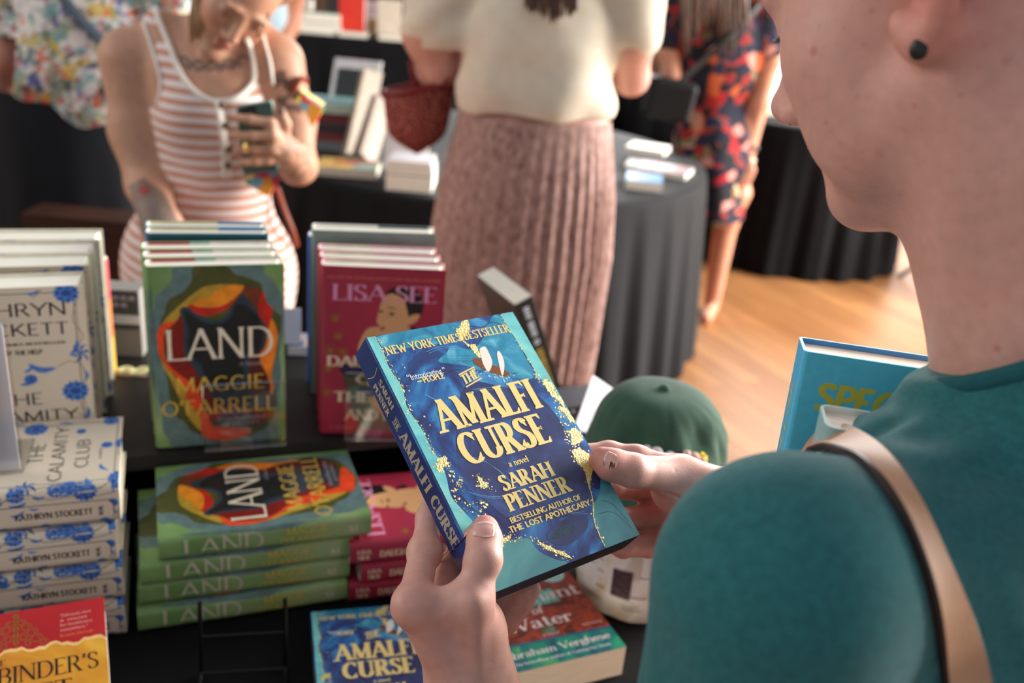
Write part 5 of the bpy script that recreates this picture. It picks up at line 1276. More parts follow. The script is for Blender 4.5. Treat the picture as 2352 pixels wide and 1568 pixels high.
for s_ in (0, 1):
    for i in range(nb_ + 1):
        a = math.pi + math.pi * (.12 + .76 * i / nb_) - .12
        for k in range(6):
            f = k / 5; R = 1 + .80 * f * math.sin(math.pi * (.06 + .88 * i / nb_)) ** .6
            vs.append((crx * R * math.cos(a), cry * R * math.sin(a), .004 - .030 * f - .020 * f * abs(math.cos(math.pi * i / nb_)) - s_ * .003))
k6 = 6; off = (nb_ + 1) * k6
fs = []
for i in range(nb_):
    for k in range(5):
        q_ = (i * k6 + k, (i + 1) * k6 + k, (i + 1) * k6 + k + 1, i * k6 + k + 1); fs.append(q_[::-1]); fs.append(tuple(off + z for z in q_))
for i in range(nb_): fs.append((i * k6 + 5, (i + 1) * k6 + 5, off + (i + 1) * k6 + 5, off + i * k6 + 5))
b.add(vs, fs, capm); b.build('brim', cap, smooth=True)
def on_cap(a, el, out=.0015):
    r = math.cos(el) ** .55
    return np.array([(crx + out) * r * math.cos(a), (cry + out) * r * math.sin(a), ch * math.sin(el)])
thr = mat('embroidery_white', lin(226, 222, 224), .8, .2); thy = mat('embroidery_yellow', lin(238, 214, 60), .7, .2); thp = mat('embroidery_pink', lin(224, 190, 180), .8, .2)
b = MB()
for a, el, pts, m in ((4.42, .54, [(-.03, .02), (-.02, .10), (.02, .10), (.03, .02)], thr), (4.56, .54, [(-.05, 0), (-.03, .10), (.03, .10), (.05, 0), (0, -.07), (-.05, 0)], thr), (4.74, .50, [(-.06, -.02), (-.02, .10), (.04, .09), (.06, -.02)], thr), (5.00, .53, [(-.01, -.08), (0, .14)], thp), (5.10, .50, [(-.05, -.04), (-.01, .08), (.05, .07), (.05, -.06)], thp)):
    b.tube([tuple(on_cap(a + x, el + y * .9, .002)) for x, y in crom(pts, 4)], .0042, m, 8)
b.build('lettering', cap, smooth=True)
b = MB(); fa, fe = 5.24, .52
for k in range(8):
    an = 2 * math.pi * k / 8; b.tube([tuple(on_cap(fa + .03 * math.cos(an), fe + .035 * math.sin(an), .002)), tuple(on_cap(fa + .075 * math.cos(an), fe + .085 * math.sin(an), .003))], [.0024, .0030], thy, 7)
b.lathe([(0, .003), (.004, .002), (.005, 0)], thp, 10, tuple(on_cap(fa, fe, .002))); b.build('flower_patch', cap, smooth=True)

# ---------------------------------------------------------------- things on the round table
def pile(p, yaw, items, labels, group):
    from_spine = True
    z = p[2]
    for (w, h, t, rgb, sp, dx, dy), lb in zip(items, labels):
        slab_book('hardback', lb, np.array([p[0] + dx + w / 2, p[1] + dy, z + .001]), yaw + dy * 3 + math.pi / 2, h, w, t, rgb, sp, group=group, flat=True); z += t + .0015
p = atz(700, 345, .742); RT = .742
pile(atz(735, 330, RT) + np.array([.02, .0, 0]), .1, [(.26, .20, .03, (150, 150, 150), (120, 126, 130), 0, 0), (.25, .19, .034, (70, 60, 66), (130, 60, 66), .005, .01), (.25, .19, .03, (90, 96, 104), (52, 56, 62), -.004, 0), (.24, .18, .035, (120, 60, 66), (120, 48, 56), .0, .005), (.25, .19, .035, (150, 190, 190), (180, 196, 180), .004, -.004)],
     ['grey hardback at the bottom of the pile beside the striped dress', 'dark red spined hardback second from the bottom of the pile', 'slate hardback in the middle of the pile on the round table', 'wine red hardback second from the top of the pile', 'pale teal hardback topping the pile on the round table'], 'pile on the round table')
q = atz(790, 410, RT); slab_book('hardback', 'yellow and teal illustrated hardback lying at the front of the round table', q + np.array([0, .02, 0]), .05, .205, .15, .03, (220, 180, 96), (236, 232, 220), flat=True, marks=[(.12, .01, .20, .14, (120, 170, 160)), (.05, .05, .14, .13, (190, 120, 70)), (.09, .08, .19, .14, (140, 60, 60))])
# framed dark board
def leaning_board(name, label, c0, c1, c2, th, front_m, edge_m, cat, inset=None):
    """board through three corners: top-left, top-right, bottom-left"""
    c0, c1, c2 = [np.array(c) for c in (c0, c1, c2)]; o = empty(name, label, cat, tuple(c2))
    u, v = c1 - c0, c2 - c0; n_ = nrm(np.cross(v, u)); b = MB()
    A = [c0, c1, c1 + v, c2]; B = [x - n_ * th for x in A]
    b.add([tuple(x - c2) for x in A + B], [(0, 3, 2, 1), (4, 5, 6, 7), (0, 1, 5, 4), (1, 2, 6, 5), (2, 3, 7, 6), (3, 0, 4, 7)], edge_m); b.build('frame', o)
    if inset:
        k0, k1 = inset; b = MB(); b.add([tuple(c0 + u * x + v * y + n_ * .001 - c2) for x, y in ((k0, k1), (1 - k0 * .2, k1), (1 - k0 * .2, 1), (k0, 1))], [(0, 3, 2, 1)], front_m); b.build('panel', o)
    return o
leaning_board('chalkboard', 'dark board in a pale frame standing on the round table', aty(770, 132, 3.75), aty(876, 142, 3.75), aty(748, 268, 3.72), .03, pm('board_slate', (44, 50, 54), .5, .1), pm('frame_pale', (206, 204, 208)), 'board', (.10, .16))
leaning_board('picture_book', 'tall tan picture book leaning back on the round table behind the red basket bag', aty(838, 158, 3.62), aty(880, 168, 3.70), aty(795, 352, 3.36), .02, pm('tan_cover', (150, 136, 120), .5, .15), pm('tan_edge', (150, 132, 110)), 'book', (.08, .05))
leaning_board('picture_book', 'grey backed picture book leaning just right of the tan one', aty(868, 215, 3.60), aty(900, 250, 3.66), aty(828, 352, 3.38), .02, pm('beige_cover', (168, 150, 136), .5, .1), pm('beige_edge', (150, 132, 118)), 'book', (.3, .05))
q = atz(935, 446, RT)
for k, (w, h, t, rgb, sp, lb) in enumerate(((.15, .17, .052, (196, 190, 186), (176, 168, 164), 'thick grey edged book lying under the red basket bag'), (.15, .16, .022, (150, 152, 196), (120, 124, 180), 'lilac covered book second in the pile under the red basket bag'), (.14, .15, .02, (214, 210, 214), (220, 216, 222), 'white covered book on top of the pile under the red basket bag'))):
    slab_book('hardback', lb, q + np.array([0, .03, .001 + (0, .0545, .078)[k]]), .02, w, h, t, rgb, sp, group='pile under the red basket bag', flat=True)
slab_book('hardback', 'pale book standing upright at the edge under the red basket bag', atz(888, 405, RT) + np.array([.05, .12, .0]), .05, .15, .21, .03, (222, 214, 220), (200, 150, 170))
for k, (x, y, w, t, yw, rgb, sp, lb) in enumerate(((1478, 442, .13, .034, -.1, (110, 168, 220), (216, 222, 220), 'white book with blue panels at the right edge of the round table'), (1515, 408, .20, .022, -.34, (206, 170, 176), (214, 176, 184), 'pink spined book lying askew at the right edge of the round table'), (1478, 372, .16, .022, -.30, (226, 212, 186), (214, 180, 130), 'cream book behind the pink spined one on the round table'), (1470, 398, .12, .02, -.2, (110, 106, 96), (70, 66, 62), 'dark book under the cream one on the round table'))):
    q = atz(x, y, RT); slab_book('hardback', lb, np.array([q[0], q[1] + .02, RT + .001 + (.026 if k == 2 else 0)]), yw, w, .15, t, rgb, sp, flat=True, group='books at the right edge of the round table', marks=[(.02, .02, .09, .12, (96, 150, 210))] if k == 0 else ())

# ---------------------------------------------------------------- books on the far table
def far_book(x, y0, w, h, t, rgb, lb, Y=6.45, up=True, z=None, d=.12):
    q = aty(x, y0, Y); z = BZ + .003 if z is None else z
    if up: slab_book('paperback', lb, np.array([q[0], Y + t, z]), .07, w, h, t, rgb, rgb, group='books on the far table')
    else: slab_book('hardback', lb, np.array([q[0], Y, z]), .07, w, d, t, rgb, rgb, group='books on the far table', flat=True)
far_book(735, 65, .26, 0, .068, (196, 176, 140), 'thick cream book at the bottom of the left pile on the far table', 6.36, False)
far_book(738, 25, .24, 0, .055, (30, 100, 84), 'dark green book on the cream one on the far table', 6.37, False, BZ + .075)
far_book(705, 25, .05, 0, .19, (60, 60, 74), 'dark slip case at the left end of the far table', 6.55, False)
far_book(810, 90, .18, 0, .03, (196, 170, 130), 'tan book under the red one on the far table', 6.36, False)
far_book(807, 60, .165, .25, .03, (214, 56, 40), 'bright red book standing on the far table', 6.40, True, BZ + .036)
far_book(860, 92, .10, .12, .05, (150, 124, 90), 'small tan book standing right of the red one on the far table', 6.48)
far_book(892, 70, .15, .21, .03, (216, 202, 184), 'cream book standing on the far table', 6.44, True, BZ + .030)
far_book(905, 95, .20, 0, .026, (196, 180, 160), 'cream book lying under the standing cream one on the far table', 6.36, False)
far_book(945, 60, .14, .22, .03, (96, 90, 84), 'grey patterned book standing at the right of the far table', 6.52)
far_book(770, 5, .12, .22, .03, (40, 38, 40), 'black book standing behind the green one on the far table', 6.72)
far_book(860, 10, .12, .20, .03, (176, 160, 166), 'mauve book standing behind the tan one on the far table', 6.74)
q = atz(1450, 222, .742)
slab_book('hardback', 'pale grey book lying on the clothed table beside the cream top', np.array([.73, 6.55, .743]), .1, .2, .14, .035, (190, 186, 190), (200, 198, 204), flat=True)
slab_book('paperback', 'lilac and white book standing on the clothed table beside the floral dress', np.array([.90, 6.62, .743]), .1, .15, .21, .03, (208, 200, 220), (210, 204, 220))
q = aty(1820, 268, 5.2)
gt = MB()
slab_book('hardback', 'pale green box lying on the small table by the bright window', np.array([1.42, 5.25, .783]), .1, .40, .30, .05, (206, 206, 168), (206, 210, 176), flat=True)

# ---------------------------------------------------------------- chair standing at the far right
st_m = mat('chair_black', lin(20, 18, 18), .5, .4)
ch_p = atz(2150, 672, 0)
ch_ = empty('folding_chair', 'black folding chair half hidden behind the turned head', 'chair', (ch_p[0] + .15, ch_p[1] + .1, 0), .5)
for x in (-.2, .2):
    b = MB(); b.tube([(x, -.22, .0), (x, .16, .86)], .012, st_m); b.build('leg', ch_); b = MB(); b.tube([(x * .9, .24, .0), (x * .9, -.2, .45)], .012, st_m); b.build('leg', ch_)
b = MB(); b.box((0, .0, .45), (.40, .38, .025), st_m); b.build('seat', ch_); b = MB(); b.box((0, .135, .74), (.40, .02, .18), st_m, Matrix.Rotation(-.4, 3, 'X')); b.build('backrest', ch_)
b = MB(); b.tube([(-.2, -.19, .075), (.2, -.19, .075)], .009, st_m); b.build('stretcher', ch_)
lp = atz(1926, 582, 0); ls = empty('floor_stand', 'thin black floor stand beyond the small round table', 'stand', (lp[0], lp[1], 0))
b = MB(); b.tube([(0, 0, .0), (.02, .03, 1.3)], .011, st_m); b.build('pole', ls); b = MB(); b.lathe([(.0, .012), (.03, .010), (.032, 0)], st_m, 16); b.build('base', ls)
# ---------------------------------------------------------------- people behind the table
def proj(P):
    q = (np.asarray(P, float) - [0, 0, HC]) @ CAM_ROT
    return np.stack([W_ / 2 + FPX * q[:, 0] / -q[:, 2], H_ / 2 - FPX * q[:, 1] / -q[:, 2]], 1)
def inside(pts, poly):
    x, y = pts[:, 0], pts[:, 1]; r = np.zeros(len(pts), bool); n = len(poly)
    for i in range(n):
        x0, y0 = poly[i]; x1, y1 = poly[(i + 1) % n]
        if y0 == y1: continue
        c = ((y0 > y) != (y1 > y)) & (x < (x1 - x0) * (y - y0) / (y1 - y0) + x0); r ^= c
    return r
def cut(P, Q, kill):
    """drop the faces of a garment where its opening is"""
    keep = ~np.all(kill[Q], axis=1); Q = Q[keep]; used = np.unique(Q); m = np.full(len(P), -1); m[used] = np.arange(len(used))
    return P[used], m[Q]
def solid_cloth(name, P, Q, m, parent, paint=None):
    return body_mesh(name, [(P, Q)], m, parent, paint)
def seam(name, parent, cast, px, r, m, lift=.001, n=5, flat=.6):
    """trim laid along a garment through sight points"""
    pts = []
    for x, y in crom(px, n):
        h, nn = cast(np.array([0, 0, HC]), ray(x, y))
        if h is not None: pts.append(h + nn * lift - np.array(parent.location))
    b = MB()
    if len(pts) > 1: b.tube([tuple(p) for p in pts], r, m, 7, True, flat)
    return b.build(name, parent, smooth=True)
def off(parent, pts): return [tuple(np.array(p) - np.array(parent.location)) for p in pts]
def finger_hand(B, wrist, knuckles, tips, r=.0085, k=.006):
    for kn, tp in zip(knuckles, tips):
        B.cone(wrist, kn, .019, r * 1.15, .012)
        mid = (np.array(kn) + np.array(tp)) / 2
        B.chain([kn, mid, tp], [r * 1.15, r, r * .8], k)
def legs_to_floor(B, hip, rt, fw, w=.09, r=(.085, .055, .038), z0=None):
    for s in (1, -1):
        x = np.array([hip[0], hip[1], 0]) + np.array(rt) * w * s
        B.chain([np.array(hip) + np.array(rt) * w * s, x + [0, 0, .46], x + [0, 0, .07]], list(r), .03)
        B.cone(x + [0, 0, .035] - np.array(fw) * .03, x + [0, 0, .03] + np.array(fw) * .15, .034, .026, .02)
def head_blob(B, c, F, Up, s=1.0):
    """simple full head: skull, face, jaw, nose, lips, ears"""
    F = nrm(F); Up = nrm(np.array(Up) - F * (np.array(Up) @ F)); Lf = np.cross(Up, F); Rm = np.stack([F, Lf, Up], 1)
    h = lambda f, l, u: np.array(c) + Rm @ (np.array([f, l, u]) * s)
    B.ell(h(-.012, 0, .045), np.array((.100, .076, .088)) * s, Rm, .02); B.ell(h(.046, 0, -.018), np.array((.052, .058, .086)) * s, Rm, .03)
    for t in (1, -1):
        B.ell(h(.060, t * .038, -.022), np.array((.028, .022, .026)) * s, Rm, .02); B.cone(h(.006, t * .050, -.052), h(.080, t * .010, -.104), .014, .014, .02)
        B.ell(h(.103, t * .011, -.041), np.array((.010, .008, .008)) * s, Rm, .006); B.ell(h(.086, t * .031, .004), np.array((.012, .015, .010)) * s, Rm, .006)
        B.ell(h(.095, t * .030, .022), np.array((.008, .020, .006)) * s, Rm, .01); B.ell(h(-.012, t * .076, -.005), np.array((.016, .007, .028)) * s, Rm, .006)
    B.cone(h(.094, 0, .012), h(.114, 0, -.034), .008, .010, .01); B.ell(h(.086, 0, -.105), np.array((.016, .02, .016)) * s, Rm, .015)
    B.ell(h(.098, 0, -.062), np.array((.008, .021, .006)) * s, Rm, .005); B.ell(h(.096, 0, -.074), np.array((.009, .018, .007)) * s, Rm, .005)
    return h
SKN = attr_mat('skin_background', .5, .35, .06, 500, sss=.06, var=.08, vscale=60)

# ======== woman in the striped dress, looking at her phone
Y0 = 2.02
w1 = empty('person', 'woman in a pink striped dress with tattooed arms looking down at her phone', 'person', tuple(aty(480, 600, Y0) * np.array([1, 1, 0])))
A = lambda x, y, d=0.0: aty(x, y, Y0 + d)
B = Blob(.0036)
def dress_trunk(B, g):
    B.ell(A(480, 195, .02), (.128 + g, .092 + g, .105), None, .04); B.ell(A(488, 300, .01), (.112 + g, .092 + g, .10), None, .05)
    for x in (440, 545): B.ell(A(x, 262, -.055), (.048 + g, .042 + g, .048 + g), None, .04)
    B.ell(A(490, 420, .01), (.112 + g, .088 + g, .13), None, .05); B.ell(A(478, 600, .02), (.170 + g, .118 + g, .17), None, .06)
    B.cone(A(372, 60, .03), A(400, 150, .0), .032 + g, .04, .03); B.cone(A(592, 80, .03), A(575, 160, .0), .032 + g, .04, .03)
dress_trunk(B, 0)
B.cone(A(300, 130, .03), A(480, 90, .05), .050, .045, .04); B.cone(A(632, 140, .03), A(490, 90, .05), .044, .045, .04)
B.chain([A(298, 138, .02), A(318, 300, .0), A(338, 425, -.05)], [.056, .0545, .041], .03)
B.chain([A(338, 425, -.05), A(372, 520, -.22), A(400, 640, -.36)], [.041, .037, .027], .02)
finger_hand(B, A(400, 640, -.36), [A(398 + 14 * i, 690, -.42) for i in range(4)], [A(398 + 16 * i, 745, -.46) for i in range(4)])
B.chain([A(638, 145, .02), A(672, 270, .0), A(684, 380, -.06)], [.049, .043, .036], .03)
B.chain([A(684, 380, -.06), A(655, 345, -.14)], [.037, .029], .02)
kn = [A(622, 283, -.185), A(626, 312, -.19), A(624, 341, -.185), A(616, 366, -.17)]; tp = [A(528, 268, -.205), A(532, 312, -.21), A(545, 345, -.20), A(560, 372, -.19)]
finger_hand(B, A(655, 345, -.14), kn, tp, .0095, .005)
B.chain([A(650, 330, -.15), A(655, 285, -.165), A(645, 255, -.17)], [.015, .011, .009], .008)
B.cone(A(490, 120, .05), A(520, 20, .02), .050, .050, .03)
hF = nrm([.28, -.80, -.62]); hc = A(548, -26, -.02)
hh = head_blob(B, hc, hF, [.05, .55, .83], .98)
legs_to_floor(B, A(478, 690, .02), [1, 0, 0], [0, -1, 0])
bm1 = B.mesh(2); C1 = caster(*bm1)
script = [[(398 + 10 * k, 130 + 6 * math.sin(k * 1.9) + 16 * math.sin(math.pi * k / 17)) for k in range(18)], [(405 + 9.3 * k, 146 + 5 * math.cos(k * 2.3) + 12 * math.sin(math.pi * k / 17)) for k in range(17)]]
ink_pts = [C1(np.array([0, 0, HC]), ray(x, y))[0] for ln in script for x, y in crom(ln, 4)]; ink_pts = np.array([p for p in ink_pts if p is not None])
def paint1(P):
    c = np.tile(np.array(lin(196, 148, 122)[:3]), (len(P), 1)); pp = proj(P)
    def bl(m, col):
        nonlocal c
        c = c + (np.array(lin(*col)[:3]) - c) * np.clip(m, 0, 1)[:, None]
    near = np.full(len(P), 9.0); s = np.where(inside(pp, [(370, 90), (600, 90), (600, 240), (370, 240)]))[0]
    for p in ink_pts: near[s] = np.minimum(near[s], np.linalg.norm(P[s] - p, axis=1))
    bl((near < .0035) * .75, (66, 72, 78))
    n = vnoise(P, 60, 3); n2 = vnoise(P, 120, 9)
    fore = inside(pp, [(296, 425), (330, 408), (375, 440), (440, 560), (380, 640), (320, 520)]) & (P[:, 1] < Y0 - .02); bl(fore * .78, (92, 84, 82)); bl(fore * (n > .62) * .7, (128, 116, 108)); bl(fore * (np.linalg.norm(pp - [330, 437], axis=1) < 13) * .9, (150, 56, 48))
    f2 = inside(pp, [(625, 310), (700, 320), (718, 400), (690, 425), (640, 415), (630, 360)]); bl(f2 * (n2 > .52) * .6, (110, 92, 82))
    f3 = inside(pp, [(625, 170), (672, 150), (700, 260), (640, 260)]); bl(f3 * (n > .45) * .75, (72, 52, 48))
    q = (P - hc); lip = np.linalg.norm(P - hh(.10, 0, -.068), axis=1); bl(np.clip(1.3 - lip / .02, 0, 1) * .7, (176, 84, 82))
    for t in (1, -1): bl(np.clip(1.2 - np.linalg.norm(P - hh(.093, t * .031, .003), axis=1) / .014, 0, 1) * .7, (84, 60, 54)); bl(np.clip(1.2 - np.linalg.norm(P - hh(.098, t * .03, .024), axis=1) / .011, 0, 1) * .6, (104, 76, 58)); bl(np.clip(1.2 - np.linalg.norm(P - hh(.07, t * .045, -.03), axis=1) / .03, 0, 1) * .35, (222, 130, 112))
    return c
body_mesh('body', [bm1], SKN, w1, paint1)
D = Blob(.0036); dress_trunk(D, .005)
D.cone(A(478, 640, .02), A(470, 900, .04), .165, .150, .05); D.cone(A(478, 640, .02) + np.array([.03, 0, 0]), A(490, 900, .04), .15, .150, .05)
Pd, Qd = D.mesh(2); pp = proj(Pd)
neck = [(352, -40), (362, 33), (393, 113), (417, 173), (450, 211), (493, 230), (533, 228), (565, 208), (580, 178), (578, 133), (563, 83), (575, -40)]
kill = inside(pp, neck) | inside(pp, [(200, -60), (322, -60), (330, 55), (352, 120), (372, 185), (366, 240), (345, 250), (200, 200)]) | inside(pp, [(760, -60), (606, -60), (606, 80), (622, 150), (630, 200), (760, 200)])
Pd, Qd = cut(Pd, Qd, kill)
def stripes(P):
    z = P[:, 2] + .010 * np.cos((P[:, 0] - A(480, 300)[0]) * 9) + .004 * (vnoise(P, 14, 4) - .5)
    s = .5 + .5 * np.sin(z * 2 * math.pi / .0215); s = np.clip((s - .38) * 3.2, 0, 1)[:, None]
    warm = vnoise(P, 5, 8)[:, None]
    return np.array(lin(206, 142, 116)[:3]) * s + np.array(lin(240, 226, 224)[:3]) * (1 - s)
kn_m = attr_mat('striped_rib_knit', .85, .2, .2, 900, sheen=.1)
solid_cloth('dress', Pd, Qd, kn_m, w1, stripes)
trim = mat('ivory_trim', lin(238, 230, 220), .8, .2)
DC = caster(Pd, Qd); both = caster(np.concatenate([Pd, bm1[0]]), np.concatenate([Qd, bm1[1] + len(Pd)]))
seam('neck_trim', w1, both, [(356, 20), (366, 48), (393, 113), (417, 173), (450, 213), (493, 233), (533, 230), (567, 210), (583, 180), (581, 133), (566, 86)], .0062, trim, .002)
seam('armhole_trim', w1, both, [(330, 52), (350, 110), (370, 185), (364, 240)], .004, trim, .002); seam('armhole_trim', w1, both, [(603, 82), (620, 140), (628, 195)], .004, trim, .002)
seam('placket', w1, DC, [(506, 232), (514, 285), (520, 340), (524, 408)], .013, trim, .0005, 5, .25)
btn = mat('horn_button', lin(112, 84, 58), .4, .5)
for x, y in ((510, 243), (522, 288), (526, 341), (522, 379)):
    h, n_ = DC(np.array([0, 0, HC]), ray(x, y))
    if h is None: continue
    b = MB(); Fm = frame(n_); b.lathe([(0, .003), (.005, .003), (.0075, .001), (.0078, -.002)], btn, 14); b.v = [tuple(Fm @ np.array(v) + h + n_ * .004 - np.array(w1.location)) for v in b.v]; b.build('button', w1, smooth=True)
# hair: swept back, loose strands before the ears
hb = Blob(.004)
hb.ell(hh(-.035, 0, .060), (.092, .088, .085), np.stack([nrm(hF), np.cross([0, 0, 1], nrm(hF)), np.cross(hF, np.cross([0, 0, 1], hF))], 1), .02); hb.ell(hh(-.06, 0, -.02), (.060, .070, .075), None, .03); hb.ell(hh(-.10, 0, -.03), (.05, .05, .06), None, .03)
hb.plane(hh(.062, 0, .06), hF, .01)
HRm = ramp_mat('honey_hair', [(.35, lin(132, 92, 58)), (.6, lin(186, 142, 96)), (.8, lin(214, 178, 130))], 60, .5, 4, 1, (1, 1, .15), .5)
hp, hq = hb.mesh(2); body_mesh('hair', [(hp, hq)], HRm, w1)
for k in range(5):
    b = MB(); x = 436 + 7 * k; b.tube(off(w1, crom([A(x + 12, -40, -.05), A(x + 3, 20, -.07), A(x, 60, -.075), A(x + 4, 100 - 6 * k, -.06)], 6)), [.0028] * 18 + [.001], HRm, 5); b.build('loose_strand', w1, smooth=True)
for k in range(2):
    b = MB(); b.tube(off(w1, crom([A(622, -30, -.06), A(618 - 6 * k, 30, -.07), A(604 - 8 * k, 70, -.06), A(592 - 6 * k, 88, -.05)], 6)), [.002] * 18 + [.001], HRm, 5); b.build('loose_strand', w1, smooth=True)
b = MB(); rg = A(563, 338, -.212); b.tube(off(w1, [rg + np.array([.0035 * math.cos(a) * 0 + .001, .010 * math.cos(a), .0105 * math.sin(a)]) for a in [i * .45 for i in range(15)]]), .0016, mat('gold_ring', lin(226, 190, 110), .25, .5, metal=.8), 6); b.build('ring', w1, smooth=True)
# phone
ph = empty('mobile_phone', 'dark green mobile phone held against the striped dress', 'phone', tuple(A(590, 315, -.175)))
c0, c1, c2 = A(543, 238, -.185), A(622, 226, -.185), A(560, 402, -.165); u, v = c1 - c0, c2 - c0; n_ = nrm(np.cross(v, u)); n_ = n_ if n_[1] < 0 else -n_
def slab(name, parent, quad, th, m, nn, rd=.10):
    q0, qu, qv = quad; b = MB(); P = []
    for cx, cy, a0 in ((rd, rd, 180), (1 - rd, rd, 270), (1 - rd, 1 - rd * .5, 0), (rd, 1 - rd * .5, 90)):
        for i in range(6): a = R_(a0 + 18 * i); P.append(q0 + qu * (cx + rd * math.cos(a)) + qv * (cy + rd * .5 * math.sin(a)))
    k = len(P); o_ = np.array(parent.location)
    b.add([tuple(p - o_) for p in P] + [tuple(p - nn * th - o_) for p in P], [tuple(range(k)), tuple(range(2 * k - 1, k - 1, -1))] + [(i, k + i, k + (i + 1) % k, (i + 1) % k) for i in range(k)], m)
    return b.build(name, parent)
slab('case', ph, (c0, u, v), .010, mat('phone_green', lin(78, 104, 98), .3, .5), n_)
slab('case_rim', ph, (c0 - u * .03 - v * .015 - n_ * .002, u * 1.06, v * 1.03), .009, mat('phone_rim', lin(140, 168, 158), .3, .5), n_)
slab('camera_bump', ph, (c0 + u * .08 + v * .04 + n_ * .0015, u * .46, v * .22), .003, mat('phone_black', lin(24, 26, 28), .2, .5), n_, .2)
for i, j in ((.18, .09), (.18, .19), (.38, .14)):
    b = MB(); Fm = frame(n_); b.lathe([(0, .0012), (.004, .0012), (.0046, 0)], mat('lens_%d' % int(i * 100 + j * 100), lin(50, 52, 58), .1, .5), 14); b.v = [tuple(Fm @ np.array(p) + c0 + u * i + v * j + n_ * .0016 - np.array(ph.location)) for p in b.v]; b.build('lens', ph, smooth=True)
# patterned wrapped parcel and tote under the arm
pat = ramp_mat('bright_gift_print', [(0, lin(214, 60, 44)), (.25, lin(196, 40, 84)), (.42, lin(240, 214, 80)), (.58, lin(80, 150, 70)), (.74, lin(226, 150, 50)), (.88, lin(110, 160, 180))], 38, .5, 0, 0, kind='voronoi', interp='CONSTANT')
gf = empty('patterned_book', 'bright patterned notebook clamped under the arm of the striped dress', 'book', tuple(A(660, 330, -.05)))
g0, g1, g2 = A(690, 214, -.03), A(742, 248, -.02), A(562, 420, -.10); slab('cover', gf, (g0, g1 - g0, g2 - g0), .024, pat, nrm([0, -1, .1]), .02)
b = MB(); e0 = g0; b.add([tuple(p - np.array(gf.location)) for p in (g0 + [0, .001, .004], g1 + [0, .001, .004], g1 + [0, .022, .006], g0 + [0, .022, .006])], [(0, 1, 2, 3)], pm('gift_yellow', (240, 226, 120))); b.build('page_edge', gf)
tan = mat('rust_leather', lin(140, 66, 44), .5, .35, .15, 50)
tt = empty('tote_strap', 'rust leather tote strap looped over the arm of the striped dress', 'strap', tuple(A(680, 220, .0)))
for dx in (0, 12):
    b = MB(); b.tube(off(tt, crom([A(634 + dx, 280, .06), A(652 + dx, 235, -.01), A(680 + dx * .5, 190, -.03), A(697 + dx * .4, 182, .0), A(700, 210, .05), A(680, 260, .08)], 5)), .0075, tan, 8, True, .5); b.build('handle', tt, smooth=True)
b = MB(); b.tube(off(tt, crom([A(636, 430, .02), A(652, 480, -.0), A(672, 530, .0), A(682, 565, .03)], 5)), .0075, tan, 8, True, .5); b.build('hanging_end', tt, smooth=True)

# ======== woman in the cream top and pleated skirt, from behind
Y1 = 2.45; A = lambda x, y, d=0.0: aty(x, y, Y1 + d)
w2 = empty('person', 'woman seen from behind in a cream top and dusty pink pleated skirt', 'person', tuple(A(1230, 600) * np.array([1, 1, 0])))
B = Blob(.005)
B.ell(A(1235, 130), (.185, .115, .22), None, .05); B.ell(A(1230, 310), (.185, .12, .16), None, .05)
B.chain([A(1010, -50, .02), A(985, 70, -.01), A(1005, 158, .02)], [.066, .062, .050], .03); B.chain([A(1005, 158, .02), A(1060, 150, .22)], [.050, .036], .02)
B.chain([A(1455, -40, .02), A(1452, 90, .0), A(1450, 178, .06)], [.058, .052, .044], .03); B.chain([A(1450, 178, .06), A(1440, 170, .26)], [.042, .032], .02)
finger_hand(B, A(1450, 170, .26), [A(1440 + 10 * i, 165, .34) for i in range(4)], [A(1436 + 10 * i, 175, .40) for i in range(4)]); finger_hand(B, A(1060, 150, .22), [A(1060 + 10 * i, 150, .30) for i in range(4)], [A(1064 + 10 * i, 165, .36) for i in range(4)])
shl = A(1240, -120, .0); B.cone(A(1010, -50, .02), shl, .06, .06, .05); B.cone(A(1465, -40, .02), shl, .06, .06, .05)
B.cone(shl, shl + np.array([0, .02, .16]), .055, .052, .03); hh2 = head_blob(B, shl + np.array([0, .04, .24]), [0, 1, -.15], [0, 0, 1])
legs_to_floor(B, A(1230, 420), [1, 0, 0], [0, 1, 0], .1, (.10, .058, .04))
bm2 = B.mesh(2)
body_mesh('body', [bm2], SKN, w2, lambda P: np.tile(np.array(lin(206, 156, 142)[:3]), (len(P), 1)) * (.92 + .16 * vnoise(P, 20, 2)[:, None]))
crm = mat('cream_linen', lin(216, 208, 190), .9, .15, .05, 30, .15, 900)
D = Blob(.005); D.ell(A(1235, 110), (.200, .130, .20), None, .05); D.ell(A(1228, 225), (.198, .140, .10), None, .05)
D.chain([A(1010, -50, .02), A(1000, 60, -.005)], [.080, .082], .04); D.chain([A(1455, -40, .02), A(1447, 90, .0)], [.070, .066], .04)
D.cone(A(1010, -50, .02), shl, .07, .07, .05); D.cone(A(1465, -40, .02), shl, .07, .07, .05)
aL = A(1003, 112, .0); D.plane(A(1236, 277, -.14), [0.02, .0, -1.], .004)
Pd, Qd = D.mesh(3)
ppx = proj(Pd); lz = (ppx[:, 1] > 112 + (ppx[:, 0] - 1000) * .10) & (ppx[:, 0] < 1062 - np.clip(ppx[:, 1] - 118, 0, 60) * .2) ; rz_ = (ppx[:, 1] > 142) & (ppx[:, 0] > 1432)
Pd, Qd = cut(Pd, Qd, lz | rz_)
N = vnormals(Pd, Qd); q = proj(Pd)
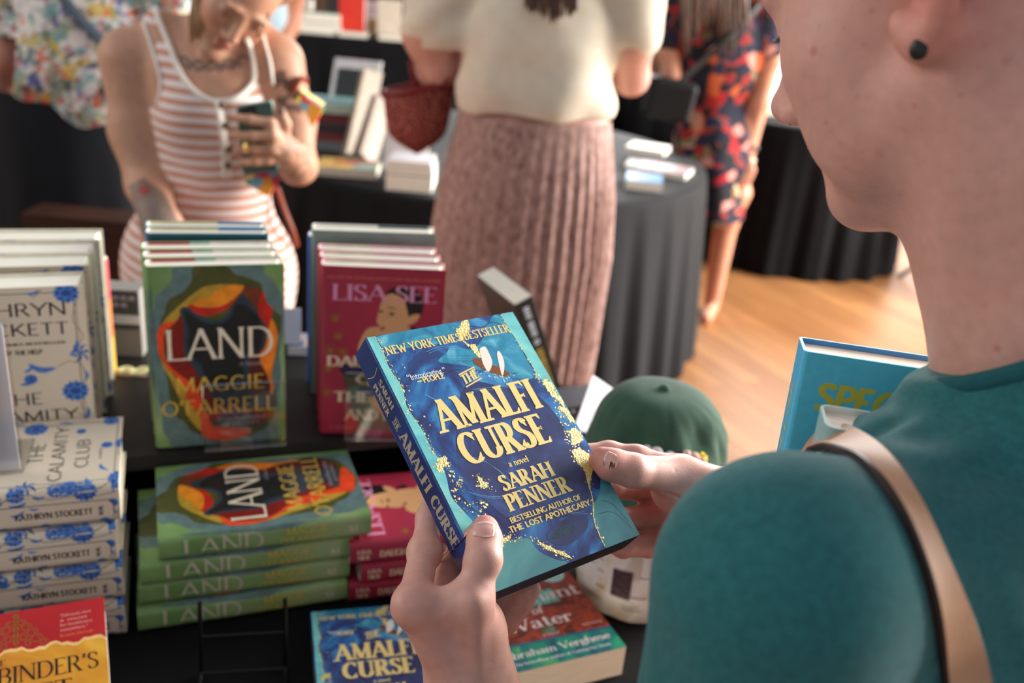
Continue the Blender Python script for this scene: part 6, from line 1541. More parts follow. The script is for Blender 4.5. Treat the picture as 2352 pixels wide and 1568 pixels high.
w = .007 * np.sin(q[:, 0] / 33 + q[:, 1] / 70) * np.clip((q[:, 1] - 20) / 160, 0, 1) + .010 * np.sin((q[:, 0] * .7 - q[:, 1]) / 42) * np.clip((q[:, 0] - 1280) / 120, 0, 1) + .004 * np.sin((q[:, 0] + q[:, 1] * 1.4) / 24) * np.clip((1130 - q[:, 0]) / 80, 0, 1) + .006 * (vnoise(Pd, 16, 6) - .5)
Pd = Pd + N * w[:, None]
solid_cloth('cream_top', Pd, Qd, crm, w2)
sk = MB(); ns, nz = 300, 40; vs = []; sc = A(1228, 300); zt = A(1228, 262)[2]; z_b = .22
for j in range(nz + 1):
    f = j / nz; z = zt + (z_b - zt) * f
    rx_ = np.interp(f, [0, .10, .22, .40, .7, 1], [.190, .208, .226, .240, .236, .225]); ry_k = rx_ * .74; cx = sc[0] + np.interp(f, [0, .3, 1], [.0, -.010, -.020])
    for i in range(ns):
        a = 2 * math.pi * i / ns
        side = .30 + .70 * max(0, math.cos(a + .35)) ** .8
        pl = (abs(((i * 40 / ns) % 1) - .5) * 2 - .5) * (.016 * min(1, f * 3.5)) * side
        vs.append((cx + (rx_ + pl) * math.cos(a) - w2.location[0], sc[1] + (ry_k + pl) * math.sin(a) - w2.location[1], z))
sk.add(vs, [(j * ns + i, (j + 1) * ns + i, (j + 1) * ns + (i + 1) % ns, j * ns + (i + 1) % ns) for j in range(nz) for i in range(ns)], ramp_mat('flecked_pink_knit', [(.30, lin(98, 76, 72)), (.42, lin(160, 128, 120)), (.62, lin(178, 148, 142)), (.8, lin(204, 178, 174))], 95, .9, 3, .3, (1, 1, .45), .2, .25))
sk.build('pleated_skirt', w2, smooth=True)
hm = ramp_mat('brown_hair', [(.35, lin(58, 38, 28)), (.6, lin(92, 62, 44)), (.8, lin(126, 88, 62))], 70, .45, 4, 1, (1, 1, .12), .5)
b = MB(); rr2 = random.Random(9)
for k in range(26):
    x = 1212 + 4.6 * k; ye = 20 + 28 * math.exp(-((x - 1275) / 40) ** 2) + rr2.uniform(-8, 8)
    p0 = shl + np.array([(x - 1262) / 1262 * .5, -.045, .22]); b.tube(off(w2, crom([p0, A(x, -140, -.125), A(x + rr2.uniform(-4, 4), -40, -.140), A(x + rr2.uniform(-8, 8), ye, -.150)], 6)), [.010] * 14 + [.007, .005, .004, .003, .001], hm, 6)
hbm = Blob(.006); hbm.ell(shl + np.array([0, .02, .285]), (.092, .11, .11), None, .02); hpm = hbm.mesh(2)
ho = b.build('hair', w2, smooth=True)
body_mesh('hair_crown', [hpm], hm, w2)
# basket bag on her arm
wine = ramp_mat('woven_wine_red', [(.30, lin(70, 14, 18)), (.50, lin(120, 24, 32)), (.62, lin(150, 84, 64)), (.75, lin(170, 110, 84))], 190, .55, 0, 0, (1, .5, 1), .4, .4)
wd = mat('wine_leather', lin(112, 14, 20), .4, .5)
bg = empty('basket_bag', 'wine red woven basket bag hanging from the arm of the cream top', 'bag', tuple(A(965, 270, .0)))
rim_c, bot = A(962, 200, .03), A(958, 352, .02)
b = MB(); n, m = 56, 16; vs = []
for j in range(m + 1):
    f = j / m; c = rim_c * (1 - f) + bot * f
    rx1 = np.interp(f, [0, .4, .68, .8, .9, 1], [.090, .084, .074, .058, .032, .004]); ry1 = np.interp(f, [0, .5, .75, 1], [.060, .060, .055, .012])
    for i in range(n):
        a = 2 * math.pi * i / n; p = c + np.array([rx1 * math.cos(a), ry1 * math.sin(a), (.022 * math.cos(a) * (1 - f))]); vs.append(p - np.array(bg.location))
b.add(vs, [(j * n + i, (j + 1) * n + i, (j + 1) * n + (i + 1) % n, j * n + (i + 1) % n) for j in range(m) for i in range(n)], wine); b.add([v * .985 for v in vs], [(j * n + i, j * n + (i + 1) % n, (j + 1) * n + (i + 1) % n, (j + 1) * n + i) for j in range(m) for i in range(n)], pm('bag_inside', (50, 16, 18)))
b.build('woven_body', bg, smooth=True)
b = MB(); b.tube([tuple(vs[i % n] * 1.01) for i in range(n + 1)], .0085, wd, 8, False); b.build('rim', bg, smooth=True)
for dx, dy in ((0, -.062), (8, .05)):
    b = MB(); b.tube(off(bg, crom([A(955 + dx, 205, .03 + dy), A(945 + dx, 160, .03 + dy), A(950 + dx, 135, .03 + dy * .6), A(1000, 128, .06 + dy * .8), A(1045, 140, .05 + dy * .6), A(1020 + dx, 195, .03 + dy)], 6)), .0065, wd, 8, True, .6); b.build('handle', bg, smooth=True)

# ======== person in the floral blouse at the left
Y2 = 2.85; A = lambda x, y, d=0.0: aty(x, y, Y2 + d)
w3 = empty('person', 'person in a paint splashed floral blouse and black skirt with a bag strap', 'person', tuple(A(170, 600) * np.array([1, 1, 0])))
B = Blob(.006); B.ell(A(190, 60), (.185, .12, .30), None, .05); B.ell(A(165, 300), (.19, .13, .18), None, .05)
B.chain([A(20, -140), A(0, 40, -.02), A(8, 130, -.04), A(20, 250, .02)], [.07, .058, .050, .036], .03); B.chain([A(380, -120), A(400, 60), A(360, 200, -.1)], [.07, .055, .04], .03)
finger_hand(B, A(20, 250, .02), [A(14 + 8 * i, 290, .02) for i in range(4)], [A(14 + 9 * i, 330, .03) for i in range(4)]); finger_hand(B, A(360, 200, -.1), [A(340 + 8 * i, 215, -.14) for i in range(4)], [A(325 + 8 * i, 230, -.18) for i in range(4)])
sh3 = A(200, -260); B.cone(A(20, -140), sh3, .06, .06, .05); B.cone(A(380, -120), sh3, .06, .06, .05); B.cone(sh3, sh3 + np.array([0, 0, .15]), .055, .052, .03); head_blob(B, sh3 + np.array([0, -.02, .23]), [.3, -1, -.3], [0, 0, 1])
legs_to_floor(B, A(150, 420), [1, 0, 0], [0, -1, 0], .095, (.10, .062, .042))
body_mesh('body', [B.mesh(2)], SKN, w3, lambda P: np.tile(np.array(lin(206, 146, 126)[:3]), (len(P), 1)) * (.92 + .16 * vnoise(P, 20, 2)[:, None]))
D = Blob(.006); D.ell(A(190, 40), (.20, .14, .26), None, .05); D.ell(A(172, 180), (.215, .16, .20), None, .05)
D.chain([A(20, -140), A(4, 40, -.02)], [.085, .080], .04); D.chain([A(380, -120), A(396, 40)], [.08, .075], .04); D.cone(A(20, -140), sh3, .07, .07, .05); D.cone(A(380, -120), sh3, .07, .07, .05)
Pd, Qd = D.mesh(3); q = proj(Pd); hem = 236 + 92 * np.clip((q[:, 0] - 10) / 150, 0, 1) ** .6
kill = ((q[:, 1] > hem) & (q[:, 0] > 30)) | ((q[:, 0] <= 40) & (q[:, 1] > 82) & (q[:, 0] < 38)) ; Pd, Qd = cut(Pd, Qd, kill)
N = vnormals(Pd, Qd); q = proj(Pd); Pd = Pd + N * (.008 * np.sin(q[:, 0] / 30 + q[:, 1] / 60) * np.clip(q[:, 1] / 200, 0, 1) + .006 * (vnoise(Pd, 14, 3) - .5))[:, None]
def splash(P):
    c = np.tile(np.array(lin(222, 220, 218)[:3]), (len(P), 1))
    for s, (col, th, sc_) in enumerate((((132, 146, 120), .60, 30), ((60, 66, 84), .67, 40), ((176, 50, 84), .70, 36), ((206, 176, 60), .70, 30), ((64, 100, 168), .72, 38), ((222, 112, 70), .73, 34), ((46, 44, 50), .70, 60), ((120, 170, 170), .68, 44))):
        n = .65 * vnoise(P * [1, 1, .7], sc_, 20 + s) + .35 * vnoise(P, sc_ * 2.6, 40 + s); k = np.clip((n - th + .06) * 14, 0, 1)[:, None] * .85
        c = c + (np.array(lin(*col)[:3]) - c) * k
    return c
solid_cloth('floral_blouse', Pd, Qd, attr_mat('splashed_cotton', .85, .2), w3, splash)
blk = mat('black_twill', lin(22, 24, 30), .85, .2, .1, 14, .15, 600)
sk = MB(); vs = []; ns = 120
for j in range(15):
    f = j / 14; z = A(150, 205)[2] * (1 - f) + A(150, 560)[2] * f
    for i in range(ns): a = 2 * math.pi * i / ns; r = np.interp(f, [0, .3, 1], [.215, .222, .225]) + .006 * math.sin(9 * a) * f; vs.append((A(150, 300)[0] + r * math.cos(a) - w3.location[0], A(150, 300)[1] + r * .7 * math.sin(a) - w3.location[1], z))
sk.add(vs, [(j * ns + i, (j + 1) * ns + i, (j + 1) * ns + (i + 1) % ns, j * ns + (i + 1) % ns) for j in range(14) for i in range(ns)], blk); sk.build('black_skirt', w3, smooth=True)
FC3 = caster(Pd, Qd)
st = empty('bag_strap', 'slate blue bag strap crossing the floral blouse', 'strap', tuple(A(200, 60, -.15)))
pts = []
for x, y in crom([(110, -60), (160, 10), (205, 62), (250, 112), (300, 165)], 6):
    h, n_ = FC3(np.array([0, 0, HC]), ray(x, y))
    if h is not None: pts.append(h + n_ * .004)
b = MB(); b.tube(off(st, pts), .017, mat('slate_webbing', lin(62, 74, 88), .7, .3), 8, True, .2); b.build('webbing', st, smooth=True)

# ======== person in pale blue, further back
Y3 = 4.7; A = lambda x, y, d=0.0: aty(x, y, Y3 + d)
w4 = empty('person', 'person in a pale blue shirt standing beyond the striped dress', 'person', tuple(A(600, 300) * np.array([1, 1, 0])))
B = Blob(.009); B.ell(A(590, 20), (.17, .12, .32), None, .05); B.chain([A(660, -140), A(676, -20), A(668, 55), A(640, 120, -.1)], [.06, .05, .042, .034], .03); B.chain([A(520, -140), A(505, -20), A(510, 70)], [.06, .05, .04], .03)
finger_hand(B, A(640, 120, -.1), [A(632 + 5 * i, 140, -.12) for i in range(4)], [A(630 + 5 * i, 160, -.14) for i in range(4)], .01)
s4 = A(590, -220); B.cone(A(660, -140), s4, .06, .06, .05); B.cone(A(520, -140), s4, .06, .06, .05); B.cone(s4, s4 + np.array([0, 0, .15]), .055, .05, .03); head_blob(B, s4 + np.array([0, 0, .23]), [.6, -1, -.2], [0, 0, 1]); legs_to_floor(B, A(590, 180), [1, 0, 0], [0, -1, 0])
body_mesh('body', [B.mesh(2)], SKN, w4, lambda P: np.tile(np.array(lin(196, 132, 104)[:3]), (len(P), 1)))
D = Blob(.009); D.ell(A(585, 30), (.185, .135, .34), None, .05); D.chain([A(660, -140), A(674, -40)], [.075, .07], .04); D.chain([A(520, -140), A(505, -20)], [.075, .07], .04); D.plane(A(585, 205), [0, 0, -1.], .004); D.plane(s4 + np.array([0, 0, .02]), [0, 0, 1.], .004)
Pd, Qd = D.mesh(2); solid_cloth('blue_shirt', Pd, Qd, mat('pale_blue_cotton', lin(184, 206, 220), .85, .2, .06, 10), w4)
D = Blob(.009)
for s in (1, -1): D.chain([A(590, 190) + np.array([.085 * s, 0, 0]), A(590, 190) * np.array([1, 1, 0]) + np.array([.095 * s, 0, .09])], [.10, .07], .03)
Pd, Qd = D.mesh(2); solid_cloth('dark_trousers', Pd, Qd, blk, w4)

# ======== woman in the dark floral dress
Y4 = 4.2; A = lambda x, y, d=0.0: aty(x, y, Y4 + d)
w5 = empty('person', 'woman in a dark dress with red and orange flowers and a black shoulder bag', 'person', tuple(A(1640, 600) * np.array([1, 1, 0])))
B = Blob(.007); B.ell(A(1650, 130), (.17, .12, .26), None, .05); B.ell(A(1640, 320), (.17, .125, .18), None, .05)
B.chain([A(1755, 15), A(1768, 130, -.02), A(1745, 235, -.03), A(1718, 352, -.06)], [.058, .050, .040, .028], .03); B.chain([A(1560, 10), A(1535, 120, -.03), A(1545, 190, -.1)], [.056, .045, .036], .03)
finger_hand(B, A(1718, 352, -.06), [A(1702 + 9 * i, 392, -.08) for i in range(4)], [A(1690 + 9 * i, 424, -.10) for i in range(4)], .011); finger_hand(B, A(1545, 190, -.1), [A(1535 + 6 * i, 205, -.14) for i in range(4)], [A(1530 + 6 * i, 222, -.16) for i in range(4)], .01)
s5 = A(1655, -50); B.cone(A(1755, 15), s5, .05, .05, .05); B.cone(A(1560, 10), s5, .05, .05, .05); B.cone(s5, s5 + np.array([0, 0, .14]), .05, .048, .03); h5 = head_blob(B, s5 + np.array([0, -.02, .22]), [-.5, -1, -.35], [0, 0, 1])
legs_to_floor(B, A(1640, 440), [1, 0, 0], [-.3, -1, 0], .075, (.09, .056, .038))
body_mesh('body', [B.mesh(2)], SKN, w5, lambda P: np.tile(np.array(lin(206, 144, 116)[:3]), (len(P), 1)) * (.94 + .12 * vnoise(P, 20, 2)[:, None]))
D = Blob(.007); D.ell(A(1652, 130), (.185, .135, .26), None, .05); D.ell(A(1640, 330), (.175, .135, .20), None, .05); D.cone(A(1638, 380), A(1634, 560), .15, .135, .05)
D.chain([A(1755, 15), A(1766, 105, -.02)], [.072, .072], .04); D.chain([A(1560, 10), A(1540, 95, -.02)], [.07, .066], .04); D.cone(A(1755, 15), s5, .06, .06, .05); D.cone(A(1560, 10), s5, .06, .06, .05)
D.plane(A(1640, 500), [.05, 0, -1.], .004); D.plane(s5 + np.array([0, 0, .0]), [0, -.3, 1.], .004)
Pd, Qd = D.mesh(2); q = proj(Pd); Pd, Qd = cut(Pd, Qd, (q[:, 0] > 1735) & (q[:, 1] > 162))
N = vnormals(Pd, Qd); Pd = Pd + N * (.008 * np.sin(proj(Pd)[:, 0] / 14) * np.clip((proj(Pd)[:, 1] - 150) / 300, 0, 1))[:, None]
flo = ramp_mat('dark_flower_print', [(0, lin(30, 34, 54)), (.28, lin(26, 28, 36)), (.50, lin(176, 36, 44)), (.60, lin(200, 96, 54)), (.68, lin(36, 46, 70)), (.76, lin(206, 146, 136)), (.82, lin(112, 114, 80)), (.88, lin(150, 30, 36))], 24, .85, 0, 0, kind='voronoi', interp='CONSTANT')
nt = flo.node_tree; vo = [n for n in nt.nodes if n.type == 'TEX_VORONOI'][0]; vo.feature = 'SMOOTH_F1'; vo.inputs['Smoothness'].default_value = .15
solid_cloth('floral_dress', Pd, Qd, flo, w5)
b = MB(); rr5 = random.Random(5)
for k in range(30):
    x = 1562 + 5.2 * k; ye = 95 + 40 * math.sin(k * .35 + .6) + rr5.uniform(-14, 14)
    b.tube(off(w5, crom([s5 + np.array([(x - 1640) / 1000, -.06, .26]), A(x, -100, -.15), A(x + rr5.uniform(-6, 6), 0, -.17), A(x + rr5.uniform(-10, 10), ye, -.16)], 5)), [.014] * 11 + [.011, .008, .006, .004, .002][:5], ramp_hair if False else hm, 6)
b.build('hair', w5, smooth=True)
hb = Blob(.009); hb.ell(s5 + np.array([.01, .01, .27]), (.095, .105, .11), None, .02); body_mesh('hair_crown', [hb.mesh(2)], hm, w5)
sv = mat('watch_steel', lin(196, 198, 204), .25, .5, metal=.8)
wc0 = A(1722, 338, -.058); ax = nrm(A(1718, 352, -.06) - A(1745, 235, -.03)); Fm = frame(ax)
b = MB(); b.tube(off(w5, [wc0 + Fm @ np.array([.033 * math.cos(a), .033 * math.sin(a), 0]) for a in [i * .35 for i in range(19)]]), .008, pm('watch_strap', (40, 40, 44)), 8); b.build('watch_strap', w5, smooth=True)
b = MB(); b.tube(off(w5, [wc0 + Fm @ np.array([-.034, 0, -.012]) + np.array([-.004, -.010, 0]), wc0 + Fm @ np.array([-.034, 0, .012]) + np.array([-.004, -.010, 0])], ), .016, sv, 12, True, .4); b.build('watch_face', w5, smooth=True)
b = MB(); bc = A(1716, 366, -.063); b.tube(off(w5, [bc + Fm @ np.array([.034 * math.cos(a), .034 * math.sin(a), 0]) for a in [i * .35 for i in range(19)]]), .004, mat('bracelet_silver', lin(230, 214, 200), .2, .5, metal=.7), 8); b.build('bracelet', w5, smooth=True)
bk = mat('bag_black', lin(14, 14, 15), .6, .3)
sb5 = empty('shoulder_bag', 'black shoulder bag slung across the dark floral dress', 'bag', tuple(A(1540, 225, -.2)))
B = Blob(.006); B.box(A(1538, 228, -.2), (.075, .035, .058), np.array(Matrix.Rotation(.12, 3, 'Y')), .022, .01); body_mesh('pouch', [B.mesh(2)], bk, sb5)
b = MB(); b.tube(off(sb5, crom([A(1560, 190, -.2), A(1620, 135, -.18), A(1680, 85, -.17), A(1740, 20, -.10), A(1765, -10, .0)], 6)), .019, bk, 8, True, .25); b.build('strap', sb5, smooth=True)
wl5 = empty('wallet', 'cream wallet held in the lowered hand by the floral dress', 'wallet', tuple(A(1678, 425, -.1)))
B = Blob(.005); B.box(A(1674, 428, -.10), (.022, .012, .045), np.array(Matrix.Rotation(-.45, 3, 'Y')), .01, .01); body_mesh('body', [B.mesh(2)], mat('wallet_cream', lin(222, 208, 168), .6, .3), wl5)
pb5 = empty('tote_bag', 'small patterned tote hanging below the cream wallet', 'bag', tuple(A(1668, 480, -.08)))
B = Blob(.005); B.box(A(1668, 482, -.08), (.036, .012, .038), None, .01, .01); body_mesh('body', [B.mesh(2)], ramp_mat('tote_print', [(0, lin(214, 190, 190)), (.3, lin(40, 38, 44)), (.55, lin(196, 64, 66)), (.8, lin(206, 206, 196))], 26, .7, 0, 0, kind='voronoi', interp='CONSTANT'), pb5)

cbn = empty('wooden_cabinet', 'dark brown wooden cabinet behind the cream floral row', 'cabinet', tuple(aty(215, 760, 2.45) * np.array([1, 1, 0])))  # added cabinet, stands in for a dark brown area behind the row
cw = mat('dark_walnut', lin(58, 30, 19), .5, .35, .25, 6, stretch=(1, 1, 6)); zc_ = aty(230, 512, 2.45)[2]
b = MB(); b.box((0, .08, zc_ / 2), (.36, .12, zc_), cw); b.build('carcass', cbn)
for x in (-.088, .088):
    b = MB(); b.box((x, .012, zc_ * .5), (.166, .018, zc_ * .88), cw); dr = b.build('door', cbn); b = MB(); b.lathe([(0, .016), (.008, .012), (.006, 0)], pm('knob_brass', (150, 120, 70)), 12); b.v = [(v[0] + x * .2, .003 - v[2], zc_ * .6 + v[1]) for v in b.v]; b.build('knob', dr)
# ---------------------------------------------------------------- the reader holding the book (close, seen over the left shoulder)
EYE = np.array([0, 0, HC])
def depth_of(p): return float(-((np.array(p) - EYE) @ CAM_ROT)[2])
def bp(px, py, up):
    """where a sight line meets the plane lying `up` metres above the held book's front"""
    n = MA[:, 2]; d = ray(px, py); t = ((HB + n * up - EYE) @ n) / (d @ n)
    return EYE + d * t
skin_lt = mat('unused_skin', lin(222, 176, 154))
bpy.data.materials.remove(skin_lt)
SK = attr_mat('reader_skin', .46, .42, .10, 900, sss=.12, var=.07, vscale=130)

# ---- left hand: thumb on the cover, fingers behind the spine
L = Blob(.0011)
mm = .001
wr = atd(1088, 1590, .640); el = atd(1330, 2350, .60)
i_m = bp(949, 1390, -.016); m_m = bp(1000, 1425, -.040); r_m = bp(1045, 1455, -.056); p_m = bp(1090, 1480, -.064)
# palm: metacarpals from the wrist out to the knuckles
cmc = atd(1094, 1520, .637)
L.cone(wr, i_m, .0215, .0105, .012); L.cone(wr + np.array([-.004, .01, -.004]), m_m, .021, .0115, .014)
L.cone(wr + np.array([0, .018, -.006]), r_m, .020, .012, .016); L.cone(wr + np.array([.002, .024, -.01]), p_m, .018, .0115, .016)
# index finger rising along the spine
L.chain([i_m, bp(974, 1268, -.030), bp(986, 1190, -.0345), bp(1000, 1128, -.0345)], [.0108, .0098, .0086, .0072], .006)
L.ell(bp(978, 1266, -.029), (.0108, .0105, .0112), k=.006)
# middle, ring and little fingers under the back cover
L.chain([m_m, bp(1034, 1312, -.046), bp(1072, 1235, -.037), bp(1100, 1180, -.0335)], [.0118, .0102, .0090, .0074], .005)
L.chain([r_m, bp(1125, 1385, -.058), bp(1175, 1330, -.044), bp(1212, 1290, -.0345)], [.0115, .0098, .0086, .0072], .005)
L.chain([p_m, bp(1160, 1425, -.058), bp(1196, 1384, -.048), bp(1219, 1352, -.038)], [.0108, .0092, .0082, .0072], .005)
# thumb
t_m = bp(1082, 1382, -.002); t_i = bp(1110, 1285, .0105)
L.cone(cmc, t_m, .0185, .0128, .010); L.chain([t_m, t_i, bp(1113, 1240, .0098), bp(1114, 1213, .0085)], [.0126, .0104, .0108, .0088], .006)
L.ell(t_i, (.0108, .0110, .0106), k=.006)
L.cone(t_m, i_m, .0075, .0085, .014)                                   # web between thumb and index
L.ell(atd(1104, 1460, .640), (.0155, .018, .026), k=.014)                # ball of the thumb
L.chain([wr, atd(1120, 1720, .63), el], [.0258, .0285, .041], .02)
L.cone(i_m, wr, .0035, .002, .010); L.cone(bp(1086, 1384, .0085), atd(1092, 1540, .618), .0030, .0022, .010)   # tendons

# ---- right hand: thumb on the fore-edge, the fingers behind
Rr = Blob(.0011)
wr2 = atd(1735, 1175, .742); el2 = atd(2230, 1420, .80)
k1, k2, k3, k4 = bp(1562, 1086, -.016), bp(1575, 1120, -.040), bp(1572, 1180, -.056), bp(1560, 1235, -.066)
for kk, r0_k, r1_k in ((k1, .020, .0125), (k2, .021, .013), (k3, .020, .0125), (k4, .018, .012)): Rr.cone(wr2, kk, r0_k, r1_k, .018)
Rr.chain([k1, bp(1462, 1052, -.022), bp(1398, 1040, -.0300), bp(1340, 1040, -.0335)], [.0118, .0100, .0090, .0074], .006)
Rr.chain([k2, bp(1470, 1120, -.054), bp(1400, 1118, -.046), bp(1340, 1110, -.0345)], [.0122, .0106, .0094, .0076], .005)
Rr.chain([k3, bp(1478, 1190, -.062), bp(1410, 1192, -.052), bp(1350, 1180, -.0355)], [.0118, .0102, .0090, .0074], .005)
Rr.chain([k4, bp(1490, 1252, -.066), bp(1430, 1255, -.056), bp(1380, 1240, -.040)], [.0112, .0094, .0084, .0072], .005)
Rr.ell(bp(1600, 1160, -.040), (.026, .022, .026), k=.018)
tm2 = bp(1562, 1094, .003); ti2 = bp(1452, 1080, .0118)
Rr.cone(wr2 + np.array([-.012, -.004, .004]), tm2, .0190, .0150, .014)
Rr.chain([tm2, ti2, bp(1402, 1066, .0102), bp(1378, 1052, .0080)], [.0152, .0118, .0112, .0078], .007)
Rr.ell(bp(1570, 1130, -.010), (.024, .018, .019), k=.014)               # ball of the thumb
Rr.chain([wr2, atd(1900, 1260, .76), el2], [.0270, .0300, .042], .02)
Rr.cone(bp(1495, 1112, .004), bp(1545, 1082, .017), .0015, .0010, .003, True)
Rr.cone(bp(1500, 1118, .002), bp(1580, 1150, .004), .0010, .0010, .002, True)

# ---- head, looking down and away to the left
HA, HP = R_(47), R_(23)
f_h = np.array([-math.cos(HA), math.sin(HA), 0]); l_h = np.array([-math.sin(HA), -math.cos(HA), 0])
f_ = f_h * math.cos(HP) + np.array([0, 0, -math.sin(HP)]); u_ = f_h * math.sin(HP) + np.array([0, 0, math.cos(HP)])
HR = np.stack([f_, l_h, u_], 1)
EAR = atd(2072, -42, .462)                                               # left tragus
HC0 = EAR - HR @ np.array([0, .074, 0])
def hd(f, l, u): return HC0 + HR @ np.array([f * (.95 if f > 0 else 1), l, u])
Hd = Blob(.0016)
Hd.ell(hd(-.012, 0, .045), (.100, .077, .088), HR, .02)
Hd.ell(hd(.048, 0, -.015), (.052, .061, .085), HR, .03)
Hd.ell(hd(.052, 0, .050), (.045, .060, .045), HR, .02)
for s_ in (1, -1):
    Hd.ell(hd(.050, s_ * .044, -.022), (.032, .023, .030), HR, .02)       # cheekbone
    Hd.ell(hd(.042, s_ * .042, -.060), (.034, .020, .034), HR, .02)       # cheek
    Hd.cone(hd(.004, s_ * .054, -.052), hd(.072, s_ * .012, -.098), .015, .015, .02)
    Hd.ell(hd(.110, s_ * .0135, -.041), (.012, .0088, .0085), HR, .006)    # ala
    Hd.ell(hd(.084, s_ * .031, .008), (.013, .016, .012), HR, .008)      # eye
    Hd.ell(hd(.094, s_ * .030, .022), (.010, .020, .008), HR, .010)      # brow
Hd.ell(hd(.080, 0, -.098), (.016, .021, .016), HR, .016)
Hd.ell(hd(.080, 0, -.066), (.018, .026, .024), HR, .014)
Hd.ell(hd(.096, 0, -.060), (.007, .020, .005), HR, .005); Hd.ell(hd(.093, 0, -.071), (.008, .017, .0055), HR, .005)
Hd.cone(hd(.094, 0, .012), hd(.1225, 0, -.033), .0085, .0105, .012)
Hd.ell(hd(.1250, 0, -.035), (.010, .0108, .0098), HR, .006)
for s_ in (1, -1): Hd.ell(hd(.112, s_ * .0085, -.0505), (.005, .0038, .005), HR, .002, True)
# ear
def ear(s_):
    ca, sa = math.cos(.16), math.sin(.16)
    e_ = lambda f, u, o=0: hd(-.010 + (f * ca - u * sa * .0) , s_ * (.0735 + o), u * 1.0 + 0)
    Er = HR @ np.array(Matrix.Rotation(s_ * -.55, 3, 'Z'))
    rim = [(.012, -.018, .003), (.006, -.029, .006), (-.004, -.030, .010), (-.014, -.020, .015), (-.021, -.004, .021), (-.026, .014, .026), (-.024, .030, .026), (-.013, .040, .020), (.001, .038, .011), (.009, .024, .004)]
    R2_ = crom(rim, 5)
    Hd.chain([e_(*p) for p in R2_], [.0050] * len(R2_), .004)
    Hd.ell(e_(-.009, .006, .011), (.019, .0040, .031), Er, .005)
    Hd.ell(e_(.0045, -.0285, .0080), (.0100, .0052, .0115), Er, .006)
    Hd.chain([e_(-.012, -.012, .017), e_(-.017, .006, .022), e_(-.012, .024, .021)], [.0035, .0038, .0030], .004)      # antihelix
    Hd.ell(e_(.003, .004, .016), (.0085, .0085, .0145), Er, .004, True)
    Hd.ell(e_(.012, .002, .006), (.0045, .0055, .0085), Er, .003)
ear(1); ear(-1)
# neck down to the collar
NB = atd(2490, 1040, .535); COLLAR = atd(2418, 800, .520)
Hd.chain([hd(-.020, 0, -.035), hd(-.018, 0, -.085), NB], [.056, .052, .062], .03)
Hd.cone(hd(.030, 0, -.090), NB + f_h * .040 + np.array([0, 0, .02]), .020, .026, .03)
Hd.cone(hd(-.022, .060, -.030), NB + f_h * .05 + l_h * .02, .014, .015, .02)   # neck muscle behind the ear

# ---- trunk and upper arms (under the shirt)
TA = R_(38); f_t = np.array([-math.sin(TA), math.cos(TA), 0]); rv = np.array([math.cos(TA), math.sin(TA), 0])
LS = atd(1778, 1352, .432)
def trunk(B, g):
    c = LS + rv * .175
    B.ell(c + np.array([0, 0, -.20]) + f_t * .015, (.170 + g, .105 + g, .24), np.stack([rv, f_t, [0, 0, 1]], 1), .05)
    B.ell(c + np.array([0, 0, -.055]) - f_t * .010, (.150 + g, .080 + g, .080), np.stack([rv, f_t, [0, 0, 1]], 1), .04)
    RS_ = LS + rv * .36
    B.cone(NB + np.array([0, 0, -.045]), LS + np.array([0, 0, .006]) + rv * .02, .046 + g, .044 + g, .03)
    B.cone(NB + np.array([0, 0, -.045]), RS_ + np.array([0, 0, .006]), .046 + g, .044 + g, .03)
    eL = atd(1668, 1990, .485); eR = RS_ + f_t * .06 + rv * .03 + np.array([0, 0, -.25])
    B.cone(LS, eL, .0535 + g, .050 + g, .03); B.cone(RS_, eR, .050 + g, .046 + g, .03)
    return eL, eR, RS_
Tr = Blob(.004); eL, eR, RS_ = trunk(Tr, -.008)
Tr.cone(hd(-.018, 0, -.085), NB, .050, .058, .03)
Tr.chain([eL, el], [.038, .036], .02); Tr.cone(el, atd(1120, 1700, .63), .036, .028, .02)
Tr.chain([eR, el2, atd(1900, 1260, .76)], [.038, .036, .028], .02)
c0_ = LS + rv * .17
Tr.cone(c0_ + np.array([0, 0, -.35]), c0_ + np.array([0, 0, -.52]), .12, .13, .05)
hips = c0_ + np.array([0, 0, -.50])
for s_ in (1, -1): Tr.chain([hips + rv * .085 * s_, np.array([hips[0], hips[1], .46]) + rv * .09 * s_ + f_t * .02, np.array([hips[0], hips[1], .07]) + rv * .10 * s_], [.088, .058, .042], .03); Tr.cone(np.array([hips[0], hips[1], .035]) + rv * .10 * s_ - f_h * .03, np.array([hips[0], hips[1], .03]) + rv * .11 * s_ + f_h * .15, .034, .028, .02)

reader = empty('person', 'person in a teal tee shirt with black ear plug, bowed over the sea blue paperback', 'person', (float(c0_[0]), float(c0_[1]), 0))
rs = np.random.RandomState(3)
spots = [(1868, 118, 3.0, .55), (1938, 65, 1.4, .3), (2002, 25, 1.6, .35), (1985, 102, 1.3, .3), (2058, 110, 1.8, .35), (1897, 282, 1.6, .35), (2100, 242, 1.7, .35), (2206, 218, 1.6, .3), (2310, 140, 2.4, .25), (1968, 222, 1.5, .22), (2075, 296, 1.6, .2), (2040, 470, 1.7, .28), (2068, 446, 1.4, .25), (2120, 300, 1.4, .2), (1850, 170, 3.0, .12), (1930, 330, 2.6, .12), (2020, 350, 3.2, .14), (2290, 800, 2.2, .5), (2262, 700, 1.6, .2), (2330, 560, 2.6, .15)]
spots += [(rs.uniform(1850, 2320), rs.uniform(30, 520), rs.uniform(.8, 1.6), rs.uniform(.08, .22)) for _ in range(60)]
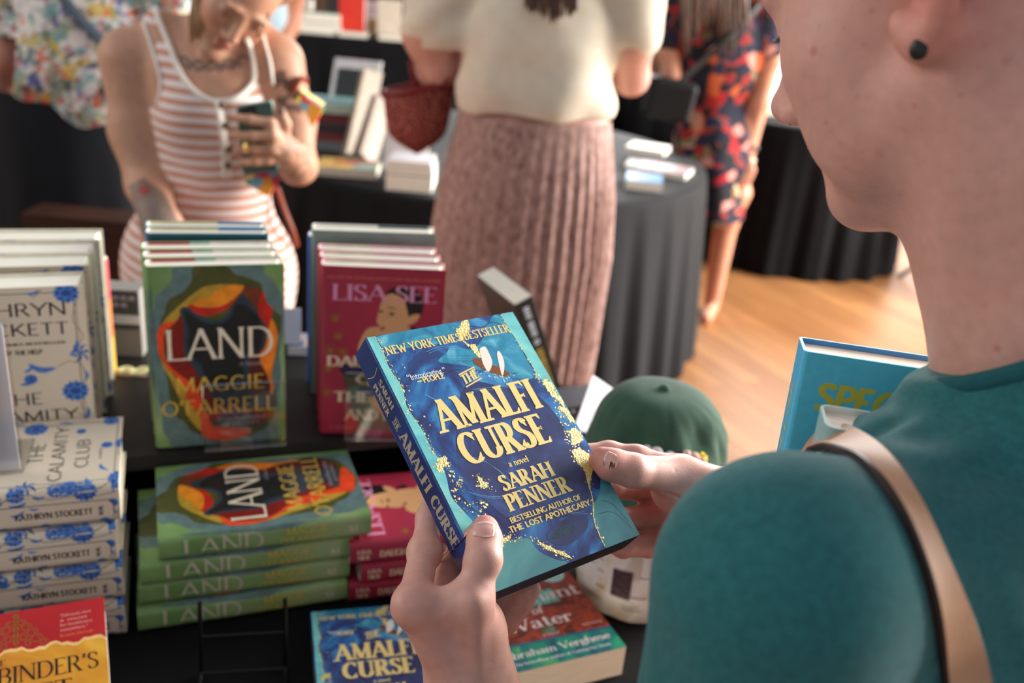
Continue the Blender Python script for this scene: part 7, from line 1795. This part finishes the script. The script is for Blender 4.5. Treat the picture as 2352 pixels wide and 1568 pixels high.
def reader_paint(P):
    c = np.tile(np.array(lin(220, 166, 152)[:3]), (len(P), 1))
    n1 = vnoise(P, 38, 1)[:, None]; n2 = vnoise(P, 110, 2)[:, None]
    red = np.array(lin(206, 138, 124)[:3]); c = c + (red - c) * (np.clip(n1 - .45, 0, 1) * .9) * (.5 + .5 * n2)
    def blend(mask, col): 
        nonlocal c
        c = c + (np.array(lin(*col)[:3]) - c) * mask[:, None]
    def ball(p, r, col, k): blend(k * np.clip(1.4 - np.linalg.norm(P - p, axis=1) / r, 0, 1), col)
    for p in (bp(1112, 1205, .010), bp(1100, 1140, -.03)): ball(p, .016, (226, 142, 130), .5)
    ball(bp(1385, 1060, .009), .018, (224, 132, 118), .6); ball(i_m, .018, (214, 140, 122), .4); ball(bp(974, 1268, -.03), .014, (222, 150, 132), .4)
    for p in (bp(1480, 1190, -.06), bp(1560, 1200, -.05)): ball(p, .04, (214, 132, 112), .35)
    ball(bp(1465, 1107, .012), .0009, (58, 34, 30), 1.0)                        # mole on the thumb
    ball(bp(980, 1456, -.006), .0011, (150, 96, 80), .8)
    ball(hd(.10, 0, -.066), .020, (196, 104, 100), .6)
    ball(hd(-.02, .085, -.01), .03, (220, 120, 108), .45); ball(hd(.012, .062, .06), .05, (206, 150, 134), .2)
    ball(hd(.118, 0, -.038), .014, (214, 136, 124), .4)
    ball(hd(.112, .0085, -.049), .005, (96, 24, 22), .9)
    # cropped hair over the scalp
    q = (P - HC0) @ HR
    hair = np.clip((q[:, 2] + q[:, 0] * .35 - .030 - .02 * np.clip(q[:, 0] + .02, -1, 1)) / .012, 0, 1) * (q[:, 0] < .075) * np.clip((-q[:, 0] + .0 + (q[:, 2] - .02) * 1.6) / .02, 0, 1)
    nape = np.clip((-q[:, 0] - .062) / .012, 0, 1) * np.clip((q[:, 2] + .075) / .02, 0, 1)
    blend(np.clip(np.maximum(hair, nape), 0, 1) * .85 * (np.linalg.norm(q, axis=1) < .17), (74, 60, 54))
    for x, y, r, k in spots:
        h, _ = HCAST(EYE, ray(x, y))
        if h is not None: ball(h, r * mm * .9, (186, 84, 76), k)
    return c
hm = Hd.mesh(3); HCAST = caster(*hm)
body_mesh('body', [hm, L.mesh(2), Rr.mesh(2), Tr.mesh(3)], SK, reader, reader_paint)

# ---- nails
nail_m = mat('nail', lin(232, 176, 166), .22, .5); nail_w = mat('nail_tip', lin(240, 224, 212), .25, .5)
def nail(name, cast, px, tip, ln, wd, up_):
    """a curved plate moulded to the fingertip; px: sight line to its middle, tip: direction to its free edge"""
    c, n0 = cast(EYE, ray(*px))
    u = nrm(up_); a = nrm(tip - u * (np.array(tip) @ u)); w = np.cross(a, u); n, m = 9, 9; vs = []
    for i in range(n + 1):
        for j in range(m + 1):
            s = i / n; q = (j / m - .5) * 2
            ww = wd / 2 * (1 - .16 * (1 - s) ** 3) ; sl = (s - .5) * ln - (.10 * ln * q * q if s > .5 else -.16 * ln * q * q) * abs(2 * s - 1)
            p = c + a * sl + w * q * ww
            h, hn = cast(p + u * .02, -u)
            vs.append((h if h is not None else p) + u * (.0007 + .0004 * (s > .85)))
    k = len(vs); vs += [v - u * .0014 for v in vs]; W = m + 1
    top = [(i * W + j, (i + 1) * W + j, (i + 1) * W + j + 1, i * W + j + 1) for i in range(n) for j in range(m)]
    rim = [(i * W, k + i * W, k + (i + 1) * W, (i + 1) * W) for i in range(n)] + [(i * W + m, (i + 1) * W + m, k + (i + 1) * W + m, k + i * W + m) for i in range(n)] + [(n * W + j, n * W + j + 1, k + n * W + j + 1, k + n * W + j) for j in range(m)] + [(j, k + j, k + j + 1, j + 1) for j in range(m)]
    b = MB(); V = [v - np.array(reader.location) for v in vs]
    b.add(V, [f for t_, f in enumerate(top) if t_ // m < n - 1] + rim, nail_m); b.add(V, [f for t_, f in enumerate(top) if t_ // m >= n - 1], nail_w)
    return b.build(name, reader, smooth=True)
lmesh = L.mesh(2); rmesh = Rr.mesh(2); LC, RC_ = caster(*lmesh), caster(*rmesh)
nail('thumbnail', LC, (1113, 1214), bp(1115, 1190, .012) - bp(1113, 1240, .012), .0128, .0140, MA[:, 2])
nail('thumbnail', RC_, (1403, 1053), bp(1366, 1030, .011) - bp(1404, 1056, .014), .0100, .0080, MA[:, 2] * .8 + MA[:, 1] * .6)

# ---- ear plug, nose ring, lashes
plug = MB(); pc, pn = HCAST(EYE, ray(2110, 113))
if pc is None: pc, pn = hd(-.0085, .088, -.0285), l_h
Fp = frame(nrm(l_h * .8 - f_h * .25))
plug.lathe([(0, .0022), (.0028, .0020), (.0040, .0010), (.0042, -.003)], mat('ear_plug_black', lin(30, 34, 34), .35, .5), 20)
plug.v = [tuple(Fp @ np.array([x, y * 1.25, z]) + pc - np.array(reader.location)) for x, y, z in plug.v]
plug.build('ear_plug', reader, smooth=True)
ring = MB(); rc_ = hd(.114, .0185, -.043); ring.tube([tuple(rc_ + HR @ np.array([.0034 * math.cos(a), .001 + .0012 * math.sin(a), .0046 * math.sin(a)]) - np.array(reader.location)) for a in [i * .4 for i in range(13)]], .00045, mat('nose_ring_steel', lin(70, 72, 80), .2, .6, metal=.9), 6)
ring.build('nose_ring', reader, smooth=True)
lash = MB(); lm_ = pm('lash_brown', (50, 38, 36))
for i in range(16):
    a = -1 + 2 * i / 15; p0 = hd(.0965 - .006 * a * a, .031 + .013 * a, .002); p1 = p0 + HR @ np.array([.007, .001 + .004 * a, -.003])
    lash.tube([tuple(p0 - np.array(reader.location)), tuple((p0 + p1) / 2 + HR @ np.array([0, 0, -.0012]) - np.array(reader.location)), tuple(p1 - np.array(reader.location))], [.0004, .0003, .00015], lm_, 4)
lash.build('eyelashes', reader)

# ---- the tee shirt
SH = mat('teal_jersey', lin(46, 108, 112), .9, .15, .16, 240, .25, 1400, sheen=.15)
Sb = Blob(.0032)
ncx = nrm(hd(-.018, 0, -.085) - NB); Cc = COLLAR; cn = nrm(ncx + f_t * .30)
Sb.cone(Cc - cn * .060, Cc + cn * .012, .078, .0640, .03)
Sb.plane(Cc + cn * .006, cn, .003); trunk(Sb, .0)
eLd = nrm(eL - LS); Sb.plane(LS + eLd * .235, eLd, .004)
Sb.plane(np.array([0, 0, .80]), [0, 0, -1.], .004)
fr_ = frame(eLd)
def folds(P):
    q = P - LS
    al = q @ nrm(eL - LS); ac = q @ nrm(rv); fo = q @ f_t; z = q[:, 2]
    n = vnoise(P, 22, 5) - .5
    w = .0030 * np.sin(150 * fo + 55 * al + 7 * n) * np.clip(al / .08, 0, 1) * np.clip(1.3 - ac / .10, 0, 1)
    w += .0030 * np.sin(120 * ac + 40 * z + 7 * n) * np.clip(.6 - (z + .02) / .1, 0, 1) * np.clip((ac - .02) / .1, 0, 1)
    w += .0026 * np.sin(120 * (z + .25 * ac) + 8 * n) * np.clip(1 - np.abs(ac - .12) / .08, 0, 1) * np.clip((z + .02) / .05, 0, 1)
    return w + .0016 * n
shirt = Sb.mesh(3); Pw = shirt[0] + vnormals(*shirt) * folds(shirt[0])[:, None]
sh_o = body_mesh('tee_shirt', [(Pw, shirt[1])], SH, reader)
SC = caster(Pw, shirt[1])
col = MB(); ex = nrm(f_t - cn * (f_t @ cn)); ey = np.cross(cn, ex)
TOPC = Cc + cn * .0055
col.tube([tuple(TOPC + (ex * math.cos(a) + ey * math.sin(a)) * .0655 - cn * .001 - np.array(reader.location)) for a in [2 * math.pi * i / 60 for i in range(61)]], .0068, mat('teal_rib', lin(38, 92, 98), .9, .15, .1, 300), 8, False, .75); col.build('neckband', reader, smooth=True)

# ---- leather strap over the shoulder
lea = mat('tan_leather', lin(196, 150, 118), .55, .35, .12, 60, .15, 500); ledge = mat('strap_edge', lin(46, 34, 34), .5, .3)
bag = empty('bag_strap', 'tan leather bag strap with dark edges running over the teal shoulder', 'strap', (float(LS[0]), float(LS[1]), float(LS[2])))
pth = [(1890, 1010, 92), (1935, 1018, 96), (1990, 1052, 100), (2045, 1115, 104), (2095, 1200, 106), (2135, 1300, 106), (2170, 1400, 106), (2200, 1500, 106), (2222, 1600, 106), (2240, 1700, 106)]
ctr, nor = [], []
for x, y, w in crom(pth, 5):
    h, n_ = SC(EYE, ray(x, y))
    if h is None: continue
    ctr.append(h); nor.append(n_)
ctr = np.array(ctr); nor = np.array(nor)
for _ in range(6): ctr[1:-1] = (ctr[:-2] + ctr[2:]) / 4 + ctr[1:-1] / 2; nor[1:-1] = (nor[:-2] + nor[2:]) / 4 + nor[1:-1] / 2
# carry on over the shoulder, down the chest
top0 = ctr[0].copy()
for k in range(1, 11):
    if k < 4: h, n_ = SC(top0 + f_t * .007 * k + np.array([0, 0, .2]), [0, 0, -1])
    else: h, n_ = SC(top0 + f_t * .25 + np.array([0, 0, -.012 * (k - 2)]), -f_t)
    if h is not None and np.linalg.norm(h - ctr[0]) < .05: ctr = np.concatenate([[h], ctr]); nor = np.concatenate([[n_], nor])
vs, hw = [], .0112
for i in range(len(ctr)):
    t = nrm(ctr[min(i + 1, len(ctr) - 1)] - ctr[max(i - 1, 0)]); n_ = nrm(nor[i] - t * (nor[i] @ t)); w = np.cross(t, n_)
    for a, b_ in ((-1, .0012), (-1, .0042), (-.86, .0050), (.86, .0050), (1, .0042), (1, .0012)): vs.append(ctr[i] + w * hw * a + n_ * b_ - LS)
b = MB(); k = 6; fa, fb = [], []
for i in range(len(ctr) - 1):
    for j in range(k):
        q = (i * k + j, i * k + (j + 1) % k, (i + 1) * k + (j + 1) % k, (i + 1) * k + j)
        (fa if j == 2 else fb).append(q)
b.add(vs, fa, lea); b.add(vs, fb, ledge); b.build('strap', bag, smooth=False, auto=R_(50))

# ---- two books tucked in the crook of the right arm
az = book('hardback', azure_cover(), 'bright blue hardback with yellow title held against the teal shoulder'); 
Ma = rz(-.167) @ rx(math.pi / 2 - .097)
place(az, Ma, np.array([.180, .551, 1.285]) - Ma @ np.array([-.08, .235, .034]) + Ma @ np.array([0, 0, -.0]))
pc_ = plain_cover('jacket_pale_aqua', (150, 186, 184), .130, .20, .034, (156, 200, 206), [], False)
for k in range(5): pc_.spine([(.05 + .012 * k, .012), (.055 + .012 * k, .012), (.056 + .012 * k, .020), (.051 + .012 * k, .021)], M['black'], 3)
o = book('hardback', pc_, 'small pale aqua book held in front of the bright blue hardback'); 
Mb = rz(-.167) @ rx(math.pi / 2 - .05); tl = atd(1882, 926, depth_of([.18, .551, 1.285]) - .040)
place(o, Mb, tl - Mb @ np.array([-.065, .20, .0]))
